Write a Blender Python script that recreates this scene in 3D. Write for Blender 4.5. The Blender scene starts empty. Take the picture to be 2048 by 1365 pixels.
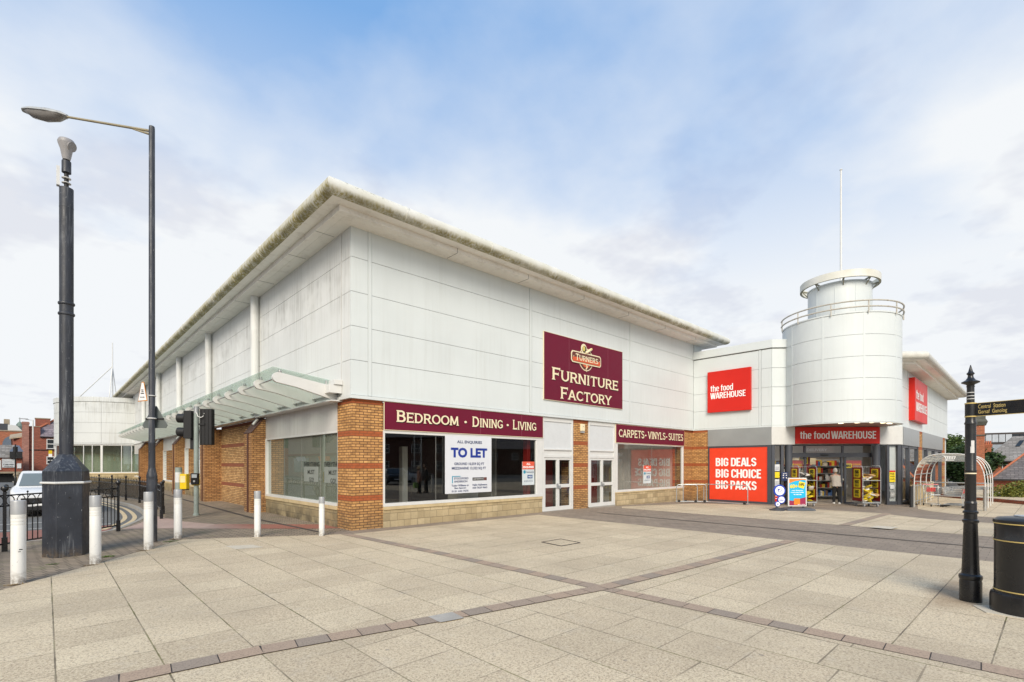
import bpy, bmesh, math, random
from mathutils import Matrix, Vector, noise as mnoise
R = math.radians
random.seed(7)
sc = bpy.context.scene
col = sc.collection

# ---------------------------------------------------------------- helpers
def tag(o, label=None, cat=None, group=None, kind=None):
    if label: o['label'] = label
    if cat: o['category'] = cat
    if group: o['group'] = group
    if kind: o['kind'] = kind
    return o

def root(name, label, cat, loc=(0, 0, 0), rz=0.0, group=None):
    o = bpy.data.objects.new(name, None); col.objects.link(o)
    o.location = loc; o.rotation_euler = (0, 0, rz); o.empty_display_size = .2
    return tag(o, label, cat, group)

def topmat(o):
    while o.parent: o = o.parent
    return Matrix.Translation(o.location) @ Matrix.Rotation(o.rotation_euler.z, 4, 'Z')

def copy_tree(o, loc, rz, label=None, parent=None):
    c = o.copy(); col.objects.link(c)
    if parent is None:
        c.location = loc; c.rotation_euler = (0, 0, rz)
        if label: c['label'] = label
    else: c.parent = parent
    for ch in list(o.children): copy_tree(ch, None, None, None, c)
    return c

class MB:
    def __init__(s): s.v = []; s.f = []; s.mi = []; s.cur = 0; s.off = 0
    def add(s, vs, fs):
        b = len(s.v); s.v += [tuple(p) for p in vs]
        for f in fs: s.f.append([b + i for i in f]); s.mi.append(s.cur)
        return s
    def box(s, x0, x1, y0, y1, z0, z1):
        if x1 < x0: x0, x1 = x1, x0
        if y1 < y0: y0, y1 = y1, y0
        if z1 < z0: z0, z1 = z1, z0
        return s.add([(x0,y0,z0),(x1,y0,z0),(x1,y1,z0),(x0,y1,z0),(x0,y0,z1),(x1,y0,z1),(x1,y1,z1),(x0,y1,z1)],
              [(0,3,2,1),(4,5,6,7),(0,1,5,4),(1,2,6,5),(2,3,7,6),(3,0,4,7)])
    def poly(s, pts): return s.add(pts, [tuple(range(len(pts)))])
    def prism(s, pts, z0, z1, cap=True):
        a = sum(pts[i][0]*pts[(i+1) % len(pts)][1]-pts[(i+1) % len(pts)][0]*pts[i][1] for i in range(len(pts)))
        if a < 0: pts = pts[::-1]
        n = len(pts)
        vs = [(p[0], p[1], z0) for p in pts] + [(p[0], p[1], z1) for p in pts]
        fs = [(i, (i+1) % n, n+(i+1) % n, n+i) for i in range(n)]
        if cap: fs += [tuple(range(n-1, -1, -1)), tuple(range(n, 2*n))]
        return s.add(vs, fs)
    def ext(s, prof, ax, a, b):
        """profile of (p,z) points extruded along axis ax ('x': p is y, 'y': p is x)"""
        n = len(prof); vs = []
        for t in (a, b):
            for p, z in prof: vs.append((t, p, z) if ax == 'x' else (p, t, z))
        return s.add(vs, [(i, (i+1) % n, n+(i+1) % n, n+i) for i in range(n)] + [tuple(range(n-1, -1, -1)), tuple(range(n, 2*n))])
    def tube(s, path, r, n=8, closed=False, r2=None):
        P = [Vector(p) for p in path]; m = len(P); rings = []
        for i, p in enumerate(P):
            if closed: d = P[(i+1) % m]-P[i-1]
            else: d = P[min(i+1, m-1)]-P[max(i-1, 0)]
            d.normalize(); up = Vector((0, 0, 1)) if abs(d.z) < .95 else Vector((1, 0, 0))
            a = d.cross(up).normalized(); b = a.cross(d).normalized()
            rr = r if r2 is None else r+(r2-r)*i/(m-1)
            rings.append([p+a*rr*math.cos(2*math.pi*k/n)+b*rr*math.sin(2*math.pi*k/n) for k in range(n)])
        vs = [q for g in rings for q in g]; fs = []
        for i in range(m if closed else m-1):
            j = (i+1) % m
            for k in range(n): fs.append((i*n+k, i*n+(k+1) % n, j*n+(k+1) % n, j*n+k))
        if not closed: fs += [tuple(range(n-1, -1, -1)), tuple((m-1)*n+k for k in range(n))]
        return s.add(vs, fs)
    def lathe(s, cx, cy, prof, n=24, a0=0.0, a1=None):
        full = a1 is None; a1 = 2*math.pi if full else a1
        k = n if full else n+1; vs = []
        for r, z in prof:
            for i in range(k):
                a = a0+(a1-a0)*i/n; vs.append((cx+r*math.cos(a), cy+r*math.sin(a), z))
        fs = []
        for j in range(len(prof)-1):
            for i in range(n):
                i2 = (i+1) % k; fs.append((j*k+i, j*k+i2, (j+1)*k+i2, (j+1)*k+i))
        if full:
            if prof[0][0] > 1e-4: fs.append(tuple(range(k-1, -1, -1)))
            if prof[-1][0] > 1e-4: fs.append(tuple((len(prof)-1)*k+i for i in range(k)))
        return s.add(vs, fs)
    def cyl(s, x, y, z0, z1, r, n=20, r2=None): return s.lathe(x, y, [(r, z0), (r if r2 is None else r2, z1)], n)
    def disc(s, x, y, z, r, y2, n=24, rz=None):
        """disc with thickness in the local XZ plane, from y to y2"""
        rz = rz or r
        vs = [(x+r*math.cos(2*math.pi*i/n), q, z+rz*math.sin(2*math.pi*i/n)) for q in (y, y2) for i in range(n)]
        return s.add(vs, [(i, (i+1) % n, n+(i+1) % n, n+i) for i in range(n)] + [tuple(range(n-1, -1, -1)), tuple(range(n, 2*n))])
    def arc(s, cx, cy, R0, R1, a0, a1, z0, z1, n=24):
        """curved wall slab between radii R0<R1"""
        vs = []; 
        for i in range(n+1):
            a = a0+(a1-a0)*i/n; c, q = math.cos(a), math.sin(a)
            vs += [(cx+R0*c, cy+R0*q, z0), (cx+R1*c, cy+R1*q, z0), (cx+R1*c, cy+R1*q, z1), (cx+R0*c, cy+R0*q, z1)]
        fs = []
        for i in range(n):
            b = i*4
            for k in range(4): fs.append((b+k, b+4+k, b+4+(k+1) % 4, b+(k+1) % 4))
        fs += [(0, 1, 2, 3), (n*4+3, n*4+2, n*4+1, n*4)]
        return s.add(vs, fs)
    def loft(s, secs, closed_ring=True, caps=True):
        n = len(secs[0]); vs = [p for q in secs for p in q]; fs = []
        for j in range(len(secs)-1):
            for i in range(n if closed_ring else n-1):
                i2 = (i+1) % n; fs.append((j*n+i, j*n+i2, (j+1)*n+i2, (j+1)*n+i))
        if caps: fs += [tuple(range(n-1, -1, -1)), tuple((len(secs)-1)*n+i for i in range(n))]
        return s.add(vs, fs)
    def xf(s, M): s.v = [tuple(M @ Vector(p)) for p in s.v]; return s
    def out(s, name, mats, parent=None, local=False, smooth=False, bevel=0, kind=None):
        vs = s.v
        if parent is not None and not local:
            I = topmat(parent).inverted(); vs = [tuple(I @ Vector(p)) for p in vs]
        me = bpy.data.meshes.new(name); me.from_pydata(vs, [], s.f)
        if not isinstance(mats, (list, tuple)): mats = [mats]
        for m in mats: me.materials.append(m)
        me.polygons.foreach_set('material_index', s.mi)
        bm = bmesh.new(); bm.from_mesh(me); bmesh.ops.recalc_face_normals(bm, faces=bm.faces); bm.to_mesh(me); bm.free()
        if smooth:
            me.polygons.foreach_set('use_smooth', [True]*len(me.polygons))
            try: me.set_sharp_from_angle(angle=R(38))
            except Exception: pass
        o = bpy.data.objects.new(name, me); col.objects.link(o)
        if parent is not None: o.parent = parent
        if bevel:
            b = o.modifiers.new('b', 'BEVEL'); b.width = bevel; b.segments = 2; b.limit_method = 'ANGLE'
        if kind: o['kind'] = kind
        return o

# ---------------------------------------------------------------- node helpers
class NT:
    def __init__(s, name, world=False):
        if world: s.o = bpy.data.worlds.new(name)
        else: s.o = bpy.data.materials.new(name)
        s.o.use_nodes = True; s.t = s.o.node_tree; s.t.nodes.clear()
    def n(s, typ, **kw):
        x = s.t.nodes.new(typ)
        for k, v in kw.items(): setattr(x, k, v)
        return x
    def put(s, sock, v):
        if v is None: return
        if hasattr(v, 'is_linked') or isinstance(v, bpy.types.NodeSocket): s.t.links.new(v, sock)
        elif isinstance(v, (tuple, list)) and len(v) == 3 and sock.type == 'RGBA': sock.default_value = (*v, 1)
        else: sock.default_value = v
    def m(s, op, a, b=None, c=None, clamp=False):
        x = s.n('ShaderNodeMath', operation=op, use_clamp=clamp)
        for i, v in enumerate((a, b, c)): s.put(x.inputs[i], v)
        return x.outputs[0]
    def vm(s, op, a, b=None):
        x = s.n('ShaderNodeVectorMath', operation=op); s.put(x.inputs[0], a); s.put(x.inputs[1], b); return x.outputs[0]
    def pos(s): return s.n('ShaderNodeNewGeometry').outputs['Position']
    def obj(s): return s.n('ShaderNodeTexCoord').outputs['Object']
    def sep(s, v): x = s.n('ShaderNodeSeparateXYZ'); s.put(x.inputs[0], v); return x.outputs
    def comb(s, a, b, c=0.0):
        x = s.n('ShaderNodeCombineXYZ')
        for i, v in enumerate((a, b, c)): s.put(x.inputs[i], v)
        return x.outputs[0]
    def noise(s, vec, scale, detail=3.0, rough=.5, scalev=None):
        if scalev:
            mp = s.n('ShaderNodeMapping'); s.put(mp.inputs[0], vec); mp.inputs['Scale'].default_value = scalev; vec = mp.outputs[0]
        x = s.n('ShaderNodeTexNoise'); s.put(x.inputs['Vector'], vec); x.inputs['Scale'].default_value = scale
        x.inputs['Detail'].default_value = detail; x.inputs['Roughness'].default_value = rough
        return x.outputs['Fac']
    def white(s, vec): x = s.n('ShaderNodeTexWhiteNoise'); s.put(x.inputs[0], vec); return x.outputs['Value']
    def mix(s, f, a, b, mode='MIX'):
        x = s.n('ShaderNodeMix', data_type='RGBA', blend_type=mode); s.put(x.inputs[0], f); s.put(x.inputs[6], a); s.put(x.inputs[7], b); return x.outputs[2]
    def ramp(s, f, a, b, ca=0.0, cb=1.0):
        x = s.n('ShaderNodeMapRange'); x.clamp = True; s.put(x.inputs[0], f)
        for i, v in ((1, a), (2, b), (3, ca), (4, cb)): s.put(x.inputs[i], v)
        return x.outputs[0]
    def bump(s, h, strength=.3, dist=.01):
        x = s.n('ShaderNodeBump'); s.put(x.inputs['Height'], h); x.inputs['Strength'].default_value = strength; x.inputs['Distance'].default_value = dist; return x.outputs[0]
    def bsdf(s, color, rough=.6, metal=0.0, normal=None, **kw):
        b = s.n('ShaderNodeBsdfPrincipled'); s.put(b.inputs['Base Color'], color); s.put(b.inputs['Roughness'], rough); s.put(b.inputs['Metallic'], metal)
        if normal: s.put(b.inputs['Normal'], normal)
        for k, v in kw.items(): s.put(b.inputs[k.replace('_', ' ')], v)
        o = s.n('ShaderNodeOutputMaterial'); s.t.links.new(b.outputs[0], o.inputs[0]); return s.o

def mul(c, k): return tuple(x*k for x in c)

def pm(name, c, rough=.55, metal=0.0, var=.12, scale=3.0, fine=0.0, dirt=0.0, dirtc=(.12, .10, .07), spec=.5, bump=0.0):
    """painted / plain surface: colour with broad variation, fine grain, and patchy dirt"""
    t = NT(name); p = t.obj()
    n1 = t.noise(p, scale, 4.0, .6)
    cc = t.mix(t.ramp(n1, .3, .7), mul(c, 1-var), mul(c, 1+var*.6))
    if fine: cc = t.mix(t.ramp(t.noise(p, 60.0, 2.0), .35, .7, 0.0, fine), cc, mul(c, .45))
    if dirt:
        d = t.ramp(t.noise(p, scale*2.3, 6.0, .75), .52, .68, 0.0, dirt); cc = t.mix(d, cc, dirtc)
    r = t.ramp(n1, .2, .8, max(rough-.08, .02), min(rough+.1, 1))
    nb = t.bump(t.noise(p, 40.0, 3.0), bump, .01) if bump else None
    return t.bsdf(cc, r, metal, nb, Specular_IOR_Level=spec)

def emis(name, c, s):
    t = NT(name); e = t.n('ShaderNodeEmission'); e.inputs[0].default_value = (*c, 1); e.inputs[1].default_value = s
    o = t.n('ShaderNodeOutputMaterial'); t.t.links.new(e.outputs[0], o.inputs[0]); return t.o

def glassm(name, tint=(.75, .82, .8), refl=1.0, rough=0.0, base=.0, bc=(.5, .5, .5)):
    """thin sheet glass: tinted see-through plus a mirror reflection that grows at grazing angles"""
    t = NT(name); tr = t.n('ShaderNodeBsdfTransparent'); tr.inputs[0].default_value = (*tint, 1)
    gl = t.n('ShaderNodeBsdfGlossy'); gl.inputs['Roughness'].default_value = rough; gl.inputs[0].default_value = (.95, .97, .97, 1)
    wv = t.noise(t.pos(), .45, 1.0); nb = t.bump(wv, .12, .02); t.put(gl.inputs['Normal'], nb)
    g = t.n('ShaderNodeNewGeometry'); dt = t.n('ShaderNodeVectorMath', operation='DOT_PRODUCT'); t.put(dt.inputs[0], g.outputs['Normal']); t.put(dt.inputs[1], g.outputs['Incoming'])
    k = t.m('POWER', t.m('SUBTRACT', 1.0, t.m('ABSOLUTE', dt.outputs['Value'])), 5.0)
    f = t.m('MULTIPLY', t.m('ADD', t.m('MULTIPLY', k, .96), .04), 1.9*refl, clamp=True)
    mx = t.n('ShaderNodeMixShader'); t.put(mx.inputs[0], f)
    src = tr.outputs[0]
    if base:
        df = t.n('ShaderNodeBsdfDiffuse'); df.inputs[0].default_value = (*bc, 1)
        m0 = t.n('ShaderNodeMixShader'); m0.inputs[0].default_value = base
        t.t.links.new(src, m0.inputs[1]); t.t.links.new(df.outputs[0], m0.inputs[2]); src = m0.outputs[0]
    t.t.links.new(src, mx.inputs[1]); t.t.links.new(gl.outputs[0], mx.inputs[2])
    o = t.n('ShaderNodeOutputMaterial'); t.t.links.new(mx.outputs[0], o.inputs[0]); return t.o

def walluv(t):
    g = t.n('ShaderNodeNewGeometry'); P = t.sep(g.outputs['Position']); N = t.sep(g.outputs['True Normal'])
    u = t.m('ADD', t.m('MULTIPLY', P[0], t.m('MULTIPLY', N[1], -1.0)), t.m('MULTIPLY', P[1], N[0]))
    return u, P[2], P

def brickm(name, c1, c2, mort, bw=.225, rh=.075, z0=.05, bands=False, grime=.5, ms=.010, off=.5, band=(.40, .105, .035)):
    t = NT(name); u, z, P = walluv(t)
    b = t.n('ShaderNodeTexBrick'); b.offset = off; t.put(b.inputs['Vector'], t.comb(u, t.m('SUBTRACT', z, z0)))
    for k, v in (('Scale', 1.0), ('Brick Width', bw), ('Row Height', rh), ('Mortar Size', ms), ('Mortar Smooth', .15), ('Bias', 0.0)): b.inputs[k].default_value = v
    b.inputs['Color1'].default_value = (*c1, 1); b.inputs['Color2'].default_value = (*c2, 1); b.inputs['Mortar'].default_value = (*mort, 1)
    # per-brick tone
    row = t.m('FLOOR', t.m('DIVIDE', t.m('SUBTRACT', z, z0), rh)); odd = t.m('FRACT', t.m('MULTIPLY', row, .5))
    cell = t.comb(t.m('FLOOR', t.m('ADD', t.m('DIVIDE', u, bw), t.m('MULTIPLY', odd, 2*off))), row)
    w1 = t.white(cell); c = t.mix(t.ramp(w1, .5, 1.0, 0, .6), b.outputs['Color'], mul(c2, .62)); c = t.mix(t.ramp(w1, .35, 0, 0, .45), c, tuple(min(x*1.35+.03, 1) for x in c1))
    pos = t.pos()
    c = t.mix(t.ramp(t.noise(pos, 25.0, 4.0, .7), .35, .75, 0, .35), c, mul(c2, .6))
    c = t.mix(t.m('MULTIPLY', b.outputs['Fac'], 1.0), c, mort)
    if bands:
        fr = t.m('FRACT', t.m('DIVIDE', t.m('SUBTRACT', z, .80), .9))
        k = t.m('MULTIPLY', t.m('LESS_THAN', fr, .15/.9), t.m('GREATER_THAN', z, .5))
        red = t.mix(t.ramp(t.noise(pos, 9.0, 4.0), .3, .7), band, mul(band, .72))
        red = t.mix(t.m('MULTIPLY', b.outputs['Fac'], .55), red, mort)
        c = t.mix(k, c, red)
    if grime:
        g = t.m('MULTIPLY', t.ramp(z, 0.0, .8, 1.0, 0.0), t.ramp(t.noise(pos, 1.6, 5.0, .65), .25, .6))
        c = t.mix(t.m('MULTIPLY', g, grime), c, (.085, .07, .045))
    h = t.m('SUBTRACT', 1.0, b.outputs['Fac'])
    return t.bsdf(c, .85, 0.0, t.bump(h, .6, .006))

def cladm(name, c=(.66, .66, .635), streak=.25, heavy=0.0, ztop=8.3, green=0.0):
    """painted metal cladding with rain streaks below the joints"""
    t = NT(name); pos = t.pos(); P = t.sep(pos)
    cc = t.mix(t.ramp(t.noise(pos, .6, 3.0), .3, .7), mul(c, .95), mul(c, 1.03))
    st = t.noise(pos, 1.0, 4.0, .6, scalev=(9.0, 9.0, .35))
    st2 = t.noise(pos, .5, 3.0, .5)
    k = t.m('MULTIPLY', t.ramp(st, .48, .72, 0, streak), t.ramp(st2, .35, .65))
    cc = t.mix(k, cc, (.34, .33, .27))
    if heavy:
        st3 = t.noise(pos, 1.0, 5.0, .7, scalev=(14.0, 14.0, .5))
        band = t.m('MULTIPLY', t.ramp(P[2], ztop-.2, ztop-1.0), t.ramp(P[2], ztop-2.6, ztop-1.3))
        blot = t.ramp(t.noise(pos, .9, 3.0, .6), .42, .62)
        k3 = t.m('MULTIPLY', t.m('MULTIPLY', band, blot), t.ramp(st3, .4, .62, 0, heavy))
        cc = t.mix(k3, cc, (.17, .165, .135))
    return t.bsdf(cc, t.ramp(st, .3, .7, .32, .5), 0.0, Specular_IOR_Level=.4)

def lichenm(name, amount):
    t = NT(name); g = t.n('ShaderNodeNewGeometry'); pos = g.outputs['Position']; N = t.sep(g.outputs['Normal'])
    base = t.mix(t.ramp(t.noise(pos, 1.5, 3.0), .3, .7), (.70, .70, .66), (.60, .59, .50))
    low = t.ramp(N[2], -.05, -.70)
    stk = t.noise(pos, 1.0, 5.0, .7, scalev=(16.0, 16.0, 1.2))
    k = t.m('MULTIPLY', t.m('MULTIPLY', t.m('ADD', low, amount), t.ramp(stk, .40, .60)), t.ramp(t.noise(pos, .8, 3.0), .3, .6, .35, 1.15), clamp=True)
    c = t.mix(k, base, (.33, .28, .10))
    k2 = t.m('MULTIPLY', t.ramp(t.noise(pos, 2.0, 4.0), .4, .6), t.ramp(low, .2, .9))
    c = t.mix(t.m('MULTIPLY', k2, .55), c, (.13, .11, .035))
    sp = t.ramp(t.noise(pos, 14.0, 5.0, .8), .55, .64)
    sp = t.m('MULTIPLY', sp, t.ramp(N[2], .1, .6))
    sp = t.m('MULTIPLY', sp, t.ramp(t.noise(pos, 1.1, 2.0), .35, .55))
    c = t.mix(sp, c, (.05, .055, .035))
    return t.bsdf(c, .7)

def slabm(name, rows):
    """exposed-aggregate concrete slabs; continuous joints run along Y (rows=False) or along X (rows=True)"""
    t = NT(name); pos = t.pos(); P = t.sep(pos)
    a, b = (P[1], P[0]) if rows else (P[0], P[1])
    sk = t.m('ADD', a, t.m('MULTIPLY', b, .02 if rows else 0.0))
    u = t.m('DIVIDE', t.m('ADD', sk, 6.03), .725)
    ci = t.m('FLOOR', u); fu = t.m('FRACT', u)
    hs = t.m('FRACT', t.m('MULTIPLY', t.m('SINE', t.m('MULTIPLY', ci, 12.99)), 437.5))
    v = t.m('ADD', t.m('DIVIDE', b, .69), t.m('MULTIPLY', hs, .9)); ri = t.m('FLOOR', v); fv = t.m('FRACT', v)
    du = t.m('MULTIPLY', t.m('MINIMUM', fu, t.m('SUBTRACT', 1.0, fu)), .725)
    dv = t.m('MULTIPLY', t.m('MINIMUM', fv, t.m('SUBTRACT', 1.0, fv)), .69)
    wob = t.noise(pos, 6.0, 3.0)
    wu = t.m('MULTIPLY', wob, .013); wv = t.m('MULTIPLY', t.ramp(t.noise(pos, 2.2, 2.0), .3, .6, .3, 1.0), .0085)
    ju = t.m('LESS_THAN', du, wu); jv = t.m('LESS_THAN', dv, wv)
    tone = t.white(t.comb(ci, ri, 3.0)); tone2 = t.white(t.comb(ci, ri, 8.0))
    c = t.mix(tone, (.54, .44, .295), (.68, .565, .385))
    c = t.mix(t.m('MULTIPLY', tone2, .4), c, (.60, .475, .32))
    g1 = t.noise(pos, 110.0, 2.0, .6); g2 = t.noise(pos, 42.0, 2.0, .8)
    c = t.mix(t.ramp(g2, .52, .62, 0, .58), c, (.19, .135, .095)); c = t.mix(t.ramp(g2, .45, .36, 0, .5), c, (.74, .66, .46))
    c = t.mix(t.ramp(g1, .55, .68, 0, .55), c, (.17, .135, .105))
    c = t.mix(t.ramp(g1, .42, .34, 0, .5), c, (.68, .60, .48))
    c = t.mix(t.ramp(t.noise(pos, .55, 5.0, .6), .42, .68, 0, .42), c, (.33, .265, .185))
    c = t.mix(t.ramp(t.noise(pos, 3.5, 5.0, .7), .55, .75, 0, .3), c, (.58, .52, .42))
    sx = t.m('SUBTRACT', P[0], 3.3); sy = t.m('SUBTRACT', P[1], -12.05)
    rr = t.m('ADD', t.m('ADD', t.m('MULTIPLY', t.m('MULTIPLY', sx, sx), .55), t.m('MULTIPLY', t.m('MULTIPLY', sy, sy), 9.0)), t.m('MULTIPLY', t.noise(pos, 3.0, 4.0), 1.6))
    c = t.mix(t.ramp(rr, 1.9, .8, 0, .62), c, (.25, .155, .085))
    vo = t.n('ShaderNodeTexVoronoi'); t.put(vo.inputs['Vector'], pos); vo.inputs['Scale'].default_value = 2.3
    gum = t.m('MULTIPLY', t.m('LESS_THAN', vo.outputs['Distance'], .055), t.m('GREATER_THAN', t.noise(pos, .5, 2.0), .52))
    c = t.mix(t.m('MULTIPLY', gum, .55), c, (.20, .175, .15))
    moss = t.mix(t.ramp(t.noise(pos, 1.3, 3.0), .45, .6), (.095, .075, .05), (.13, .125, .03))
    fade = t.ramp(t.noise(t.vm('ADD', pos, (9.0, 2.0, 0.0)), 1.1, 3.0), .38, .6, .25, 1.0)
    c = t.mix(t.m('MULTIPLY', t.m('MULTIPLY', jv, .8), fade), c, (.17, .135, .09)); c = t.mix(t.m('MULTIPLY', ju, t.ramp(fade, .25, 1.0, .5, .92)), c, moss)
    h = t.m('SUBTRACT', t.m('MULTIPLY', g1, .25), t.m('MAXIMUM', ju, t.m('MULTIPLY', jv, .6)))
    return t.bsdf(c, .88, 0.0, t.bump(h, .5, .006))

def paverm(name, c1, c2, mort, bw=.2, rh=.1, rot=0.0, ms=.006, moss=.0, wet=0.0):
    t = NT(name); pos = t.pos()
    mp = t.n('ShaderNodeMapping'); t.put(mp.inputs[0], pos); mp.inputs['Rotation'].default_value = (0, 0, rot)
    b = t.n('ShaderNodeTexBrick'); b.offset = .5; t.put(b.inputs['Vector'], mp.outputs[0])
    for k, v in (('Scale', 1.0), ('Brick Width', bw), ('Row Height', rh), ('Mortar Size', ms), ('Mortar Smooth', .2), ('Bias', -.1)): b.inputs[k].default_value = v
    b.inputs['Color1'].default_value = (*c1, 1); b.inputs['Color2'].default_value = (*c2, 1); b.inputs['Mortar'].default_value = (*mort, 1)
    c = t.mix(t.ramp(t.noise(pos, 60.0, 3.0, .7), .4, .7, 0, .5), b.outputs['Color'], mul(c1, .6))
    c = t.mix(t.ramp(t.noise(pos, .7, 5.0, .65), .4, .7, 0, .45), c, mul(c2, .62))
    if moss:
        k = t.m('MULTIPLY', t.ramp(t.noise(pos, 1.4, 4.0, .7), .54, .68), t.ramp(b.outputs['Fac'], .2, .8, .12, 1.0))
        c = t.mix(t.m('MULTIPLY', k, moss), c, (.10, .12, .022))
    return t.bsdf(c, .85, 0.0, t.bump(t.m('SUBTRACT', 1.0, b.outputs['Fac']), .5, .006))

def polem(name, c, rough, streak=.0, sc=(.3, .32, .34), chips=.0, chipc=(.5, .5, .48), base=.0, var=.12):
    t = NT(name); p = t.obj(); P = t.sep(p); cc = t.mix(t.ramp(t.noise(p, 2.5, 4.0), .3, .7), mul(c, 1-var), mul(c, 1+var))
    s1 = t.m('MULTIPLY', t.ramp(t.noise(p, 1.0, 5.0, .65, scalev=(26.0, 26.0, 1.3)), .52, .70, 0, streak), t.ramp(t.noise(p, 1.3, 2.0), .42, .6)); cc = t.mix(s1, cc, sc)
    ch = t.ramp(t.noise(p, 1.0, 4.0, .8, scalev=(30.0, 30.0, 12.0)), .66, .69, 0, chips); cc = t.mix(ch, cc, chipc)
    g = t.m('MULTIPLY', t.ramp(P[2], .0, .22, base, 0.0), t.ramp(t.noise(p, 14.0, 4.0, .7), .35, .6)); cc = t.mix(g, cc, (.13, .095, .06))
    return t.bsdf(cc, t.ramp(t.noise(p, 6.0, 3.0), .3, .7, rough-.08, rough+.12), 0.0, t.bump(t.noise(p, 18.0, 3.0), .08, .01))

# ---------------------------------------------------------------- materials
W_F = cladm('cladding_white', c=(.64, .68, .675), streak=.15)
W_L = cladm('cladding_weathered', c=(.665, .675, .66), streak=.30, heavy=.55)
W_R = cladm('cladding_clean', c=(.62, .66, .66), streak=.10)
W_ROT = cladm('cladding_rotunda', c=(.62, .64, .63), streak=.55, heavy=.5, ztop=8.6)
SOFF = pm('soffit_cream', (.84, .81, .75), .5, var=.06, scale=1.0, dirt=.25, dirtc=(.30, .25, .18))
GUT_F = lichenm('gutter_lichen', -.12); GUT_L = lichenm('gutter_moss', .72)
DARKGAP = pm('joint_dark', (.19, .19, .175), .8)
PVC = pm('white_frame_paint', (.66, .66, .64), .35, var=.04, scale=2.0, dirt=.15, dirtc=(.4, .38, .32))
WPANEL = pm('white_infill_panel', (.62, .64, .65), .4, var=.04, dirt=.08)
LPANEL = cladm('white_panel_stained', c=(.58, .57, .545), streak=.4)
BR_Y = brickm('brick_buff', (.62, .335, .115), (.47, .235, .078), (.115, .055, .025), bands=True, grime=.55, band=(.42, .105, .030))
BR_P = brickm('brick_buff_plain', (.50, .27, .10), (.37, .18, .065), (.10, .05, .025), grime=.4)
BR_W = brickm('brick_buff_light', (.66, .40, .17), (.50, .27, .10), (.10, .05, .025), bands=True, grime=.35, band=(.32, .10, .05))
STONE = brickm('plinth_stone', (.56, .45, .27), (.47, .36, .20), (.24, .19, .11), bw=.46, rh=.215, z0=-.03, grime=.35, ms=.007)
STONE_C = pm('coping_stone', (.56, .44, .25), .85, var=.15, scale=2.0, dirt=.3, dirtc=(.22, .18, .1), bump=.2)
STONE_L = brickm('plinth_stone_stained', (.47, .38, .22), (.38, .29, .15), (.16, .13, .08), bw=.46, rh=.215, z0=-.03, grime=.95, ms=.007)
MAROON = pm('sign_maroon', (.140, .006, .026), .5, var=.06, scale=1.0, spec=.25)
CREAM = pm('lettering_cream', (.80, .70, .48), .5, var=.03)
DKGREEN = pm('sign_dark_edge', (.03, .02, .015), .6)
ORANGE = pm('sign_orange', (.62, .10, .03), .5, var=.05)
BROWN = pm('sign_brown', (.12, .025, .015), .5)
RED = pm('sign_red', (.60, .020, .012), .45, var=.06, scale=.8, spec=.3)
WHITE = pm('lettering_white', (.88, .88, .87), .45, var=.02)
BLACK = pm('gloss_black_paint', (.012, .012, .013), .28, var=.2, fine=.0, dirt=.15, dirtc=(.06, .05, .04))
BLACKM = pm('matt_black', (.012, .012, .013), .6, var=.2)
ANTH = pm('shopfront_grey', (.060, .066, .080), .4, var=.06)
FASC = pm('fascia_grey', (.33, .345, .345), .38, var=.10, scale=.8, metal=.25)
FASCW = pm('fascia_white', (.60, .60, .58), .45, var=.05, dirt=.1)
DKBLUE = polem('mast_paint', (.026, .030, .040), .48, .75, (.22, .235, .25), .8, (.45, .46, .46), .7, .3)
LAMPP = polem('lamp_post_paint', (.032, .036, .046), .48, .7, (.26, .27, .28), 1.0, (.48, .48, .46), .5, .25)
GALV = pm('galvanised_steel', (.42, .44, .45), .42, .55, var=.12, scale=8.0)
STEEL = pm('brushed_steel', (.55, .55, .53), .3, .85, var=.1)
TLPOLE = pm('signal_pole_paint', (.27, .32, .295), .5, var=.1, scale=4.0, dirt=.25)
BOLW = polem('bollard_white', (.72, .72, .69), .38, .22, (.42, .38, .30), .7, (.16, .15, .14), .9, .04)
BOLG = pm('bollard_reflector', (.38, .39, .40), .35, .2, var=.1)
YEL = pm('yellow_plastic', (.72, .50, .01), .4, var=.06)
DYEL = pm('deal_yellow', (.80, .62, .02), .45, var=.03)
DRED = pm('deal_maroon', (.19, .008, .012), .45, var=.05)
BLUE = pm('to_let_blue', (.006, .030, .27), .4, var=.03)
NAVY = pm('small_print_navy', (.03, .05, .14), .5)
TEAL = pm('logo_teal', (.02, .28, .42), .4)
CYAN = pm('poster_cyan', (.01, .42, .70), .4)
PORANGE = pm('poster_orange', (.80, .22, .02), .4)
PPINK = pm('poster_burgundy', (.30, .02, .07), .4)
RBLUE = pm('roundel_blue', (.01, .05, .42), .35)
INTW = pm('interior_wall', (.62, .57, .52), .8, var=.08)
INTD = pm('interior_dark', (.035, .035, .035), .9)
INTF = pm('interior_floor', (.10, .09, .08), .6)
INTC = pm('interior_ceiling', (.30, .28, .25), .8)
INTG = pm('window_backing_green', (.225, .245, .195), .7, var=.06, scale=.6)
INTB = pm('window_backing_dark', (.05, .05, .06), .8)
REDP = pm('interior_red_post', (.30, .012, .01), .5)
GLASS = glassm('shop_glass', (.68, .72, .70), 1.45)
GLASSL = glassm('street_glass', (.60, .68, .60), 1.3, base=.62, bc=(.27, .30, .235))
GLASSR = glassm('showroom_glass', (.78, .80, .78), 1.3, base=.05, bc=(.45, .45, .42))
GLASSD = glassm('rotunda_glass', (.80, .86, .80), 1.5)
GLASSC = glassm('canopy_glass', (.90, .96, .93), .22, base=.22, bc=(.72, .86, .79))
GLASSF = glassm('clear_glass', (.86, .88, .87), .8)
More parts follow.
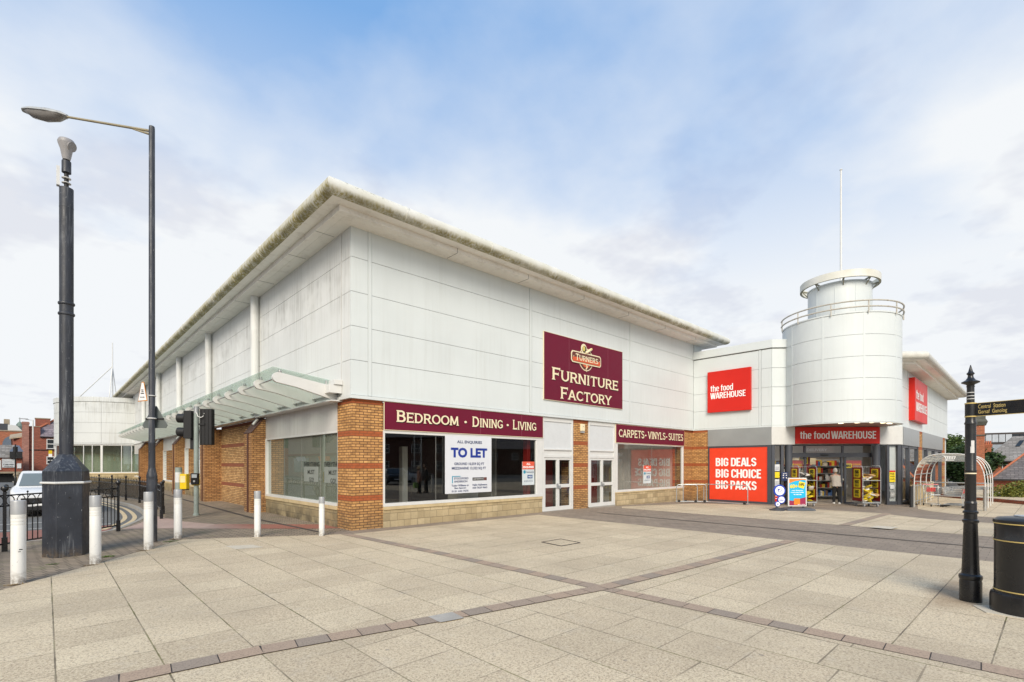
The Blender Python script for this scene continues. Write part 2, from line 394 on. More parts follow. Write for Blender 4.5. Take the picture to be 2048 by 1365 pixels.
POLY = glassm('polycarbonate', (.85, .85, .84), 2.2, base=.34, bc=(.62, .62, .60))
ASPH = pm('asphalt', (.16, .16, .155), .9, var=.12, scale=1.2, fine=.5, bump=.3)
EARTH = pm('far_ground', (.16, .15, .13), .95, var=.2, scale=.3)
REDSURF = pm('red_road_surface', (.30, .13, .10), .9, var=.12, fine=.4)
KERB = pm('kerb_stone', (.36, .34, .30), .85, var=.14, scale=2.0, fine=.3)
LINEY = pm('double_line_cream', (.62, .49, .30), .8, var=.1, dirt=.2)
LINEW = pm('road_line_white', (.60, .60, .57), .8, var=.1, dirt=.25)
PAV = paverm('brick_paving', (.36, .285, .205), (.235, .185, .135), (.06, .048, .030), rot=R(33), moss=.8, bw=.21, rh=.145, ms=.014)
PAVW = paverm('brick_paving_plaza', (.33, .265, .20), (.245, .195, .15), (.11, .085, .06), bw=.28, rh=.20, rot=R(90), ms=.005)
PAVB = paverm('band_paving', (.34, .235, .185), (.21, .155, .135), (.10, .08, .062), bw=.42, rh=.30, ms=.008)
PAVP = paverm('pink_paving', (.50, .36, .30), (.44, .31, .26), (.26, .19, .15), bw=.4, rh=.4, rot=R(47))
SLAB_W = slabm('slabs_west', False); SLAB_E = slabm('slabs_east', True)
PATCH = pm('cement_patch', (.44, .41, .36), .9, var=.2, fine=.3)
PATCHL = pm('pale_slab', (.60, .54, .43), .9, var=.08, fine=.3)
DRAIN = pm('drain_iron', (.055, .045, .038), .8)
# ---------------------------------------------------------------- lettering
def glyphs(s, bold=0.0, spacing=1.0):
    cu = bpy.data.curves.new('t', 'FONT'); cu.body = s; cu.size = 1; cu.offset = bold; cu.space_character = spacing; cu.resolution_u = 3
    o = bpy.data.objects.new('t', cu); col.objects.link(o)
    dg = bpy.context.evaluated_depsgraph_get(); e = o.evaluated_get(dg); me = e.to_mesh()
    vs = [(v.co.x, v.co.y) for v in me.vertices]; fs = [tuple(p.vertices) for p in me.polygons]
    e.to_mesh_clear(); bpy.data.objects.remove(o); bpy.data.curves.remove(cu)
    return vs, fs

def write(mb, s, x0, x1, z0, z1, y, bold=.02, spacing=1.0, align='fit', thick=0.0):
    """letters fitted into the local XZ box; align l/c keeps the box height and natural width, capped at the box"""
    vs, fs = glyphs(s, bold, spacing)
    if not vs: return mb
    a0, a1 = min(v[0] for v in vs), max(v[0] for v in vs); b0, b1 = min(v[1] for v in vs), max(v[1] for v in vs)
    kz = (z1-z0)/(b1-b0); kx = (x1-x0)/(a1-a0)
    if align != 'fit':
        kx = min(kx, kz); w = kx*(a1-a0)
        if align == 'c': x0 = (x0+x1)/2-w/2
    V = [(x0+(v[0]-a0)*kx, y, z0+(v[1]-b0)*kz) for v in vs]
    return mb.add(V, fs)

def _arc(cx, cy, rx, ry, a0, a1, n=14):
    return [(cx+rx*math.cos(R(a0+(a1-a0)*i/n)), cy+ry*math.sin(R(a0+(a1-a0)*i/n))) for i in range(n+1)]
# copperplate-like capitals: (advance, strokes, foot/head serifs, side serifs)
SER = {
 'A': (.92, [[(.10, 0), (.44, 1)], [(.44, 1), (.80, 0)], [(.22, .32), (.66, .32)]], [(.10, 0), (.80, 0)], []),
 'B': (.84, [[(.17, 0), (.17, 1)], [(.17, .93), (.45, .93)]+_arc(.45, .735, .20, .195, 90, -90)+[(.17, .54)], [(.45, .52)]+_arc(.47, .295, .24, .225, 90, -90)+[(.17, .07)]], [(.17, 0), (.17, 1)], []),
 'C': (.88, [_arc(.48, .5, .36, .43, 48, 312, 22)], [], [(.76, .80), (.76, .20)]),
 'D': (.93, [[(.17, 0), (.17, 1)], [(.17, .93), (.42, .93)]+_arc(.42, .5, .36, .43, 90, -90, 18)+[(.17, .07)]], [(.17, 0), (.17, 1)], []),
 'E': (.80, [[(.17, 0), (.17, 1)], [(.17, .93), (.70, .93)], [(.17, .51), (.58, .51)], [(.17, .07), (.72, .07)]], [(.17, 0), (.17, 1)], [(.68, .90), (.70, .10), (.57, .51)]),
 'F': (.76, [[(.17, 0), (.17, 1)], [(.17, .93), (.70, .93)], [(.17, .49), (.56, .49)]], [(.17, 0), (.17, 1)], [(.68, .90), (.55, .49)]),
 'G': (.94, [_arc(.48, .5, .36, .43, 48, 340, 24), [(.52, .42), (.84, .42)], [(.78, .42), (.78, .12)]], [], [(.76, .80)]),
 'I': (.40, [[(.20, 0), (.20, 1)]], [(.20, 0), (.20, 1)], []),
 'L': (.76, [[(.17, 0), (.17, 1)], [(.17, .07), (.68, .07)]], [(.17, 0), (.17, 1)], [(.66, .12)]),
 'M': (1.06, [[(.15, 0), (.19, 1)], [(.19, 1), (.53, .10)], [(.53, .10), (.87, 1)], [(.87, 1), (.91, 0)]], [(.15, 0), (.91, 0)], []),
 'N': (.94, [[(.16, 0), (.16, 1)], [(.16, 1), (.76, 0)], [(.76, 0), (.76, 1)]], [(.16, 0), (.76, 1), (.14, 1)], []),
 'O': (.98, [_arc(.49, .5, .38, .43, 0, 360, 30)], [], []),
 'P': (.80, [[(.17, 0), (.17, 1)], [(.17, .93), (.45, .93)]+_arc(.45, .695, .23, .235, 90, -90)+[(.17, .46)]], [(.17, 0), (.17, 1)], []),
 'R': (.88, [[(.17, 0), (.17, 1)], [(.17, .93), (.46, .93)]+_arc(.46, .705, .22, .225, 90, -90)+[(.17, .48)], [(.46, .48), (.76, 0)]], [(.17, 0), (.17, 1), (.78, 0)], []),
 'S': (.76, [_arc(.38, .735, .25, .20, 35, 270, 14)+_arc(.38, .285, .27, .22, 90, -145, 14)], [], [(.62, .84), (.12, .17)]),
 'T': (.84, [[(.42, 0), (.42, 1)], [(.08, .93), (.76, .93)]], [(.42, 0)], [(.08, .88), (.76, .88)]),
 'U': (.94, [[(.17, 1), (.17, .40)]+_arc(.47, .40, .30, .33, 180, 360, 16)+[(.77, 1)]], [(.17, 1), (.77, 1)], []),
 'V': (.90, [[(.10, 1), (.45, 0)], [(.45, 0), (.80, 1)]], [(.10, 1), (.80, 1)], []),
 'Y': (.88, [[(.08, 1), (.43, .45)], [(.43, .45), (.78, 1)], [(.43, .45), (.43, 0)]], [(.08, 1), (.78, 1), (.43, 0)], []),
}
def serif(mb, s, x0, x1, z0, z1, y, w=.165, big=1.16):
    """serif capitals; '^' before a letter makes it a tall capital, '.' is a centred dot"""
    items = []; x = 0; i = 0
    while i < len(s):
        ch = s[i]; k = 1.0
        if ch == '^': k = big; i += 1; ch = s[i]
        if ch == ' ': x += .38
        elif ch == '.': items.append((ch, x, 1)); x += .34
        else: items.append((ch, x, k)); x += SER[ch][0]*k*.98
        i += 1
    kx = (x1-x0)/x; kz = (z1-z0)/(big if '^' in s else 1.0); d = [0]
    def q(pts):
        d[0] += 1; mb.add([(x0+p[0]*kx, y-d[0]*.00012, z0+p[1]*kz) for p in pts], [tuple(range(len(pts)))])
    for ch, ox, k in items:
        if ch == '.': q([(ox+.15+.095*math.cos(a*.4488), .46+.11*math.sin(a*.4488)) for a in range(14)]); continue
        adv, strokes, feet, sides = SER[ch]; h = w/2
        for st in strokes:
            cl = st[0] == st[-1] or (abs(st[0][0]-st[-1][0]) < 1e-6 and abs(st[0][1]-st[-1][1]) < 1e-6)
            L = []; Rr = []; n = len(st)
            for j, p in enumerate(st):
                a = st[j-1] if j else (st[-2] if cl else p); b = st[j+1] if j < n-1 else (st[1] if cl else p)
                dx, dy = b[0]-a[0], b[1]-a[1]; l = math.hypot(dx, dy); nx, ny = -dy/l, dx/l
                hh = h if abs(dx) < abs(dy)*1.2 else h*.86
                L.append((p[0]+nx*hh, p[1]+ny*hh)); Rr.append((p[0]-nx*hh, p[1]-ny*hh))
            if n == 2 and st[0][0] != st[1][0] and st[0][1] != st[1][1] and abs(st[0][1]-st[1][1]) > .3:   # diagonal stems end flat
                for arr in (L, Rr):
                    for j in (0, 1):
                        o2 = arr[1-j]; p = arr[j]; t = (st[j][1]-p[1])/(o2[1]-p[1]); arr[j] = (p[0]+(o2[0]-p[0])*t, st[j][1])
            for j in range(n-1):
                q([(ox+c[0]*k, c[1]*k) for c in (L[j], L[j+1], Rr[j+1], Rr[j])])
        for (fx, fy) in feet:
            t = .055; e = h+.065; yy = 0 if fy < .5 else 1; sg = 1 if yy == 0 else -1
            q([(ox+c[0]*k, c[1]*k) for c in ((fx-e, yy), (fx+e, yy), (fx+e, yy+sg*.03), (fx+h, yy+sg*(t+.05)), (fx-h, yy+sg*(t+.05)), (fx-e, yy+sg*.03))])
        for (fx, fy) in sides:
            q([(ox+c[0]*k, c[1]*k) for c in ((fx-.01, fy-.125), (fx+.045, fy-.125), (fx+.045, fy+.125), (fx-.01, fy+.125))])
    return mb

# condensed bold grotesque, drawn as thick strokes
SN = {
 'A': (.60, [[(.07, 0), (.27, 1)], [(.33, 1), (.53, 0)], [(.16, .27), (.44, .27)]]),
 'B': (.58, [[(.10, 0), (.10, 1)], [(.10, .92), (.28, .92)]+_arc(.28, .73, .17, .19, 90, -90)+[(.10, .54)], [(.28, .52)]+_arc(.28, .30, .19, .22, 90, -90)+[(.10, .08)]]),
 'C': (.57, [[(.46, .68), (.46, .72)]+_arc(.28, .73, .18, .19, 0, 180)+_arc(.28, .27, .18, .19, 180, 360)+[(.46, .32)]]),
 'D': (.60, [[(.10, 0), (.10, 1)], [(.10, .92), (.27, .92)]+_arc(.27, .72, .21, .20, 90, 0)+_arc(.27, .28, .21, .20, 0, -90)+[(.10, .08)]]),
 'E': (.50, [[(.10, 0), (.10, 1)], [(.10, .92), (.45, .92)], [(.10, .51), (.41, .51)], [(.10, .08), (.45, .08)]]),
 'G': (.60, [[(.47, .68), (.47, .72)]+_arc(.29, .73, .18, .19, 0, 180)+_arc(.29, .27, .18, .19, 180, 360)+[(.47, .46)], [(.31, .46), (.55, .46)]]),
 'H': (.62, [[(.10, 0), (.10, 1)], [(.51, 0), (.51, 1)], [(.10, .52), (.51, .52)]]),
 'I': (.30, [[(.15, 0), (.15, 1)]]),
 'K': (.60, [[(.10, 0), (.10, 1)], [(.16, .40), (.48, 1)], [(.24, .56), (.50, 0)]]),
 'L': (.48, [[(.10, 0), (.10, 1)], [(.10, .08), (.44, .08)]]),
 'O': (.60, [_arc(.295, .73, .19, .19, 0, 180)+_arc(.295, .27, .19, .19, 180, 360)+[(.485, .73)]]),
 'P': (.56, [[(.10, 0), (.10, 1)], [(.10, .92), (.27, .92)]+_arc(.27, .70, .19, .22, 90, -90)+[(.10, .48)]]),
 'R': (.60, [[(.10, 0), (.10, 1)], [(.10, .92), (.28, .92)]+_arc(.28, .71, .18, .21, 90, -90)+[(.10, .50)], [(.30, .50), (.49, 0)]]),
 'S': (.56, [_arc(.28, .72, .17, .20, 0, 180)+_arc(.28, .66, .17, .12, 180, 240)[1:]+_arc(.28, .36, .17, .12, 60, 0)+_arc(.28, .28, .17, .20, 0, -180)]),
 'T': (.52, [[(.26, 0), (.26, 1)], [(.02, .92), (.50, .92)]]),
 'U': (.60, [[(.10, 1), (.10, .28)]+_arc(.295, .28, .195, .20, 180, 360)+[(.49, 1)]]),
 'W': (.84, [[(.07, 1), (.21, 0)], [(.27, 0), (.41, 1)], [(.43, 1), (.57, 0)], [(.63, 0), (.77, 1)]]),
 't': (.38, [[(.16, .92), (.16, .22)]+_arc(.27, .19, .11, .12, 180, 270), [(.02, .68), (.35, .68)]]),
 'h': (.52, [[(.09, 0), (.09, 1)], [(.09, .50)]+_arc(.25, .53, .16, .15, 160, 0)+[(.41, 0)]]),
 'e': (.52, [[(.10, .38), (.42, .38), (.42, .48)]+_arc(.26, .50, .16, .18, 0, 180)+_arc(.26, .25, .16, .19, 180, 330)]),
 'f': (.34, [[(.14, 0), (.14, .80)]+_arc(.26, .80, .12, .13, 180, 90), [(.01, .68), (.33, .68)]]),
 'o': (.53, [_arc(.265, .50, .165, .18, 0, 180)+_arc(.265, .25, .165, .19, 180, 360)+[(.43, .50)]]),
 'd': (.53, [[(.43, 0), (.43, 1)], [(.43, .50)]+_arc(.26, .50, .165, .18, 0, 180)+_arc(.26, .25, .165, .19, 180, 360)]),
}
def sans(mb, s, x0, x1, z0, z1, y, w=.19):
    items = []; x = 0
    for ch in s:
        if ch == ' ': x += .24; continue
        items.append((ch, x)); x += SN[ch][0]
    kx = (x1-x0)/x; kz = z1-z0; n_ = [0]
    def q(p):
        n_[0] += 1; mb.add([(x0+u*kx, y-n_[0]*.00010, z0+v*kz) for u, v in p], [tuple(range(len(p)))])
    for ch, ox in items:
        for st in SN[ch][1]:
            L = []; Q = []; n = len(st); cl = abs(st[0][0]-st[-1][0]) < 1e-6 and abs(st[0][1]-st[-1][1]) < 1e-6
            for j, p in enumerate(st):
                a = st[j-1] if j else (st[-2] if cl else p); b_ = st[j+1] if j < n-1 else (st[1] if cl else p)
                dx, dy = b_[0]-a[0], b_[1]-a[1]; l = math.hypot(dx, dy) or 1; nx, ny = -dy/l, dx/l; hx, hy = w/2, w*.42
                L.append((p[0]+nx*hx, p[1]+ny*hy)); Q.append((p[0]-nx*hx, p[1]-ny*hy))
            if n == 2 and st[0][0] != st[1][0] and st[0][1] != st[1][1]:
                for arr in (L, Q):
                    o0, o1 = arr[0], arr[1]
                    for j, p in ((0, o0), (1, o1)):
                        t = (st[j][1]-o0[1])/(o1[1]-o0[1]); arr[j] = (o0[0]+(o1[0]-o0[0])*t, st[j][1])
            for j in range(n-1): q([(ox+c_[0], c_[1]) for c_ in (L[j], L[j+1], Q[j+1], Q[j])])
    return mb

# ---------------------------------------------------------------- camera, sky, sun
cam = bpy.data.cameras.new('camera'); co = bpy.data.objects.new('camera', cam); col.objects.link(co)
VA = R(46.6793)
co.location = (-6.091, -12.84, 1.84); co.rotation_euler = (R(90), 0, VA-R(90))
cam.sensor_width = 36; cam.lens = 36*988.3/2048; cam.shift_y = (927.5-682.5)/2048; cam.clip_end = 3000; cam.clip_start = .05
sc.camera = co
sc.view_settings.view_transform = 'Standard'; sc.view_settings.look = 'None'; sc.view_settings.exposure = .38; sc.view_settings.gamma = 1

SUN_EL, SUN_AZ = R(34), R(227)      # azimuth measured clockwise from +Y
sun = bpy.data.lights.new('sun', 'SUN'); sun.energy = 3.05; sun.angle = R(30); sun.color = (1.0, .905, .76)
so = bpy.data.objects.new('sun', sun); col.objects.link(so)
sd = Vector((math.sin(SUN_AZ)*math.cos(SUN_EL), math.cos(SUN_AZ)*math.cos(SUN_EL), math.sin(SUN_EL)))
so.rotation_euler = (-sd).to_track_quat('-Z', 'Y').to_euler(); so.location = (0, 0, 40)

w = NT('World', world=True); sc.world = w.o
sky = w.n('ShaderNodeTexSky', sky_type='NISHITA'); sky.sun_disc = False; sky.sun_elevation = SUN_EL; sky.sun_rotation = SUN_AZ; sky.air_density = 1.0; sky.dust_density = .6; sky.ozone_density = 1.6
D = w.n('ShaderNodeTexCoord').outputs['Generated']; S = w.sep(D)
zz = w.m('MAXIMUM', S[2], .02)
# cloud layer: view direction projected on a high flat sheet
pl = w.comb(w.m('DIVIDE', S[0], w.m('ADD', zz, .22)), w.m('DIVIDE', S[1], w.m('ADD', zz, .22)), 1.7)
n1 = w.noise(pl, .80, 5.0, .52); n2 = w.noise(w.vm('ADD', pl, (4.1, 7.7, 0.3)), 2.6, 6.0, .6); n3 = w.noise(w.vm('ADD', pl, (11.0, 3.0, 2.0)), 1.7, 5.0, .62)
cover = w.m('ADD', w.ramp(w.m('ADD', w.m('MULTIPLY', n1, .80), w.m('MULTIPLY', n2, .20)), .40, .62, 0.0, .74), w.ramp(S[2], .66, .30, 0.0, .95), clamp=True)
blue = w.mix(.75, sky.outputs[0], (2.0, 4.0, 7.3))
cl = w.mix(w.ramp(n3, .52, .61, 0, .6), (7.0, 7.2, 7.4), (5.3, 5.5, 6.2))
cc = w.mix(cover, blue, cl)
bg = w.n('ShaderNodeBackground'); w.put(bg.inputs[0], cc); bg.inputs[1].default_value = .10
wo = w.n('ShaderNodeOutputWorld'); w.t.links.new(bg.outputs[0], wo.inputs[0])

# ---------------------------------------------------------------- ground
def gz(x): return -.0136*(min(max(x, 8.9), 19.9)-8.9)
def sheet(name, pts, z, mat, label=None, thick=0.0, kind='structure'):
    """flat polygon draped on the gently falling square"""
    bm = bmesh.new(); f = bm.faces.new([bm.verts.new((p[0], p[1], 0)) for p in pts])
    bmesh.ops.triangulate(bm, faces=bm.faces[:])
    for x in (8.9, 19.9):
        bmesh.ops.bisect_plane(bm, geom=bm.verts[:]+bm.edges[:]+bm.faces[:], plane_co=(x, 0, 0), plane_no=(1, 0, 0))
    for v in bm.verts: v.co.z = gz(v.co.x)+z
    bmesh.ops.recalc_face_normals(bm, faces=bm.faces)
    for f in bm.faces:
        if f.normal.z < 0: f.normal_flip()
    me = bpy.data.meshes.new(name); bm.to_mesh(me); bm.free(); me.materials.append(mat)
    o = bpy.data.objects.new(name, me); col.objects.link(o); o['kind'] = kind
    return o

sheet('ground', [(-900, -900), (1200, -900), (1200, 1200), (-900, 1200)], -.32, EARTH)
KERBL = [(-30, -6.5), (-15, -.1), (-6.76, 3.31), (-6.2, 3.50), (-5.5, 3.85), (-4.95, 4.28), (-4.62, 4.75), (-4.25, 5.8), (-3.82, 7.2), (-3.42, 9.0), (-3.27, 11.0), (-3.22, 13.5), (-3.30, 15.6), (-3.55, 17.8), (-3.9, 21.5), (-4.3, 24.5), (-5.2, 30), (-6.5, 40), (-8.5, 60)]
sheet('road', [(-60, -20), (-30, -6.5)]+KERBL[1:]+[(-60, 75)], -.11, ASPH)
foot = [p for p in KERBL if p[0] > -28]
sheet('footpath', foot+[(3, 60), (3, -.02), (-3, -3), (-15, -14), (-28, -10), (-28, -5.6)], 0.0, PAV)
# kerb stones
mb = MB(); K = KERBL[1:]
for i in range(len(K)-1):
    a, b = Vector(K[i]), Vector(K[i+1]); L = (b-a).length; m = max(1, round(L/.9)); d = (b-a)/m; nrm = Vector((-d.y, d.x)).normalized()*.125
    for j in range(m):
        p = a+d*j+d.normalized()*.006; q = a+d*(j+1)-d.normalized()*.006
        mb.prism([(p.x, p.y), (q.x, q.y), (q.x+nrm.x, q.y+nrm.y), (p.x+nrm.x, p.y+nrm.y)], -.14, .008)
tag(mb.out('kerb', KERB), kind='structure')
# far side pavement of the street
sheet('pavement', [(-13.5, -9), (-10.5, 3), (-10.8, 60), (-19, 60), (-22, -9)], 0.0, PAV)
# double lines following the kerb, crossing surface, centre line
def offs(path, o):
    out = []
    for i, p in enumerate(path):
        a = Vector(path[max(i-1, 0)]); b = Vector(path[min(i+1, len(path)-1)]); d = (b-a).normalized(); out.append((p[0]-d.y*o, p[1]+d.x*o))
    return out
def smooth(path, it=2):
    for _ in range(it):
        q = [path[0]]
        for a, b in zip(path[:-1], path[1:]): q += [(a[0]*.75+b[0]*.25, a[1]*.75+b[1]*.25), (a[0]*.25+b[0]*.75, a[1]*.25+b[1]*.75)]
        path = q+[path[-1]]
    return path
SK = smooth(KERBL[7:18], 2)
mk = MB()
for o in (.30, .58):
    A = offs(SK, o); B = offs(SK, o+.13)
    for i in range(len(A)-1): mk.add([(*A[i], -.104), (*A[i+1], -.104), (*B[i+1], -.104), (*B[i], -.104)], [(0, 1, 2, 3)])
tag(mk.out('road_line', LINEY), kind='structure')
sheet('crossing_surface', [(-11, 3.4), (-7.0, 3.9), (-5.2, 4.75), (-4.72, 5.9), (-4.5, 7.2), (-11, 7.2)], -.106, REDSURF)
mk = MB()
for y in (3.7, 7.6): mk.box(-11, -4.55 if y > 5 else -6.6, y, y+.10, -.103, -.1025)
mk.box(-11, -4.6, 9.6, 9.72, -.103, -.1025)
tag(mk.out('road_line', LINEW), kind='structure')
# square: slabs either side of the long band
sheet('plaza_slabs_west', [(-28, -26), (-6.57, -2.56), (-3.69, 1.29), (-.62, -.42), (-.30, -.52), (-.05, -12), (.05, -26)], .005, SLAB_W)
sheet('plaza_slabs_east', [(.05, -26), (-.05, -12), (-.30, -.62), (6.75, -.62), (6.82, -26)], .005, SLAB_E)
sheet('plaza_slabs_east', [(11.5, -26), (11.5, -.9), (12.2, -.45), (16.9, -1.45), (18.3, -3.3), (18.5, -4.7), (17.9, -5.95), (17.8, -8.75), (17.3, -9.1), (16.3, -10.3), (15.7, -26)], .005, SLAB_E)
sheet('plaza_slabs_east', [(21.6, -9.3), (20.6, -9.9), (19.2, -11.4), (17.6, -26), (60, -26), (60, -8.5), (27, -8.6), (23.9, -9.0)], .005, SLAB_E)
sheet('plaza_paving', [(-.30, -.62), (-.62, -.42), (-.5, .05), (24.5, .05), (24.5, -9.4), (60, -9.4), (60, -26), (6.82, -26), (6.75, -.62)], .001, PAVW)
BT = NT('band_units'); _g = BT.n('ShaderNodeNewGeometry'); _r = _g.outputs['Random Per Island']
_c = BT.mix(BT.ramp(_r, .25, .8), (.41, .30, .215), (.31, .25, .195)); _c = BT.mix(BT.ramp(BT.noise(BT.pos(), 55.0, 2.0, .8), .5, .64, 0, .5), _c, (.13, .10, .08)); BT.bsdf(_c, .88)
def band(pts, wd, z=.010, unit=.33):
    sheet('paving_band', offs(pts, wd/2)+offs(pts, -wd/2)[::-1], z-.003, DRAIN); mb = MB()
    for a, b in zip(pts[:-1], pts[1:]):
        a, b = Vector(a), Vector(b); n = max(1, round((b-a).length/unit)); d = (b-a)/n; q = d.normalized(); s_ = Vector((-q.y, q.x))*(wd/2-.004)
        for k in range(n):
            p0 = a+d*k+q*.005; p1 = a+d*(k+1)-q*.005
            mb.add([(*(p0+s_), gz(p0.x)+z), (*(p1+s_), gz(p1.x)+z), (*(p1-s_), gz(p1.x)+z), (*(p0-s_), gz(p0.x)+z)], [(0, 1, 2, 3)])
    tag(mb.out('paving_band', BT.o), kind='structure')
band([(-.42, -.52), (-.22, -4.66), (-.13, -8.4), (-.05, -10.4), (.10, -13.2), (.3, -17)], .25)
band([(-9.2, -7.30), (-5.64, -7.50), (-4.55, -7.62), (-2.69, -8.0), (-.12, -8.45), (2.3, -8.62), (6.80, -8.85)], .25, .0145)
band([(11.5, -8.85), (17.9, -8.85)], .28, .010)
dr = MB()
for x0, y0, x1, y1 in ((8.87, -1.6, 8.80, -24),):
    dr.add([(x0-.035, y0, .012), (x0+.035, y0, .012), (x1+.035, y1, .012), (x1-.035, y1, .012)], [(0, 1, 2, 3)])
for i in range(-1, 0): pass
dr.add([(-1.02, 24, .006), (-.90, 24, .006), (-.96, 5, .006), (-1.10, 5, .006)], [(0, 1, 2, 3)]); dr.add([(-1.10, 5, .006), (-.96, 5, .006), (-.70, .2, .006), (-.80, .2, .006)], [(0, 1, 2, 3)])
tag(dr.out('drain_channel', DRAIN), kind='structure')
# tactile strip and dropped crossing in pink
sheet('tactile_paving', [(-4.55, 4.75), (-3.2, 3.75), (-2.95, 3.35), (-2.35, 4.2), (-2.9, 5.6), (-3.30, 8.3), (-4.05, 5.9)], .004, PAVP)
RIB = NT('ribbed_tactile'); pz = RIB.sep(RIB.pos()); rv = RIB.m('FRACT', RIB.m('DIVIDE', RIB.m('ADD', RIB.m('MULTIPLY', pz[0], .93), RIB.m('MULTIPLY', pz[1], .36)), .115))
rc = RIB.mix(RIB.m('GREATER_THAN', rv, .62), (.40, .15, .10), (.13, .06, .045)); rc = RIB.mix(RIB.ramp(pz[0], -1.6, -2.8), rc, (.40, .30, .25))
RIB.bsdf(rc, .85)
sheet('tactile_strip', [(-2.95, 3.35), (-2.35, 4.2), (.0, 1.9), (.0, .72), (-.5, 1.05)], .005, RIB.o)
pt = MB(); pt.add([(-2.78, -7.87, .018), (-2.46, -7.92, .018), (-2.50, -8.21, .018), (-2.80, -8.15, .018)], [(0, 1, 2, 3)])
tag(pt.out('cement_patch', PATCH), kind='structure')
pt = MB(); pt.add([(-3.21, -.47, .009), (-2.70, -.72, .009), (-2.62, -1.24, .009), (-3.14, -1.10, .009)], [(0, 1, 2, 3)])
pt.add([(11.2, -9.55, .0), (11.15, -10.05, .0), (11.95, -10.1, -.012), (11.95, -9.6, -.012)], [(0, 1, 2, 3)])
tag(pt.out('pale_slab', PATCHL), kind='structure')
mh = root('manhole_cover', 'square recessed slab cover with a dark rim set in the open square', 'manhole cover', (2.6, -5.3, .005))
m1 = MB().prism([(2.22, -5.62), (2.88, -5.62), (2.98, -4.95), (2.30, -4.95)], .0055, .0095); m1.out('cover_slab', SLAB_E, mh)
fr = MB()
for a, b in (((2.22, -5.62), (2.88, -5.62)), ((2.88, -5.62), (2.98, -4.95)), ((2.98, -4.95), (2.30, -4.95)), ((2.30, -4.95), (2.22, -5.62))): fr.tube([(*a, .010), (*b, .010)], .011, 6)
fr.out('rim', DRAIN, mh)
# small weeds in the joints
GREEN = pm('weed_green', (.10, .17, .02), .8, var=.3); DRYW = pm('dry_weed', (.22, .15, .07), .9, var=.3)
rs = random.Random(3)
def tuft(name, x, y, n, rad, mat, h=.03):
    g = MB()
    for i in range(n):
        a = rs.uniform(0, 6.28); d = rs.uniform(0, rad); px, py = x+d*math.cos(a), y+d*math.sin(a)*.45
        b = rs.uniform(0, 6.28); l = rs.uniform(.02, .06)
        g.add([(px, py, .004), (px+.012*math.cos(b+1.5), py+.012*math.sin(b+1.5), .004), (px+l*math.cos(b), py+l*math.sin(b), rs.uniform(.01, h))], [(0, 1, 2)])
    o = g.out(name, mat); tag(o, kind='stuff')
tuft('weeds', -5.22, -.30, 120, .13, GREEN, .04); tuft('weeds', -6.0, -.55, 60, .10, GREEN, .02); tuft('weeds', -3.95, 1.12, 90, .16, GREEN, .03)
for (x, y) in ((-6.45, -2.25), (-5.5, -1.15), (-4.62, .02), (-3.85, 1.5)): tuft('litter', x, y, 70, .12, DRYW, .03)
# ---------------------------------------------------------------- furniture store
ZC = [3.72, 4.68, 5.61, 6.55, 7.49, 8.33]
fs_ = root('retail_building', 'white clad two storey store with buff brick piers, mossy rounded gutter and empty shop windows', 'building', (0, 0, 0))
def cl_x(mb, x0, x1, y, rows=ZC, g=.006, t=.05):
    for a, b in zip(rows[:-1], rows[1:]): mb.box(x0+g, x1-g, y, y+t, a+g, b-g)
def cl_y(mb, y0, y1, x, rows=ZC, g=.006, t=.05):
    for a, b in zip(rows[:-1], rows[1:]): mb.box(x, x+t, y0+g, y1-g, a+g, b-g)
m = MB()
for a, b in ((-.058, .448), (.56, 6.86), (6.98, 13.36), (13.46, 19.54)): cl_x(m, a, b, -.05)
cl_x(m, 19.62, 20.5, -.05, [7.49, 8.33])
for a, b in ((.45, .555), (6.875, 6.965), (13.375, 13.445)): m.box(a, b, -.058, -.02, 3.73, 8.31)
m.box(-.10, 19.6, -.10, .0, 3.625, 3.712)
m.box(19.5, 20.5, 0, 12, 3, 8.33)
m.out('cladding', W_F, fs_)
m = MB(); COLY = [7.95+7.5*k for k in range(6)]
cl_y(m, 0, .535, -.05)
ed = [.62]+COLY[:5]+[46.2]
for a, b in zip(ed[:-1], ed[1:]): cl_y(m, a, b, -.05)
m.box(-.062, -.02, .55, .605, 3.73, 8.31); m.box(-.10, .0, 0, 46, 3.625, 3.712)
m.out('cladding', W_L, fs_)
m = MB(); m.box(-.03, 19.5, -.03, .3, 3.65, 8.35); m.box(-.03, .3, .3, 57, 3.65, 8.35); m.out('cladding_backing', DARKGAP, fs_)
def rectoff(e, xr=20.45, yf=58, yb=20): return [(-e, yf), (-e, -e), (xr+e, -e), (xr+e, yb)]
def sweep(mb, prof, segs=(0, 1, 2), closed=True):
    P = [[(*rectoff(e)[k], z) for e, z in prof] for k in range(4)]
    n = len(prof)
    for s_ in segs:
        a, b = P[s_], P[s_+1]; vs = a+b; fs = [(i, (i+1) % n, n+(i+1) % n, n+i) for i in range(n if closed else n-1)]
        if closed and s_ == 2: fs.append(tuple(n+i for i in range(n)))
        mb.add(vs, fs)
m = MB(); sweep(m, [(-.1, 8.31), (.405, 8.31), (.41, 8.318), (.415, 8.31), (.644, 8.31), (.644, 8.455), (.955, 8.455), (.955, 8.5), (-.1, 8.5)])
m.cur = 1; m.box(-.644, -.1, .9, .915, 8.306, 8.312)
for k in range(1, 16):
    m.box(-.645, -.1, k*3.0, k*3.0+.012, 8.304, 8.312); 
for k in range(1, 7): m.box(k*3.1, k*3.1+.012, -.645, -.1, 8.304, 8.312); m.box(k*3.1, k*3.1+.012, -.648, -.64, 8.31, 8.455)
m.out('soffit', [SOFF, DARKGAP], fs_)
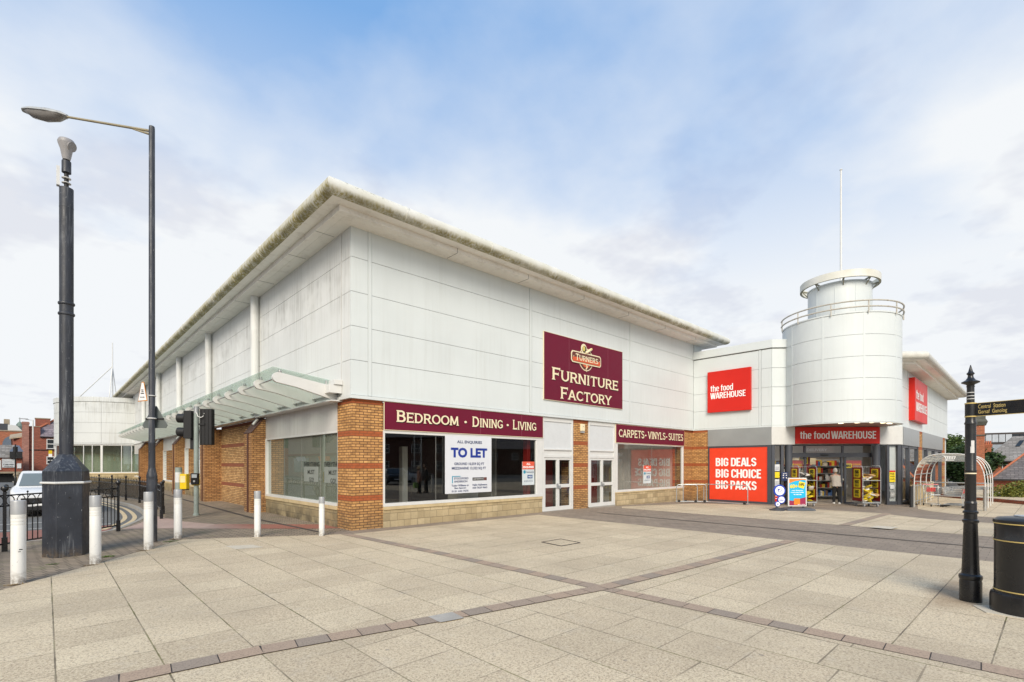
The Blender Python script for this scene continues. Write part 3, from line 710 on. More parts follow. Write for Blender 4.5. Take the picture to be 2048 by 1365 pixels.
BN = [(.90, 8.46)]+[(.97+.20*math.sin(R(a)), 8.655-.20*math.cos(R(a))) for a in range(0, 181, 15)]+[(.80, 8.86), (.80, 8.5)]
def gj(m, sg):
    if 0 in sg:
        for k in range(16): m.tube([(-.97-.203*math.sin(R(a)), 1.13+3.05*k, 8.655-.203*math.cos(R(a))) for a in range(-5, 186, 12)], .012, 6)
    else:
        for k in range(7): m.tube([(1.03+3.05*k, -.97-.203*math.sin(R(a)), 8.655-.203*math.cos(R(a))) for a in range(-5, 186, 12)], .010, 6)
for sg, mt in (((1, 2), GUT_F), ((0,), GUT_L)):
    m = MB(); sweep(m, BN, sg)
    gj(m, sg); m.out('gutter', mt, fs_, smooth=True)
'''
for k in range(16):
    y = -.97+3.05*k+2.1; m.tube([(-.97-.203*math.sin(R(a)), y, 8.655-.203*math.cos(R(a))) for a in range(-5, 186, 12)], .012, 6)
for k in range(7):
    x = -.97+3.05*k+2.0; m.tube([(x, -.97-.203*math.sin(R(a)), 8.655-.203*math.cos(R(a))) for a in range(-5, 186, 12)], .010, 6)
'''
m = MB(); sweep(m, [(.82, 8.84), (-7.5, 9.9), (-7.5, 9.8), (.7, 8.6)]); m.box(7.4, 13, 7.4, 58, 9.78, 9.89); m.out('roof', pm('roof_sheet', (.33, .34, .34), .5), fs_)
for y in COLY[:5]:
    m = MB().cyl(-.20, y, 4.1, 8.312, .148, 24); m.out('column', W_L, fs_, smooth=True)
# brick piers
m = MB().box(0, .93, 0, .92, -.3, 3.64); m.out('brick_pier', BR_Y, fs_)
m = MB().box(9.39, 10.38, 0, .6, -.3, 3.62); m.out('brick_pier', BR_Y, fs_)
m = MB().box(18.48, 19.6, 0, .6, -.4, 3.62); m.out('brick_pier', BR_Y, fs_)
PY = [7.21+7.5*k for k in range(5)]
DP_ = pm('downpipe_brown', (.09, .035, .022), .6)
for y in PY:
    m = MB().ext([(.45, -.3), (-.52, -.3), (-.52, 3.02), (-.10, 3.52), (.45, 3.52)], 'y', y, y+.95)
    p = m.out('brick_pier', BR_P, fs_)
    q = MB().ext([(-.545, 2.99), (-.525, 2.99), (-.09, 3.53), (-.11, 3.56)], 'y', y-.02, y+.97); q.box(-.56, -.515, y+.36, y+.46, -.1, 3.0); q.out('coping_trim', DP_, p)
    m = MB().tube([(-.25, y+.2, 3.66), (-.25, y+.2, 3.52), (-.42, y+.2, 3.30)], .05, 10); m.cyl(-.25, y+.2, 3.56, 3.68, .09, 12, .12); m.out('downpipe', PVC, fs_, smooth=True)
for a, b in ((8.16, 14.71), (30.66+.0, 37.21)):
    MB().box(.2, .45, a, b, -.3, 3.62).out('brick_wall', BR_W, fs_)
m = MB().box(-.06, -.02, 7.0, 7.06, .55, .62); 
# glazed bays on the street side
def lwin(y0, y1, back, joints=(), stone=STONE_L, grid=False):
    z0, z1 = .64, 2.76
    p = MB().box(-.02, .3, y0, y1, -.3, .50).out('plinth', stone, fs_)
    MB().box(-.05, .3, y0, y1, .503, .62).out('coping', STONE_C, p, bevel=.01)
    MB().box(-.025, .2, y0, y1, z1+.02, 3.62).out('white_panel', LPANEL, fs_)
    f = MB().box(-.05, .10, y0, y1, z0-.02, z0+.055); f.box(-.03, .08, y0, y1, z1-.035, z1+.02)
    f.box(-.045, .08, y1-.08, y1, z0, z1); f.box(.0, .08, y0-.01, y0+.02, z0, z1)
    fr_ = f.out('window', PVC, fs_)
    MB().poly([(.05, y0-.6 if y0 < 1 else y0, z0+.05), (.05, y1-.08, z0+.05), (.05, y1-.08, z1-.03), (.05, y0-.6 if y0 < 1 else y0, z1-.03)]).out('glass', GLASSL, fr_)
    j = MB()
    for q in joints: j.box(.044, .052, q-.008, q+.008, z0+.05, z1-.03)
    if grid:
        for q in range(1, 12): j.box(.03, .045, y0, y1, z0+.05+q*.17, z0+.065+q*.17)
    if joints: j.out('glazing_joint', DARKGAP, fr_)
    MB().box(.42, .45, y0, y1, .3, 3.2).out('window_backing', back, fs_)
    return fr_
lw = lwin(.92, 7.21, INTG, (2.25, 3.8, 5.4), STONE_L)
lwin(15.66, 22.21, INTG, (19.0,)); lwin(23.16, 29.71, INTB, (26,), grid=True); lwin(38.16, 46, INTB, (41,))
GHOST = pm('faded_lettering', (.03, .034, .028), .7); PALEP = pm('inner_poster', (.24, .265, .24), .6)
# closing-down posters behind the glass, seen through it
PXS = pm('poster_script', (.60, .16, .08), .6)
for k, (yc, w_) in enumerate(((2.95, 1.30), (1.32, 1.30))):
    pr = root('window_poster', ('closing poster reading EVERYTHING MUST GO in the middle of the first street window', 'closing poster reading EVERYTHING MUST GO beside the corner pier in the first street window')[k], 'poster', (.040, yc, 1.62), R(-90), 'closing posters in the first street window')
    MB().box(-.62, .55, .0, .004, -.36, .12).out('sheet', PALEP, pr, local=True)
    m = MB()
    write(m, 'EVERYTHING', -.62, .62, .13, .27, -.004, .015); write(m, 'MUST', -.30, .26, -.12, .02, -.004, .015); write(m, 'GO!', -.18, .20, -.36, -.22, -.004, .015)
    m.out('lettering', GHOST, pr, local=True)
# plinths and windows on the square
def fwin(x0, x1, z0, gx1, gx0=None, top=2.80, zb=-.3, gm=GLASS):
    p = MB().box(x0, x1, -.03, .3, zb, .50).out('plinth', STONE, fs_)
    MB().box(x0, x1, -.06, .3, .503, z0-.02).out('coping', STONE_C, p, bevel=.01)
    gx0 = gx0 or x0+.05
    f = MB().box(x0, x1, -.06, .08, z0-.017, z0+.075); f.box(x0, x1, -.04, .08, top-.085, top); f.box(x0, gx0, -.035, .08, z0+.076, top-.086)
    f.box(gx1, x1, -.035, .08, z0+.076, top-.086); f.box(gx1-.05, gx1, -.02, .06, z0+.077, top-.087)
    w_ = f.out('window', PVC, fs_)
    MB().poly([(gx0, 0, z0+.07), (gx1, 0, z0+.07), (gx1, 0, top-.08), (gx0, 0, top-.08)]).out('glass', gm, w_)
    return w_
fw1 = fwin(.93, 7.56, .62, 7.27)
fw2 = fwin(12.28, 18.48, .58, 18.36, 12.47, gm=GLASSR)
def joints(fr_, xs):
    j = MB()
    for x in xs: j.box(x-.006, x+.006, -.004, .004, .68, 2.72)
    j.out('glazing_joint', DARKGAP, fr_)
joints(fw1, (2.75, 5.05)); joints(fw2, (15.35,))
def door(x0, x1):
    d = MB()
    d.box(x0, x0+.09, -.03, .09, -.2, 3.62); d.box(x1-.09, x1, -.03, .09, -.2, 3.62); d.box(x0+.09, x1-.09, -.03, .09, 3.46, 3.62)
    d.box(x0+.09, x1-.09, -.045, .09, 2.36, 2.405); d.box(x0+.09, x1-.09, -.04, .09, 2.07, 2.165)
    dr_ = d.out('door', PVC, fs_)
    MB().box(x0+.09, x1-.09, 0, .06, 2.405, 3.46).out('infill_panel', WPANEL, dr_)
    MB().box(x0+.09, x1-.09, 0, .06, 2.165, 2.36).out('infill_panel', PVC, dr_)
    c = (x0+x1)/2
    for a, b in ((x0+.10, c-.004), (c+.004, x1-.10)):
        l = MB(); l.box(a, a+.075, -.02, .05, .02, 2.06); l.box(b-.075, b, -.02, .05, .02, 2.06); l.box(a+.075, b-.075, -.02, .05, 1.98, 2.06)
        l.box(a+.075, b-.075, -.02, .05, .02, .17); l.box(a+.075, b-.075, -.02, .05, .90, 1.03)
        l.out('door_leaf', PVC, dr_)
    MB().poly([(x0+.12, .02, .1), (x1-.12, .02, .1), (x1-.12, .02, 2.0), (x0+.12, .02, 2.0)]).out('glass', GLASS, dr_)
    h = MB().box(c-.10, c-.02, -.06, -.02, .88, 1.06); h.box(c+.01, c+.12, -.06, -.02, .86, .98)
    h.box(c-.62, c-.10, .06, .09, .98, 1.01); h.box(c+.12, c+.6, .06, .09, .98, 1.01); h.out('handle', GALV, dr_)
    MB().box(x0, x1, -.05, .2, -.3, .02).out('threshold', KERB, dr_)
door(7.57, 9.38); door(10.39, 12.27)
# interiors
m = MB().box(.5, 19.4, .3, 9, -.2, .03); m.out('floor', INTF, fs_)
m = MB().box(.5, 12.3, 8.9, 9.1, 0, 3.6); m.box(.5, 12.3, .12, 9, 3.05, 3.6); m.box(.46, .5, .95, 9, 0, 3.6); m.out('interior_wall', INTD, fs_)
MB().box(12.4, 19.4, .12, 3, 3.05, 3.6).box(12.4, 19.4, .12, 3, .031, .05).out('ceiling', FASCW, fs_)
m = MB().box(7.02, 7.2, .25, .45, 0, 3); m.box(8.85, 9.3, 1.0, 1.2, 0, 3); m.box(11.75, 12.2, .9, 1.1, 0, 3); m.out('red_post', REDP, fs_)
m = MB().box(7.4, 7.5, 2.5, 9, 0, 3.05); m.box(12.27, 12.4, 1.2, 9, 0, 3.05); m.box(12.4, 14.4, 2.4, 2.5, 0, 3.05); m.box(14.4, 15.5, 1.3, 2.5, 0, 3.05); m.box(15.5, 19.4, 2.1, 2.2, 0, 3.05); m.box(18.55, 18.6, .3, 2.1, 0, 3.05); m.out('partition', INTW, fs_)
m = MB().box(12.55, 13.85, 2.36, 2.405, 0, 2.15); m.out('inner_door', INTD, fs_)
m = MB().box(2.4, 2.6, 1.4, 1.6, 0, 2.4); m.box(4.3, 5.2, .9, 1.5, .03, .8); m.out('shop_fitting', INTW, fs_)
m = MB()
for x in (.93, 7.56): pass
# canopy
cp = MB().box(-.17, -.06, .55, 39.1, 3.80, 4.02)
cp.box(-.34, .0, .6, 39.1, 3.585, 3.62); cp.box(-.42, -.06, .50, .80, 3.80, 4.03); cp.box(-.30, -.055, .46, .84, 4.035, 4.17)
cn = cp.out('canopy', PVC, fs_, bevel=.006)
prof = [(0, 4.0), (-.9, 4.13), (-1.60, 4.238)]+[(-1.66+.135*math.cos(R(a)), 4.105+.135*math.sin(R(a))) for a in range(80, 271, 19)]+[(-1.2, 3.90), (-.25, 3.665), (-.1, 3.645), (0, 3.66)]
arm0 = None
for k in range(25):
    y = .85+1.575*k
    if arm0 is None:
        arm0 = MB().ext(prof, 'y', y-.05, y+.05).out('canopy_arm', PVC, cn); a = arm0
        ft = MB().cyl(-1.60, y, 4.20, 4.32, .035, 10); ft.cyl(-1.60, y, 4.262, 4.278, .06, 10); ft.cyl(-.36, y, 4.04, 4.17, .03, 10)
        ft_me = ft.out('f', STEEL, cn, smooth=True); fm = ft_me.data; bpy.data.objects.remove(ft_me)
    else: a = arm0.copy(); col.objects.link(a); a.parent = cn; a.location.y = y-.85
    g = bpy.data.objects.new('glass_clamp', fm); col.objects.link(g); g.parent = cn; g.location.y = y-.85
MB().tube([(-1.66, .85, 4.105), (-1.66, 38.7, 4.105)], .02, 8).out('tie_rail', STEEL, cn, smooth=True)
m = MB()
for k in range(25):
    a, b = .85+1.575*k-.79, .85+1.575*k+.775
    if k == 0: a = .78
    m.add([(-.10, a, 4.15), (-1.80, a, 4.35), (-1.80, b, 4.35), (-.10, b, 4.15), (-.10, a, 4.165), (-1.80, a, 4.365), (-1.80, b, 4.365), (-.10, b, 4.165)], [(0, 1, 2, 3), (4, 7, 6, 5), (0, 4, 5, 1), (1, 5, 6, 2), (2, 6, 7, 3)])
m.out('canopy_glass', GLASSC, cn)

# alarm box
ab = root('alarm_box', 'small cream alarm box high on the brick pier between the two glazed doors', 'alarm box', (9.95, -.005, 3.2))
MB().box(9.83, 10.08, -.09, -.004, 3.17, 3.46).out('casing', CREAM, ab, bevel=.02); MB().box(9.85, 10.06, -.08, -.01, 3.10, 3.16).out('lamp_strip', BOLG, ab)
MB().disc(9.955, -.09, 3.36, .016, -.094, 12).out('keyhole', BLACKM, ab)

# ---------------------------------------------------------------- signs on the furniture store
def board(name, label, x0, x1, z0, z1, y=-.07, mat=MAROON, t=.035, edge=CREAM, cat='sign'):
    r = root(name, label, cat, (x0, y, z0)); 
    MB().box(0, x1-x0, 0, t, 0, z1-z0).out('sign_board', mat, r, local=True)
    if edge:
        w_, h_ = x1-x0, z1-z0; e = MB().box(-.012, w_+.012, .002, t+.004, h_, h_+.014); e.box(-.012, w_+.012, .002, t+.004, -.014, 0); e.box(-.012, 0, .002, t+.004, 0, h_); e.box(w_, w_+.012, .002, t+.004, 0, h_)
        e.out('edge_trim', edge, r, local=True)
    return r
s1 = board('shop_sign', 'tall maroon sign with a crest and cream FURNITURE FACTORY lettering on the white wall', 7.59, 12.74, 4.28, 6.84, -.10)
def dual(r, texts, wd=.165):
    m = MB()
    for (s, a, b, c, d_) in texts: serif(m, s, a+.018, b+.018, c-.020, d_-.020, -.004, wd*1.05)
    m.out('letter_shadow', DKGREEN, r, local=True)
    m = MB()
    for (s, a, b, c, d_) in texts: serif(m, s, a, b, c, d_, -.014, wd)
    m.out('lettering', CREAM, r, local=True)
dual(s1, [('^FURNITURE', .40, 4.80, .79, 1.27), ('^FACTORY', .90, 4.28, .10, .56)])
# crest: disc, ribboned plaque, stylised scroll
cx_, cz_ = 2.52, 1.84
m = MB().disc(cx_, -.004, cz_, .47, -.010, 40); m.out('crest_rim', CREAM, s1, local=True)
m = MB().disc(cx_, -.012, cz_, .43, -.016, 40); m.out('crest_ring', BROWN, s1, local=True)
m = MB().disc(cx_, -.018, cz_, .33, -.022, 40); m.out('crest_disc', ORANGE, s1, local=True)
def oct_(mb, x, z, w_, h_, c, y0, y1):
    P = [(x-w_+c, z-h_), (x+w_-c, z-h_), (x+w_, z-h_+c), (x+w_, z+h_-c), (x+w_-c, z+h_), (x-w_+c, z+h_), (x-w_, z+h_-c), (x-w_, z-h_+c)]
    mb.ext(P, 'y', y0, y1); return mb
oct_(MB(), cx_, cz_+.02, .98, .235, .08, -.040, -.024).out('plaque_rim', CREAM, s1, local=True)
oct_(MB(), cx_, cz_+.02, .93, .19, .065, -.048, -.042).out('plaque', BROWN, s1, local=True)
oct_(MB(), cx_, cz_-.075, .90, .085, .02, -.054, -.050).out('plaque', ORANGE, s1, local=True)
m = MB(); serif(m, '^TURNERS', cx_-.74, cx_+.74, cz_-.10, cz_+.15, -.060, .18); m.add([(cx_+sx*.84+.022*math.cos(a*.7854), -.060, cz_+.03+.022*math.sin(a*.7854)) for sx in (-1,) for a in range(8)], [tuple(range(8))]); m.add([(cx_+.84+.022*math.cos(a*.7854), -.060, cz_+.03+.022*math.sin(a*.7854)) for a in range(8)], [tuple(range(8))])
m.out('lettering', CREAM, s1, local=True)
# turned-wood emblem above the plaque: round head and angled spindle with pale outline
m = MB().disc(cx_-.17, -.026, cz_+.42, .185, -.034, 28, .20); m.tube([(cx_-.08, -.045, cz_+.25), (cx_+.30, -.045, cz_+.46)], .055, 10); m.out('crest_emblem', CREAM, s1, local=True)
m = MB().disc(cx_-.14, -.036, cz_+.40, .13, -.040, 24, .145); m.out('crest_emblem', DKGREEN, s1, local=True)
m = MB().disc(cx_-.18, -.042, cz_+.42, .08, -.047, 24, .11); m.tube([(cx_+.17, -.055, cz_+.39), (cx_+.32, -.055, cz_+.475)], .045, 10); m.out('crest_emblem', pm('emblem_gold', (.62, .52, .14), .5), s1, local=True)
m = MB().tube([(cx_, -.03, cz_-.24), (cx_+.05, -.03, cz_-.32), (cx_-.03, -.03, cz_-.40), (cx_+.02, -.03, cz_-.50)], .035, 8, r2=.015); m.out('crest_emblem', CREAM, s1, local=True)
m = MB()
for x in (1.45, 4.05): m.box(x, x+.008, -.0015, .0, .02, 2.54)
m.out('panel_seam', pm('seam_pale', (.30, .09, .12), .6), s1, local=True)
s2 = board('shop_sign', 'long maroon fascia sign reading BEDROOM DINING LIVING over the wide window', .945, 7.555, 2.815, 3.61, -.072)
dual(s2, [('^BEDROOM', .36, 2.62, .24, .58), ('.', 2.83, 3.02, .22, .56), ('^DINING', 3.18, 4.56, .24, .58), ('.', 4.70, 4.89, .22, .56), ('^LIVING', 5.02, 6.24, .24, .58)])
m = MB()
for x in (3.55, 5.48): m.box(x, x+.01, -.0015, 0, .01, .78)
m.out('panel_seam', pm('seam_pale2', (.28, .07, .11), .6), s2, local=True)
s3 = board('shop_sign', 'maroon fascia sign reading CARPETS VINYLS SUITES over the smaller window', 12.29, 18.47, 2.775, 3.59, -.072)
dual(s3, [('CARPETS', .18, 2.26, .25, .60), ('.', 2.31, 2.53, .24, .59), ('VINYLS', 2.60, 4.22, .25, .60), ('.', 4.25, 4.47, .24, .59), ('SUITES', 4.52, 6.02, .25, .60)])
# to-let board
TL = root('to_let_board', 'white agents board with blue TO LET lettering fixed across the wide window', 'sign', (3.06, -.075, .88))
W_, H_ = 1.92, 1.84
MB().box(0, W_, 0, .02, 0, H_).out('sign_board', pm('board_white', (.66, .68, .72), .4, var=.03), TL, local=True)
def wr(mb, s, u0, u1, v0, v1, **k): write(mb, s, u0*W_, u1*W_, (1-v1)*H_, (1-v0)*H_, -.004, **k)
m = MB(); wr(m, 'TO LET', .11, .90, .20, .375, bold=.05); m.out('lettering', BLUE, TL, local=True)
m = MB(); wr(m, 'ALL ENQUIRIES', .24, .78, .072, .132, bold=.028); wr(m, 'GROUND 10,559 SQ FT', .18, .83, .46, .515, bold=.028); wr(m, 'MEZZANINE 13,322 SQ FT', .13, .87, .538, .592, bold=.028)
wr(m, 'STOCKFORD', .175, .48, .722, .758, bold=.028); wr(m, 'ANDERSON', .175, .455, .775, .811, bold=.028)
wr(m, 'Tudor Williams or', .125, .49, .845, .88, bold=.028); wr(m, 'Ben Spaven', .185, .43, .892, .930, bold=.028); wr(m, '0151 632 7575', .13, .48, .945, .978, bold=.028)
wr(m, 'Nalin Nallweera', .57, .90, .845, .88, bold=.028); wr(m, '020 7629 9663', .57, .90, .898, .932, bold=.028)
m.out('lettering', NAVY, TL, local=True)
m = MB().box(.135*W_, .31*W_, -.004, -.001, (1-.71)*H_, (1-.697)*H_); m.box(.135*W_, .152*W_, -.004, -.001, (1-.82)*H_, (1-.711)*H_); m.out('corner_mark', TEAL, TL, local=True)
m = MB().box(.57*W_, .82*W_, -.004, -.001, (1-.785)*H_, (1-.73)*H_); m.out('logo_block', BLACKM, TL, local=True)
m = MB().box(.825*W_, .89*W_, -.004, -.001, (1-.785)*H_, (1-.73)*H_); m.out('logo_block', pm('logo_brown', (.13, .04, .035), .5), TL, local=True)
m = MB(); write(m, 'GARNET MEGEN POLLIA', .585*W_, .81*W_, (1-.766)*H_, (1-.749)*H_, -.006, .02); m.out('lettering', WHITE, TL, local=True)
def enq(x0, x1, z0, z1, label):
    r = root('agent_notice', label, 'notice', (x0, -.02, z0)); w_, h_ = x1-x0, z1-z0
    MB().box(0, w_, 0, .012, 0, h_).out('sheet', pm('notice_white', (.60, .66, .68), .4), r, local=True)
    MB().box(0, w_, -.004, -.001, h_*.67, h_).out('red_heading', ORANGE2, r, local=True)
    m = MB(); write(m, 'ALL', w_*.33, w_*.66, h_*.86, h_*.95, -.006, .04); write(m, 'ENQUIRIES', w_*.06, w_*.94, h_*.71, h_*.81, -.006, .04); m.out('lettering', WHITE, r, local=True)
    MB().disc(w_*.17, -.003, h_*.56, w_*.10, -.006, 16).out('logo_roundel', TEAL, r, local=True)
    MB().box(w_*.42, w_*.84, -.004, -.001, h_*.28, h_*.43).out('logo_block', pm('logo_blue', (.02, .09, .26), .5), r, local=True)
    m = MB(); write(m, 'Commercial', w_*.30, w_*.94, h_*.52, h_*.59, -.006, .01); write(m, '01244 351212', w_*.12, w_*.86, h_*.14, h_*.20, -.006, .0); m.out('lettering', NAVY, r, local=True)
    m = MB(); write(m, 'WILD', w_*.48, w_*.78, h_*.32, h_*.39, -.006, .03); m.out('lettering', WHITE, r, local=True)
ORANGE2 = pm('notice_orange_red', (.70, .10, .05), .4)
enq(6.52, 7.14, 1.05, 1.91, 'red topped ALL ENQUIRIES notice at the right edge of the wide window'); enq(14.60, 15.27, .89, 1.74, 'red topped ALL ENQUIRIES notice in the middle of the smaller window under the CARPETS sign')

# ---------------------------------------------------------------- far rotunda
ro = root('rotunda', 'round white clad corner block with tall glazing at the far end of the street front', 'building', (.3, 51.2, 0))
RC = (.3, 51.2); RR = 5.85; A0, A1 = R(95), R(272)
m = MB(); zr = [3.72, 4.65, 5.6, 6.55, 7.5]
for i in range(6):
    a, b = A0+(A1-A0)*i/6+.0016, A0+(A1-A0)*(i+1)/6-.0016
    for j in range(4): m.arc(*RC, RR-.05, RR, a, b, zr[j]+.008, zr[j+1]-.008, 10)
m.out('cladding', W_ROT, ro, smooth=True)
MB().arc(*RC, RR-.3, RR-.03, A0, A1, 3.6, 7.6, 48).out('cladding_backing', DARKGAP, ro)
m = MB().arc(*RC, RR-.3, RR+.05, A0, A1, 7.52, 7.95, 48); m.arc(*RC, RR-.3, RR+.03, A0, A1, 3.6, 3.70, 48); m.out('parapet', W_ROT, ro, smooth=True)
m = MB().arc(*RC, RR-.3, RR-.02, A0, A1, -.3, .85, 48); m.out('plinth', STONE_L, ro, smooth=True)
MB().arc(*RC, RR-.3, RR+.02, A0, A1, .852, .95, 48).out('coping', STONE_C, ro, smooth=True)
fr_ = MB().arc(*RC, RR-.16, RR-.04, A0, A1, .953, 1.05, 48); fr_.arc(*RC, RR-.16, RR-.04, A0, A1, 3.5, 3.6, 48)
for i in range(0, 25):
    a = A0+(A1-A0)*i/24; wd = .05 if i % 4 else .17
    if i % 2 == 0 or i % 4 == 3: fr_.arc(*RC, RR-.15, RR-.045, a-wd/RR/2, a+wd/RR/2, 1.05, 3.5, 1)
wf = fr_.out('window', PVC, ro)
MB().arc(*RC, RR-.1, RR-.09, A0, A1, 1.05, 3.5, 48).out('glass', GLASSD, wf, smooth=True)
MB().arc(*RC, RR-1.6, RR-1.5, A0, A1, 0, 3.6, 32).out('interior_wall', INTW, ro); MB().cyl(*RC, 3.55, 3.6, RR-.3, 32).out('ceiling', INTC, ro); MB().cyl(*RC, 7.6, 7.7, RR-.2, 32).out('roof', DARKGAP, ro)
ms = root('roof_mast', 'thin pale mast with a long raking stay on the far rotunda roof', 'mast', (-1.2, 51.2, 7.7))
MB().tube([(-1.2, 51.2, 7.7), (-1.2, 51.2, 14.05)], .07, 8, r2=.045).out('pole', PVC, ms)
for q in ((-4.2, 52.9), (-1.55, 50.7), (-.75, 51.9)): MB().tube([(-1.2, 51.2, 11.65), (*q, 7.8)], .045, 6).out('stay', PVC, ms)
# ---------------------------------------------------------------- food store
fo = root('supermarket_building', 'white clad corner supermarket with a round drum tower over the entrance', 'building', (19.57, -4.02, -.15))
SQ = .70710678; P0 = Vector((19.57, -4.02)); P1 = Vector((23.88, -8.33)); U = Vector((SQ, -SQ)); Nn = Vector((-SQ, -SQ))
def dg(s, d=0.0): return (P0.x+U.x*s+Nn.x*d, P0.y+U.y*s+Nn.y*d)      # s along the diagonal front, d in front of it
def dbox(mb, s0, s1, d0, d1, z0, z1):
    mb.prism([dg(s0, d0), dg(s1, d0), dg(s1, d1), dg(s0, d1)], z0, z1); return mb
ZR = [3.70, 4.63, 5.56, 6.49, 7.42]
def cl_y2(mb, y0, y1, x, rows, g=.008, t=.05): cl_y(mb, y0, y1, x, rows, g, t)
m = MB()
cl_y(m, -3.45, -.06, 19.52, ZR); cl_y(m, -4.04, -3.56, 19.52, ZR); m.box(19.505, 19.55, -3.55, -3.46, 3.70, 7.42)
for a, b in zip(ZR[:-1], ZR[1:]): dbox(m, .0, .95, .0, .05, a+.008, b-.008)
m.box(19.48, 19.6, -4.04, -.1, 3.62, 3.695); dbox(m, -.02, 6.13, -.05, .09, 3.62, 3.695)
m.out('cladding', W_R, fo)
m = MB().box(19.56, 19.9, -4.0, -.1, 3.6, 7.6); dbox(m, 0, 1.2, -.3, -.01, 3.6, 7.5); dbox(m, 1.2, 6.1, -.3, -.01, 3.6, 6.6); m.out('cladding_backing', DARKGAP, fo)
m = MB().box(19.46, 19.8, -4.06, -.06, 7.46, 7.86); dbox(m, -.03, 1.4, -.3, .11, 7.46, 7.86); m.out('parapet', W_R, fo, bevel=.01)
m = MB().box(19.45, 19.455, -1.6, -1.59, 7.46, 7.86)
MB().prism([(19.8, -4), (19.8, 4), (32, 4), (32, -6), (22, -6.3)], 7.35, 7.45).out('roof', FASC, fo)
# right wing
WX1 = 42.0; WR = [3.70, 4.65, 5.6, 6.56]
m = MB()
for a, b in ((23.9, 25.6), (25.7, 33.0), (33.1, WX1)):
    for z0, z1 in zip(WR[:-1], WR[1:]): m.box(a+.01, b-.01, -8.38, -8.33, z0+.008, z1-.008)
m.box(23.85, WX1, -8.43, -8.3, 3.62, 3.695); m.out('cladding', W_R, fo)
m = MB().box(23.7, WX1-.02, -8.325, -8.0, 3.6, 6.6); m.box(WX1-.3, WX1, -8.3, 4, -.3, 6.6); m.out('cladding_backing', W_R, fo)
def eo(e): return [dg(1.2, e), (23.88-e*.4142, -8.33-e), (WX1+e*.7, -8.33-e), (WX1+e*.7, 4)]
def sweep2(mb, prof):
    n = len(prof); P = [[(*eo(e)[k], z) for e, z in prof] for k in range(4)]
    for s_ in range(3): mb.add(P[s_]+P[s_+1], [(i, (i+1) % n, n+(i+1) % n, n+i) for i in range(n)])
    return mb
sweep2(MB(), [(-.1, 6.52), (.62, 6.52), (.62, 6.66), (.95, 6.66), (.95, 6.72), (-.1, 6.72)]).out('soffit', SOFF, fo)
sweep2(MB(), [(.90, 6.68)]+[(.97+.18*math.sin(R(a)), 6.86-.18*math.cos(R(a))) for a in range(0, 181, 15)]+[(-.3, 7.2), (-.3, 6.7)]).out('gutter', pm('gutter_white', (.62, .61, .56), .4, dirt=.15), fo, smooth=True)
MB().prism([dg(1.3, .9), (23.5, -9.2), (WX1+.6, -9.2), (WX1+.6, 4), (24, 4)], 6.9, 7.02).out('roof', FASC, fo)
# drum tower
DC = (21.47, -6.39); DR = 2.37
m = MB(); J = [R(225)+R(x) for x in (-118, -84, -47, -9.5, 29, 66, 104)]
zd = [3.66, 4.60, 5.54, 6.48, 7.42, 8.36]
for a, b in zip(J[:-1], J[1:]):
    for z0, z1 in zip(zd[:-1], zd[1:]): m.arc(*DC, DR-.05, DR, a+.006, b-.006, z0+.007, z1-.007, 14)
for a in J: m.arc(*DC, DR-.03, DR+.008, a-.016, a+.016, 3.66, 8.36, 1)
m.arc(*DC, DR-.2, DR+.035, J[0], J[-1], 3.61, 3.655, 60); m.arc(*DC, DR-.2, DR+.025, J[0], J[-1], 8.362, 8.42, 60)
tw = m.out('drum_tower', W_R, fo, smooth=True)
MB().cyl(*DC, 3.7, 8.3, DR-.06, 48).out('cladding_backing', DARKGAP, tw)
MB().cyl(*DC, 3.63, 3.66, DR-.08, 48).out('soffit', pm('drum_soffit', (.33, .22, .17), .45), tw)
dl = MB()
for a, r in ((195, 2.0), (212, 2.05), (228, 2.1), (245, 2.05), (262, 2.0)): dl.cyl(DC[0]+r*math.cos(R(a)), DC[1]+r*math.sin(R(a)), 3.615, 3.629, .10, 14)
dl.out('downlight', emis('downlight_glow', (1, .86, .55), 5.0), tw)
m = MB().cyl(*DC, 8.37, 10.12, 1.29, 48)
for a in (150, 186, 222, 258, 294): m.arc(*DC, 1.28, 1.303, R(a)-.012, R(a)+.012, 8.4, 10.1, 1)
m.arc(*DC, 1.2, 1.32, 0, R(359.9), 10.1, 10.16, 48); lan = m.out('lantern', W_R, tw, smooth=True)
MB().arc(*DC, 1.53, 1.62, 0, R(359.9), 10.20, 10.52, 60).out('ring_fascia', lichenm('ring_stained', .0), tw, smooth=True)
br = MB()
for k in range(8):
    a = R(20+45*k); c, s = math.cos(a), math.sin(a); br.tube([(DC[0]+1.1*c, DC[1]+1.1*s, 10.14), (DC[0]+1.56*c, DC[1]+1.56*s, 10.26)], .04, 6); br.tube([(DC[0]+1.28*c, DC[1]+1.28*s, 9.95), (DC[0]+1.5*c, DC[1]+1.5*s, 10.22)], .025, 6)
br.out('ring_bracket', pm('stained_steel', (.26, .25, .19), .6), tw)
RUST = pm('railing_stained', (.50, .48, .42), .5, dirt=.8, dirtc=(.20, .10, .04), scale=4.0)
for z in (8.60, 8.86): MB().tube([(DC[0]+(DR+.06)*math.cos(R(a)), DC[1]+(DR+.06)*math.sin(R(a)), z) for a in range(112, 340, 5)], .034, 8).out('guard_rail', RUST, tw, smooth=True)
for a in (118, 152, 186, 219, 252, 285, 318): MB().cyl(DC[0]+(DR+.06)*math.cos(R(a)), DC[1]+(DR+.06)*math.sin(R(a)), 8.32, 8.88, .026, 8).out('rail_post', RUST, tw)
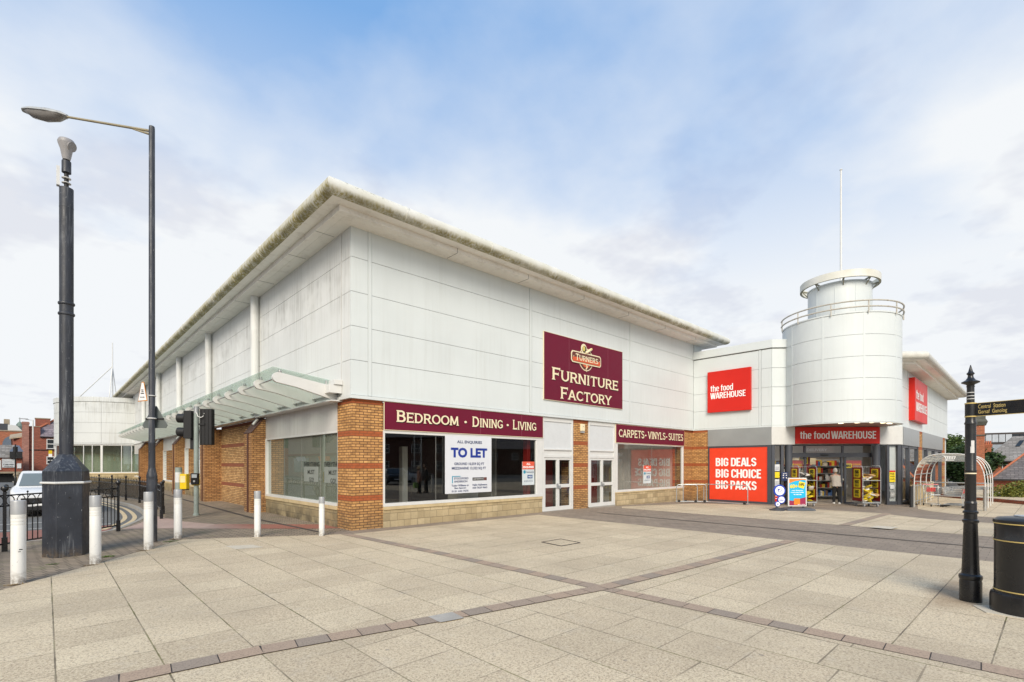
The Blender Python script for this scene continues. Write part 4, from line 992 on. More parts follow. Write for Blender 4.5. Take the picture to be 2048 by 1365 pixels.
MB().tube([(DC[0]+.06, DC[1]-.06, 10.1), (DC[0]+.06, DC[1]-.06, 15.85)], .05, 10, r2=.035).lathe(DC[0]+.06, DC[1]-.06, [(.02, 15.83), (.06, 15.85), (.06, 15.88), (.0, 15.93)], 10).out('flagpole', PVC, tw, smooth=True)
# fascias
MB().box(19.44, 19.56, -4.07, -.90, 2.74, 3.615).out('fascia', FASC, fo)
for q0, q1 in ((-.06, 1.05), (5.06, 6.14)): dbox(MB(), q0, q1, 0, .13, 2.76, 3.615).out('fascia', FASCW, fo)
for q0, q1 in ((23.97, 26.1), (26.12, 28.72), (29.82, 38.6)): MB().box(q0, q1, -8.46, -8.33, 2.74, 3.615).out('fascia', FASC, fo)
for a, b in ((28.75, 29.8), (38.65, 39.9)): MB().box(a, b, -8.44, -7.8, -.4, 3.61).out('brick_pier', BR_Y, fo)
MB().box(19.5, 20, -.93, .0, -.4, 3.615).out('brick_pier', BR_Y, fo)
# shopfront: red panel bay
m = MB(); X0 = 19.50
m.box(X0-.06, X0+.1, -.98, -.92, -.3, 2.73); m.box(X0-.06, X0+.1, -4.05, -3.87, -.3, 2.73); m.box(X0-.05, X0+.1, -3.86, -.98, 2.66, 2.73); m.box(X0-.05, X0+.1, -3.86, -.98, -.3, -.045)
sf = m.out('shopfront_frame', ANTH, fo)
MB().box(19.6, 20.0, -4.0, -.5, -.4, 3.6).out('backing_wall', INTD, sf)
bp = root('window_graphic', 'large bright red window panel reading BIG DEALS BIG CHOICE BIG PACKS', 'sign', (19.475, -.98, -.04), R(-90))
MB().box(0, 2.88, 0, .02, 0, 2.70).out('panel', pm('graphic_red', (.78, .055, .018), .35, var=.05), bp, local=True)
m = MB()
sans(m, 'BIG DEALS', .33, 2.38, 1.74, 2.17, -.004); sans(m, 'BIG CHOICE', .33, 2.62, 1.15, 1.59, -.004); sans(m, 'BIG PACKS', .33, 2.39, .56, 1.0, -.004)
m.out('lettering', WHITE, bp, local=True)
# entrance front
def dm(mb, s, w_, z0, z1, d=-.04, t=.12): return dbox(mb, s-w_/2, s+w_/2, d, d+t, z0, z1)
m = MB()
for s, w_ in ((.05, .14), (.48, .13), (5.50, .11), (6.02, .15)): dm(m, s, w_, -.3, 2.76)
dbox(m, .0, .85, -.04, .06, 2.70, 2.76); dbox(m, 5.2, 6.1, -.04, .06, 2.70, 2.76); dbox(m, .1, .48, -.04, .05, -.3, .0); dbox(m, 5.5, 6.0, -.04, .05, -.3, .02)
m.out('shopfront_frame', ANTH, fo)
m = MB(); D0 = -.35
dbox(m, .9, 4.95, D0-.1, D0+.08, 2.15, 2.36); dbox(m, .9, 4.95, D0-.06, D0+.04, 2.70, 2.76)
for s in (1.77, 3.60): dm(m, s, .085, 2.36, 2.70, D0-.04, .08)
for s in (1.80, 3.55, 3.72): dm(m, s, .10, -.2, 2.15, D0-.05, .08)
dbox(m, 1.0, 1.75, D0-.04, D0+.02, -.2, -.05); dbox(m, 3.76, 4.95, D0-.04, D0+.02, -.2, -.05)
drs = m.out('sliding_door', ANTH, fo)
m = MB()
for a, b in ((1.0, 1.75), (3.77, 4.9)): MB().poly([(*dg(a, D0), -.05), (*dg(b, D0), -.05), (*dg(b, D0), 2.15), (*dg(a, D0), 2.15)]).out('glass', GLASSF, drs)
m.poly([(*dg(1.0, D0), 2.36), (*dg(4.9, D0), 2.36), (*dg(4.9, D0), 2.70), (*dg(1.0, D0), 2.70)]); m.out('glass', GLASSF, drs)
m = MB(); dbox(m, 2.5, 2.85, D0+.08, D0+.12, 2.22, 2.28); m.out('sensor', BLACKM, drs)
m = MB()
for a, b in ((.12, .42), (5.56, 5.95)): MB().poly([(*dg(a, .0), .0), (*dg(b, .0), .0), (*dg(b, .0), 2.70), (*dg(a, .0), 2.70)]).out('glass', GLASSF, sf)
for s in (.83, 4.99): m = MB(); c = dg(s, -.02); m.cyl(*c, -.3, 2.755, .165, 24); m.out('column', ANTH, fo, smooth=True)
# right wing shopfront
m = MB()
for x, w_ in ((24.0, .16), (25.9, .26), (28.6, .2), (29.95, .2), (32.0, .34), (35.2, .34), (38.3, .4)): m.box(x-w_/2, x+w_/2, -8.42, -8.28, -.3, 2.73)
m.box(23.9, 28.7, -8.40, -8.3, 2.62, 2.735); m.box(29.85, 38.6, -8.40, -8.3, 2.62, 2.735); m.box(24, 28.7, -8.41, -8.3, -.3, -.02); m.box(29.9, 38.6, -8.41, -8.3, -.3, .7)
w2 = m.out('shopfront_frame', ANTH, fo)
m = MB()
for a, b in ((24.08, 25.77), (26.03, 28.5), (30.05, 31.83), (32.17, 35.03), (35.37, 38.1)): MB().poly([(a, -8.34, -.02), (b, -8.34, -.02), (b, -8.34, 2.62), (a, -8.34, 2.62)]).out('glass', GLASSF, w2)
MB().box(24.6, 38.6, -7.75, -7.7, -.1, 3.5).out('interior_wall', INTW, fo)
m = MB()
for x in (30.3, 32.4, 33.6): MB().box(x, x+.9, -8.29, -8.27, .9, 2.5).out('window_poster', DYEL, fo)
# interior
m = MB(); m.prism([dg(0, -.15), dg(6.1, -.15), (24.2, -8.2), (38, -8.2), (38, 6), (20.2, 6), (20.2, -4)], -.2, -.125); m.out('floor', pm('shop_floor', (.28, .24, .20), .35, var=.1), fo)
m = MB(); m.prism([dg(0, -.4), dg(6.1, -.4), (24.4, -8), (38, -8), (38, 6), (20.2, 6), (20.2, -4)], 3.3, 3.36); m.out('ceiling', INTC, fo)
m = MB(); dbox(m, -5, 9.5, -7.2, -7.0, -.1, 3.3); m.out('interior_wall', INTW, fo)
lt = MB()
for s, d in ((1.6, -1.6), (3.4, -1.6), (1.6, -3.8), (3.6, -3.8), (5.2, -2.6)): dbox(lt, s, s+1.1, d-.25, d, 3.24, 3.28)
lt.out('ceiling_light', emis('shop_light', (1, .93, .82), 14.0), fo)
m = MB(); dbox(m, 1.9, 3.55, -2.55, -2.5, 1.78, 2.12); m.out('header_panel', CREAM, fo)
# shelving with goods behind the door
shelf = root('shelf_unit', 'tall supermarket shelving of mixed packets seen through the open doorway', 'shelving', (*dg(3.2, -3.4), -.12), R(-45))
m = MB()
for z in (.15, .6, 1.0, 1.4, 1.8): m.box(-2.6, 2.6, 0, .6, z, z+.03)
m.box(-2.6, 2.6, .6, .65, 0, 2.2); m.out('shelf_board', GALV, shelf, local=True)
GC = [pm('goods_%s' % n, c, .5) for n, c in (('red', (.45, .03, .02)), ('yellow', (.62, .45, .04)), ('cream', (.55, .50, .40)), ('brown', (.15, .08, .04)), ('blue', (.05, .12, .30)), ('white', (.62, .62, .60)), ('black', (.02, .02, .02)))]
m = MB()
for z in (.18, .63, 1.03, 1.43, 1.83):
    x = -2.55
    while x < 2.5:
        w_ = rs.uniform(.07, .18); m.cur = rs.randrange(7); m.box(x, x+w_*.92, rs.uniform(.02, .08), .5, z, z+rs.uniform(.16, .33)); x += w_
o = m.out('packets', GC, shelf, local=True); o['kind'] = 'stuff'
CART = pm('carton_print', (.36, .26, .06), .7, var=.2, scale=9.0, dirt=.5, dirtc=(.15, .13, .09))
CARTL = pm('carton_label', (.55, .50, .36), .6)
ca = root('carton', 'printed yellow brown carton in the stack just inside the doorway', 'carton', (*dg(1.75, -1.75), -.12), R(-45), 'cartons stacked inside the doorway')
MB().box(0, .40, 0, .4, 0, .17).out('box', CART, ca, local=True, bevel=.006); MB().disc(.12, -.001, .085, .055, -.004, 12).disc(.30, -.001, .085, .055, -.004, 12).out('printed_roundel', CARTL, ca, local=True)
for i in range(3):
    for k in range(7):
        if i or k: copy_tree(ca, (*dg(1.75+i*.41, -1.75), -.12+k*.172), R(-45))
# entrance signs
e1 = root('entrance_sign', 'wide red fascia sign reading the food WAREHOUSE above the supermarket entrance', 'sign', (*dg(1.06, .155), 2.80), R(-45))
MB().box(0, 3.99, 0, .14, 0, .795).out('sign_board', RED, e1, local=True)
m = MB(); sans(m, 'the food', .21, 1.62, .23, .60, -.004, .145); sans(m, 'WAREHOUSE', 1.69, 3.82, .23, .60, -.004, .155); m.out('lettering', WHITE, e1, local=True)
e2 = root('wall_sign', 'square red the food WAREHOUSE sign on the wall left of the drum tower', 'sign', (19.36, -.92, 4.52), R(-90))
MB().box(0, 2.19, 0, .15, 0, 2.13).out('sign_board', RED, e2, local=True)
m = MB(); sans(m, 'the food', .16, 1.35, 1.08, 1.41, -.004, .145); sans(m, 'WAREHOUSE', .16, 1.98, .70, 1.02, -.004, .155); m.out('lettering', WHITE, e2, local=True)
e3 = root('wall_sign', 'deep red box sign reading the food WAREHOUSE on the wing right of the drum tower', 'sign', (25.97, -8.63, 4.05), 0)
MB().box(0, 4.15, 0, .25, 0, 2.17).out('sign_board', RED, e3, local=True)
m = MB(); sans(m, 'the food', .35, 2.6, 1.11, 1.60, -.004, .145); sans(m, 'WAREHOUSE', .35, 3.8, .50, .97, -.004, .155); m.out('lettering', WHITE, e3, local=True)
dsg = root('hanging_sign', 'pale sign with DELIVERY lettering hung behind the door head glass', 'sign', (*dg(1.9, -.9), 2.42), R(-45))
MB().box(0, 1.55, 0, .02, 0, .30).out('sign_board', INTW, dsg, local=True); m = MB(); write(m, 'DELIVERY', .28, 1.30, .04, .17, -.004, .03); m.out('lettering', WHITE, dsg, local=True)
# notices in the entrance glass
def notice(s, z0, z1, w_, c, label, lines=3, d=.02, lc=None, text=None, x0=.0):
    r = root('window_notice', label, 'notice', (*dg(s, d), z0), R(-45)); h_ = z1-z0
    MB().box(0, w_, 0, .006, 0, h_).out('sheet', c, r, local=True)
    m = MB()
    if text: 
        for i, t in enumerate(text): write(m, t, w_*.15, w_*.85, h_*(.78-.27*i)-.02, h_*(.92-.27*i), -.004, .02)
    for i in range(lines if not text else 0): m.box(w_*.15, w_*.85, -.004, -.002, h_*(.2+.18*i), h_*(.25+.18*i))
    m.out('print', lc or NAVY, r, local=True); return r
NW = pm('notice_paper', (.62, .64, .66), .5)
notice(.14, 1.48, 1.80, .24, NW, 'white notice at the top of the narrow pane left of the entrance column'); notice(.14, 1.15, 1.43, .23, DYEL, 'yellow notice with a black cart mark left of the entrance', 0)
notice(.13, .76, 1.08, .23, NW, 'white notice under the yellow one left of the entrance'); notice(.14, -.02, .68, .22, RED, 'tall red poster at the foot of the narrow pane left of the entrance', 2, lc=WHITE)
nb = notice(.42, 1.0, 1.42, .32, NAVY, 'dark blue notice with white symbols fixed beside the round column', 0, .11)
m = MB()
for i in range(2):
    for j in range(2): m.disc(.09+.14*i, -.006, .15+.12*j, .03, -.009, 10)
m.box(.06, .26, -.008, -.005, .35, .37); m.out('print', WHITE, nb, local=True)
notice(5.58, .95, 1.42, .29, DYEL, 'yellow FREE poster on the white pane right of the entrance', 0, .02, BLACKM, ('FREE', 'WIFI', 'CAFE')); notice(5.58, 1.43, 1.50, .29, RED, 'thin red strip above the yellow poster right of the entrance', 0)
notice(5.63, .62, .80, .20, NW, 'small white notice under the yellow poster right of the entrance', 0); notice(5.63, .20, .56, .24, FASC, 'grey card notice low on the pane right of the entrance', 3, lc=WHITE)
m = MB(); dbox(m, 5.57, 5.94, -.12, -.06, -.1, 2.7); m.out('pane_backing', WPANEL, fo)
# hanging deal boards inside
for k, (s, d) in enumerate(((1.0, -.62), (3.85, -.62))):
    hb = root('deal_board', ('red topped BIG DEALS board behind the left cage', 'red topped BIG DEALS board behind the right cage')[k], 'sign', (*dg(s, d), 1.62), R(-45), 'deal boards inside the door glass')
    MB().box(0, .85, 0, .03, 0, .38).out('board', pm('deal_red', (.62, .05, .03), .5), hb, local=True); MB().box(.05, .38, -.006, -.001, .0, .22).out('yellow_panel', DYEL, hb, local=True)
    m = MB(); write(m, 'BIG', .10, .33, .05, .17, -.009, .05); m.out('lettering', BLACKM, hb, local=True); m = MB().box(.42, .80, -.006, -.002, .17, .2).box(.42, .80, -.006, -.002, .08, .12); m.out('print', DYEL, hb, local=True)
bd = root('hanging_sign', 'maroon banner with a yellow BIG DEALS square hung inside the open doorway', 'sign', (*dg(1.85, -.95), 1.62), R(-45))
MB().box(0, .52, 0, .02, 0, .62).out('banner', DRED, bd, local=True); MB().box(.0, .42, -.006, -.001, .2, .6).out('yellow_panel', DYEL, bd, local=True)
m = MB(); write(m, 'BIG', .03, .37, .42, .56, -.009, .05); write(m, 'DEALS', .03, .37, .26, .36, -.009, .04); m.out('lettering', BLACKM, bd, local=True)

# ---------------------------------------------------------------- roll cages with packets
def rrect(mb, x, z, w_, h_, r, y0, y1):
    P = []
    for cx, cz, a in ((x+w_-r, z+r, -90), (x+w_-r, z+h_-r, 0), (x+r, z+h_-r, 90), (x+r, z+r, 180)): P += [(cx+r*math.cos(R(a+t)), cz+r*math.sin(R(a+t))) for t in (0, 30, 60, 90)]
    mb.ext(P, 'y', y0, y1)
def roll_cage(loc, label, rz):
    r = root('roll_cage', label, 'roll cage', loc, rz, 'roll cages outside the supermarket door')
    f = MB(); WX, WY, ZB, ZT = .40, .36, .22, 1.88
    for sx in (-1, 1):
        f.tube([(sx*WX, -WY, ZB), (sx*WX, -WY, ZT-.1), (sx*WX, -WY+.1, ZT), (sx*WX, WY-.1, ZT), (sx*WX, WY, ZT-.1), (sx*WX, WY, ZB)], .016, 8)
        for k in range(1, 6): f.tube([(sx*WX, -WY+k*.12, ZB), (sx*WX, -WY+k*.12, ZT)], .005, 5)
        for z in (.5, .85, 1.2, 1.55): f.tube([(sx*WX, -WY, z), (sx*WX, WY, z)], .006, 5)
    for k in range(0, 8): f.tube([(-WX+.057+k*.098, WY, ZB), (-WX+.057+k*.098, WY, ZT-.04)], .005, 5)
    for z in (.5, .85, 1.2, 1.55, ZT-.04): f.tube([(-WX, WY, z), (WX, WY, z)], .008, 5)
    f.out('frame', GALV, r, local=True)
    MB().box(-.41, .41, -.37, .37, .17, .215).out('base', GALV, r, local=True, bevel=.008)
    MB().box(-.39, .39, -.35, .35, 1.20, 1.225).out('shelf', GALV, r, local=True)
    for sx in (-1, 1):
        for sy in (-1, 1):
            w_ = MB(); cx, cy = sx*.30, sy*.28; w_.tube([(cx-.02, cy, .065), (cx+.02, cy, .065)], .062, 16); w_.box(cx-.035, cx+.035, cy-.02, cy+.02, .10, .17)
            w_.out('castor', pm('castor_grey', (.3, .31, .33), .4) if False else CAST, r, local=True, smooth=True)
    for sx in (-1, 1):
        x = sx*.395 - (.012 if sx < 0 else -.0)
        p = MB().box(-.425 if sx < 0 else .38, -.418 if sx < 0 else .387, -.34, .34, .26, 1.80).out('side_panel', DRED, r, local=True)
        lab = MB(); tx = MB()
        for k in range(3):
            z = .42+k*.46; q = MB(); rrect(q, -.22, z, .44, .40, .04, -.003, .003)
            t = MB(); sans(t, 'BIG', -.15, .15, z+.18, z+.35, -.005, .2); sans(t, 'DEALS', -.15, .15, z+.05, z+.15, -.005, .17)
            M = Matrix.Translation((-.428, 0, 0)) @ Matrix.Rotation(R(-90), 4, 'Z') if sx < 0 else Matrix.Translation((.376, 0, 0)) @ Matrix.Rotation(R(-90), 4, 'Z')
            q.xf(M); t.xf(M); lab.add(q.v, q.f); tx.add(t.v, t.f)
        lab.out('yellow_label', DYEL, p, local=True); tx.out('lettering', BLACKM, p, local=True)
    return r
CAST = pm('castor_grey', (.3, .31, .33), .4)
GZ = -.15
CG = [((21.55, -7.45, GZ), -45, 'roll cage of packets with BIG DEALS side panels right of the doorway'), ((19.70, -5.38, GZ), -45, 'roll cage of packets half behind the poster board left of the doorway')]
for loc, rz, lb in CG: roll_cage(loc, lb, R(rz))
PK = [(pm('packet_yellow', (.75, .58, .04), .3, var=.25, scale=20.0, dirt=.4, dirtc=(.08, .06, .03)), 'yellow'), (pm('packet_white', (.66, .64, .60), .3, var=.2, scale=15.0, dirt=.5, dirtc=(.3, .06, .04)), 'white'), (pm('packet_black', (.03, .028, .03), .25, var=.3, dirt=.4, dirtc=(.4, .35, .1), scale=14.0), 'black'), (pm('packet_tan', (.48, .30, .14), .35, var=.3, scale=14.0), 'tan'), (pm('packet_grey', (.26, .26, .25), .3, dirt=.4, scale=12.0), 'grey')]
def packet_mesh(mt, w_, h_, t_):
    mb = MB(); N = 8; g = []
    for sgn in (1, -1):
        for j in range(N+1):
            for i in range(N+1):
                u, v = i/N*2-1, j/N*2-1; b = (1-u*u)*(1-v*v); wr_ = .008*math.sin(9*u+5*v)+.006*math.sin(14*v-7*u)
                g.append((u*w_/2*(1-.08*v*v), v*h_/2*(1-.05*u*u), sgn*(t_/2*b**.6+wr_*b)))
    fs = []
    for s_ in (0, 1):
        o_ = s_*(N+1)**2
        for j in range(N):
            for i in range(N): a = o_+j*(N+1)+i; fs.append((a, a+1, a+N+2, a+N+1) if s_ == 0 else (a, a+N+1, a+N+2, a+1))
    mb.add(g, fs); o = mb.out('snack_packet', mt, None, smooth=True); me = o.data; bpy.data.objects.remove(o); return me
PM = [(packet_mesh(mt, .24, .32, .10), nm) for mt, nm in PK]
rp = random.Random(11)
for ci, (loc, rz, lb) in enumerate(CG):
    for shelf_z, zs, cnt in ((1.245, 1, 16), (.24, 2, 30)):
        for k in range(cnt):
            if zs == 1: lx, ly, lz = rp.uniform(-.27, .27), rp.uniform(-.24, .22), shelf_z+.03+(k//5)*.085
            else: lx, ly, lz = rp.uniform(-.27, .27), rp.uniform(-.24, .22), shelf_z+.03+(k//4)*.095
            pool = (0, 1, 3, 0, 1, 3, 2) if (ci == 0 and zs == 1) else ((4, 4, 2, 1) if zs == 1 else (0, 0, 1, 2, 3, 1, 0))
            me, nm = PM[rp.choice(pool)]
            o = bpy.data.objects.new('snack_packet', me); col.objects.link(o)
            a = R(rz); o.location = (loc[0]+lx*math.cos(a)-ly*math.sin(a), loc[1]+lx*math.sin(a)+ly*math.cos(a), loc[2]+lz)
            o.rotation_euler = (rp.uniform(-.2, .8), rp.uniform(-.4, .4), rp.uniform(0, 6.28))
            where = ('on the upper shelf', 'piled on the base')[zs-1]; side = ('right', 'left')[ci]
            tag(o, '%s snack packet %s of the %s roll cage' % (nm, where, side), 'packet', '%s packets %s of the %s cage' % (nm, where, side))
# ---------------------------------------------------------------- bollards
def bollard(x, y, h, r, label):
    r = r/{1.27: 1.41, 1.25: 1.31, 1.23: 1.24, 1.20: 1.21, 1.15: 1.125, .99: 1.07}.get(h, 1.2)
    b = root('bollard', label, 'bollard', (x, y, 0), 0, 'white bollards along the edge of the square')
    k = h
    MB().lathe(0, 0, [(r, -.05), (r, h*.70), (r*.985, h*.703), (r*.985, h*.708), (r, h*.711), (r, h*.735), (r*.985, h*.738), (r*.985, h*.743), (r, h*.746), (r, h*.775), (r*.985, h*.778), (r*.985, h*.783), (r, h*.786), (r, h*.835)], 28).out('post', BOLW, b, local=True, smooth=True)
    MB().lathe(0, 0, [(r*1.03, h*.836), (r*1.03, h*.985), (r*.97, h), (0, h*1.003)], 28).out('reflector_cap', BOLG, b, local=True, smooth=True)
    return b
for x, y, h, r, lb in ((-6.40, -2.09, 1.27, .124, 'white bollard with black scuff marks, nearest the black post of the guard railing'), (-5.43, -.98, 1.25, .112, 'white bollard standing against the right side of the wide dark pole base'), (-4.49, .23, 1.23, .106, 'white bollard in front of the tall lamp post'), (-3.73, 1.64, 1.20, .104, 'white bollard in front of the yellow box and grey stub post'), (-2.23, .56, 1.15, .085, 'white bollard in front of the projecting brick pier'), (-.99, -.38, .99, .073, 'smallest white bollard, in front of the first street window')):
    q = bollard(x, y, h, r, lb)
    if x < -6: MB().box(.01, .05, -.1255, -.1235, .52, .535).box(.0, .03, -.1262, -.1240, .49, .50).out('scuff', BLACKM, q, local=True)

# ---------------------------------------------------------------- camera mast with wide base
cx, cy = -5.79, .62
mt = root('camera_mast', 'thick dark blue grey pole on a wide faceted cabinet base with a camera on top', 'pole', (cx, cy, 0))
hx = [(.455*math.cos(R(a)), .455*math.sin(R(a))) for a in range(-43-70, 247, 60)]
hx = [(.365*math.cos(R(a-43.3)), .46*math.sin(R(a-43.3))) for a in (-73, -8, 52, 112, 172, 232)]
m = MB().prism(hx, -.05, 1.69)
m.out('base_cabinet', DKBLUE, mt, local=True, bevel=.012)
m = MB(); top = [(.118*math.cos(R(a-43.3)), .118*math.sin(R(a-43.3))) for a in (-73, -8, 52, 112, 172, 232)]
m.loft([[(*p, 1.69) for p in hx], [(*p, 2.03) for p in top]]); m.out('base_hood', DKBLUE, mt, local=True)
m = MB(); m.tube([(p[0]*1.03, p[1]*1.03, 1.46) for p in hx], .024, 8, closed=True); m.out('band', PVC, mt, local=True)
a_, b_ = Vector(hx[0]), Vector(hx[1]); nn = Vector((b_.y-a_.y, a_.x-b_.x)).normalized()
m = MB(); p0 = a_.lerp(b_, .08)+nn*.004; p1 = a_.lerp(b_, .94)+nn*.004
m.prism([tuple(p0), tuple(p1), tuple(p1-nn*.02), tuple(p0-nn*.02)], .08, 1.26); m.out('access_door', DKBLUE, mt, local=True)
m = MB(); pc = a_.lerp(b_, .5)+nn*.008; m.prism([(pc.x-.012, pc.y), (pc.x+.012, pc.y), (pc.x+.012, pc.y-.01), (pc.x-.012, pc.y-.01)], 1.16, 1.185); m.out('lock', BLACKM, mt, local=True)
m = MB().cyl(0, 0, 1.9, 7.4, .112, 28); m.lathe(0, 0, [(.113, 7.0), (.115, 7.01), (.113, 7.02)], 28)
m.out('pole', DKBLUE, mt, local=True, smooth=True)
for z in (4.86, 5.07): MB().lathe(0, 0, [(.112, z-.035), (.130, z-.02), (.134, z), (.130, z+.02), (.112, z+.035)], 28).out('collar', DKBLUE, mt, local=True, smooth=True)
MB().cyl(0, 0, 7.4, 7.98, .037, 14).out('top_tube', BLACKM, mt, local=True, smooth=True)
MB().cyl(0, 0, 7.72, 7.95, .075, 20).out('junction_collar', DKBLUE, mt, local=True, smooth=True)
m = MB(); m.box(-.15, -.10, -.05, .06, 7.42, 7.80); m.out('aerial_panel', PVC, mt, local=True)
for z in (7.50, 7.60): MB().lathe(0, 0, [(.052, z), (.075, z+.004), (.075, z+.014), (.052, z+.018)], 16).out('clip', PVC, mt, local=True)
MB().lathe(0, 0, [(.060, 7.98), (.072, 8.03), (.098, 8.18), (.135, 8.29), (.142, 8.33), (.12, 8.38), (.06, 8.40), (0, 8.405)], 24).out('camera_housing', pm('housing_grey', (.30, .29, .29), .45, dirt=.4), mt, local=True, smooth=True)
rr = Vector((math.sin(VA), -math.cos(VA), 0))
MB().tube([(0, 0, 8.29), tuple(rr*.12+Vector((0, 0, 8.24)))], .07, 14, r2=.095).out('camera_lens_hood', pm('hood_grey', (.26, .25, .25), .5), mt, local=True, smooth=True)

# ---------------------------------------------------------------- lamp post
lp = root('street_lamp', 'tall grey lamp post with flaking paint and one long arm', 'street lamp', (-4.28, 1.42, 0))
MB().lathe(0, 0, [(.106, -.05), (.106, 1.45), (.104, 1.50), (.108, 1.51), (.108, 1.55), (.073, 1.72), (.071, 1.74)], 24).out('base', LAMPP, lp, local=True, smooth=True)
MB().lathe(0, 0, [(.070, 1.7), (.067, 2.3), (.071, 2.31), (.071, 2.34), (.065, 2.36), (.060, 9.72), (.055, 9.76), (0, 9.79)], 20).out('shaft', LAMPP, lp, local=True, smooth=True)
e_ = -rr; RUSTA = pm('arm_weathered', (.30, .26, .17), .6, dirt=.5)
MB().tube([tuple(e_*.05+Vector((0, 0, 9.66))), tuple(e_*2.0+Vector((0, 0, 9.99)))], .030, 10, r2=.026).out('arm', RUSTA, lp, local=True, smooth=True)
m = MB().tube([tuple(e_*.04+Vector((0, 0, 9.58))), tuple(e_*.45+Vector((0, 0, 9.70)))], .03, 8, r2=.012); m.out('gusset', RUSTA, lp, local=True)
# cobra-head lantern
def lan_sec(t, w_, zt, zb): 
    c = e_*(t+.10)+Vector((0, 0, 10.0+.11*(t-1.9))); v_ = Vector((-e_.y, e_.x, 0)); out = []
    for a in range(0, 360, 30): out.append(tuple(c+v_*w_*math.cos(R(a))+Vector((0, 0, (zt if a < 180 else zb)*math.sin(R(a))))))
    return out
m = MB().loft([lan_sec(1.88, .05, .04, .03), lan_sec(2.0, .12, .09, .01), lan_sec(2.3, .17, .12, .01), lan_sec(2.65, .17, .11, .01), lan_sec(2.86, .12, .08, .01), lan_sec(2.93, .03, .03, .01)]); m.out('lantern_body', pm('lantern_grey', (.40, .41, .40), .5, dirt=.5), lp, local=True, smooth=True)
m = MB().loft([lan_sec(1.98, .10, .0, .02), lan_sec(2.12, .14, .0, .13), lan_sec(2.4, .15, .0, .17), lan_sec(2.7, .14, .0, .12), lan_sec(2.84, .08, .0, .02)]); m.out('lantern_bowl', pm('lantern_bowl', (.24, .23, .22), .2), lp, local=True, smooth=True)
# warning plate and the back of a triangular sign on the post
wp = root('warning_plate', 'small tapered white plate with an orange edge clamped high on the lamp post', 'sign', (-4.28, 1.42, 3.3), R(-43.3))
MB().ext([(-.24, -.02), (-.02, .0), (-.10, .44), (-.15, .44)], 'y', -.12, -.105).out('plate', ORANGE2 if False else pm('plate_orange', (.70, .28, .04), .5), wp, local=True)
MB().ext([(-.225, .0), (-.035, .018), (-.105, .42), (-.145, .42)], 'y', -.126, -.121).out('plate_face', WHITE, wp, local=True)
m = MB(); m.box(-.165, -.09, -.130, -.127, .16, .18).box(-.15, -.10, -.130, -.127, .20, .22).box(-.155, -.105, -.130, -.127, .24, .26); m.out('print', BLACKM, wp, local=True)
m = MB(); write(m, 'DANGER', -.18, -.075, .07, .095, -.13, .03); m.out('lettering', BLACKM, wp, local=True)
MB().tube([(.078*math.cos(R(a)), .078*math.sin(R(a)), .13) for a in range(0, 360, 20)], .012, 6, closed=True).out('clamp', PVC, wp, local=True)
ts = root('triangular_sign', 'grey back of a triangular road sign strapped to the lamp post', 'sign', (-4.28, 1.42, 2.78), R(-43.3))
tri = [(-.30, -.03), (-.26, -.10), (.26, -.10), (.30, -.03), (.04, .42), (-.04, .42)]
MB().ext(tri, 'y', .10, .115).out('plate', pm('sign_back', (.15, .17, .165), .4, .3), ts, local=True, bevel=.004)
m = MB().box(-.22, .22, .085, .10, .10, .135); m.out('rail', BLACKM, ts, local=True)
MB().tube([(.078*math.cos(R(a)), .078*math.sin(R(a)), .12) for a in range(0, 360, 20)], .016, 6, closed=True).out('clamp', PVC, ts, local=True)

# ---------------------------------------------------------------- guard railings
def railing(pts, label, H=1.12, ball=.055, rings=True, post_every=None):
    base = pts[0]; r = root('guard_railing', label, 'railing', (*base, 0)); P = [Vector((p[0]-base[0], p[1]-base[1])) for p in pts]
    for p in P:
        q = MB().box(p.x-.028, p.x+.028, p.y-.028, p.y+.028, -.05, H-.02).box(p.x-.045, p.x+.045, p.y-.045, p.y+.045, -.05, .30).out('post', BLACK, r, local=True, bevel=.006)
        MB().lathe(p.x, p.y, [(.02, H-.03), (.03, H), (ball, H+.035), (ball*1.05, H+.06), (ball*.8, H+.10), (0, H+.125)], 14).out('ball_finial', BLACK, q, local=True, smooth=True)
    m = MB(); rg = MB(); fin = MB()
    for a, b in zip(P[:-1], P[1:]):
        L = (b-a).length; d = (b-a).normalized()
        def pt(t, z): c = a+d*t; return (c.x, c.y, z)
        for z, h in ((.16, .018), (H-.31, .016), (H-.09, .016)): m.tube([pt(.03, z), pt(L-.03, z)], h, 4)
        n = max(2, round(L/.125)); st = L/n
        for k in range(1, n):
            m.tube([pt(k*st, .16), pt(k*st, H-.31)], .0115, 6)
        if rings:
            nr = max(1, round(L/.235)); st = L/nr
            for k in range(nr):
                rg.tube([pt((k+.5)*st+.088*math.cos(R(t)), H-.20+.098*math.sin(R(t))) for t in range(0, 360, 24)], .009, 5, closed=True)
                if k % 2 == 0: fin.tube([pt(k*st+.03, H-.31), pt(k*st+.03, H-.04)], .009, 6); fin.lathe(*pt(k*st+.03, 0)[:2], [(.01, H-.05), (.022, H-.03), (.0, H-.005)], 8)
    m.out('rails_and_bars', BLACK, r, local=True); 
    if rings: rg.out('ring_frieze', BLACK, r, local=True, smooth=True); fin.out('spear_bars', BLACK, r, local=True)
    return r
railing([(-10.8, -2.9), (-8.8, -.55), (-6.72, 1.95), (-4.66, 4.30)], 'black guard railing with ring frieze in front of the white car', 1.26, .062)
railing([(-3.30, 7.1), (-2.98, 9.0), (-2.86, 11.4), (-2.84, 13.6), (-2.92, 15.8), (-3.2, 18.2), (-3.55, 20.8), (-3.9, 23.6), (-4.5, 27)], 'black guard railing following the far side of the kerb bend behind the lamp post', 1.12, .05)

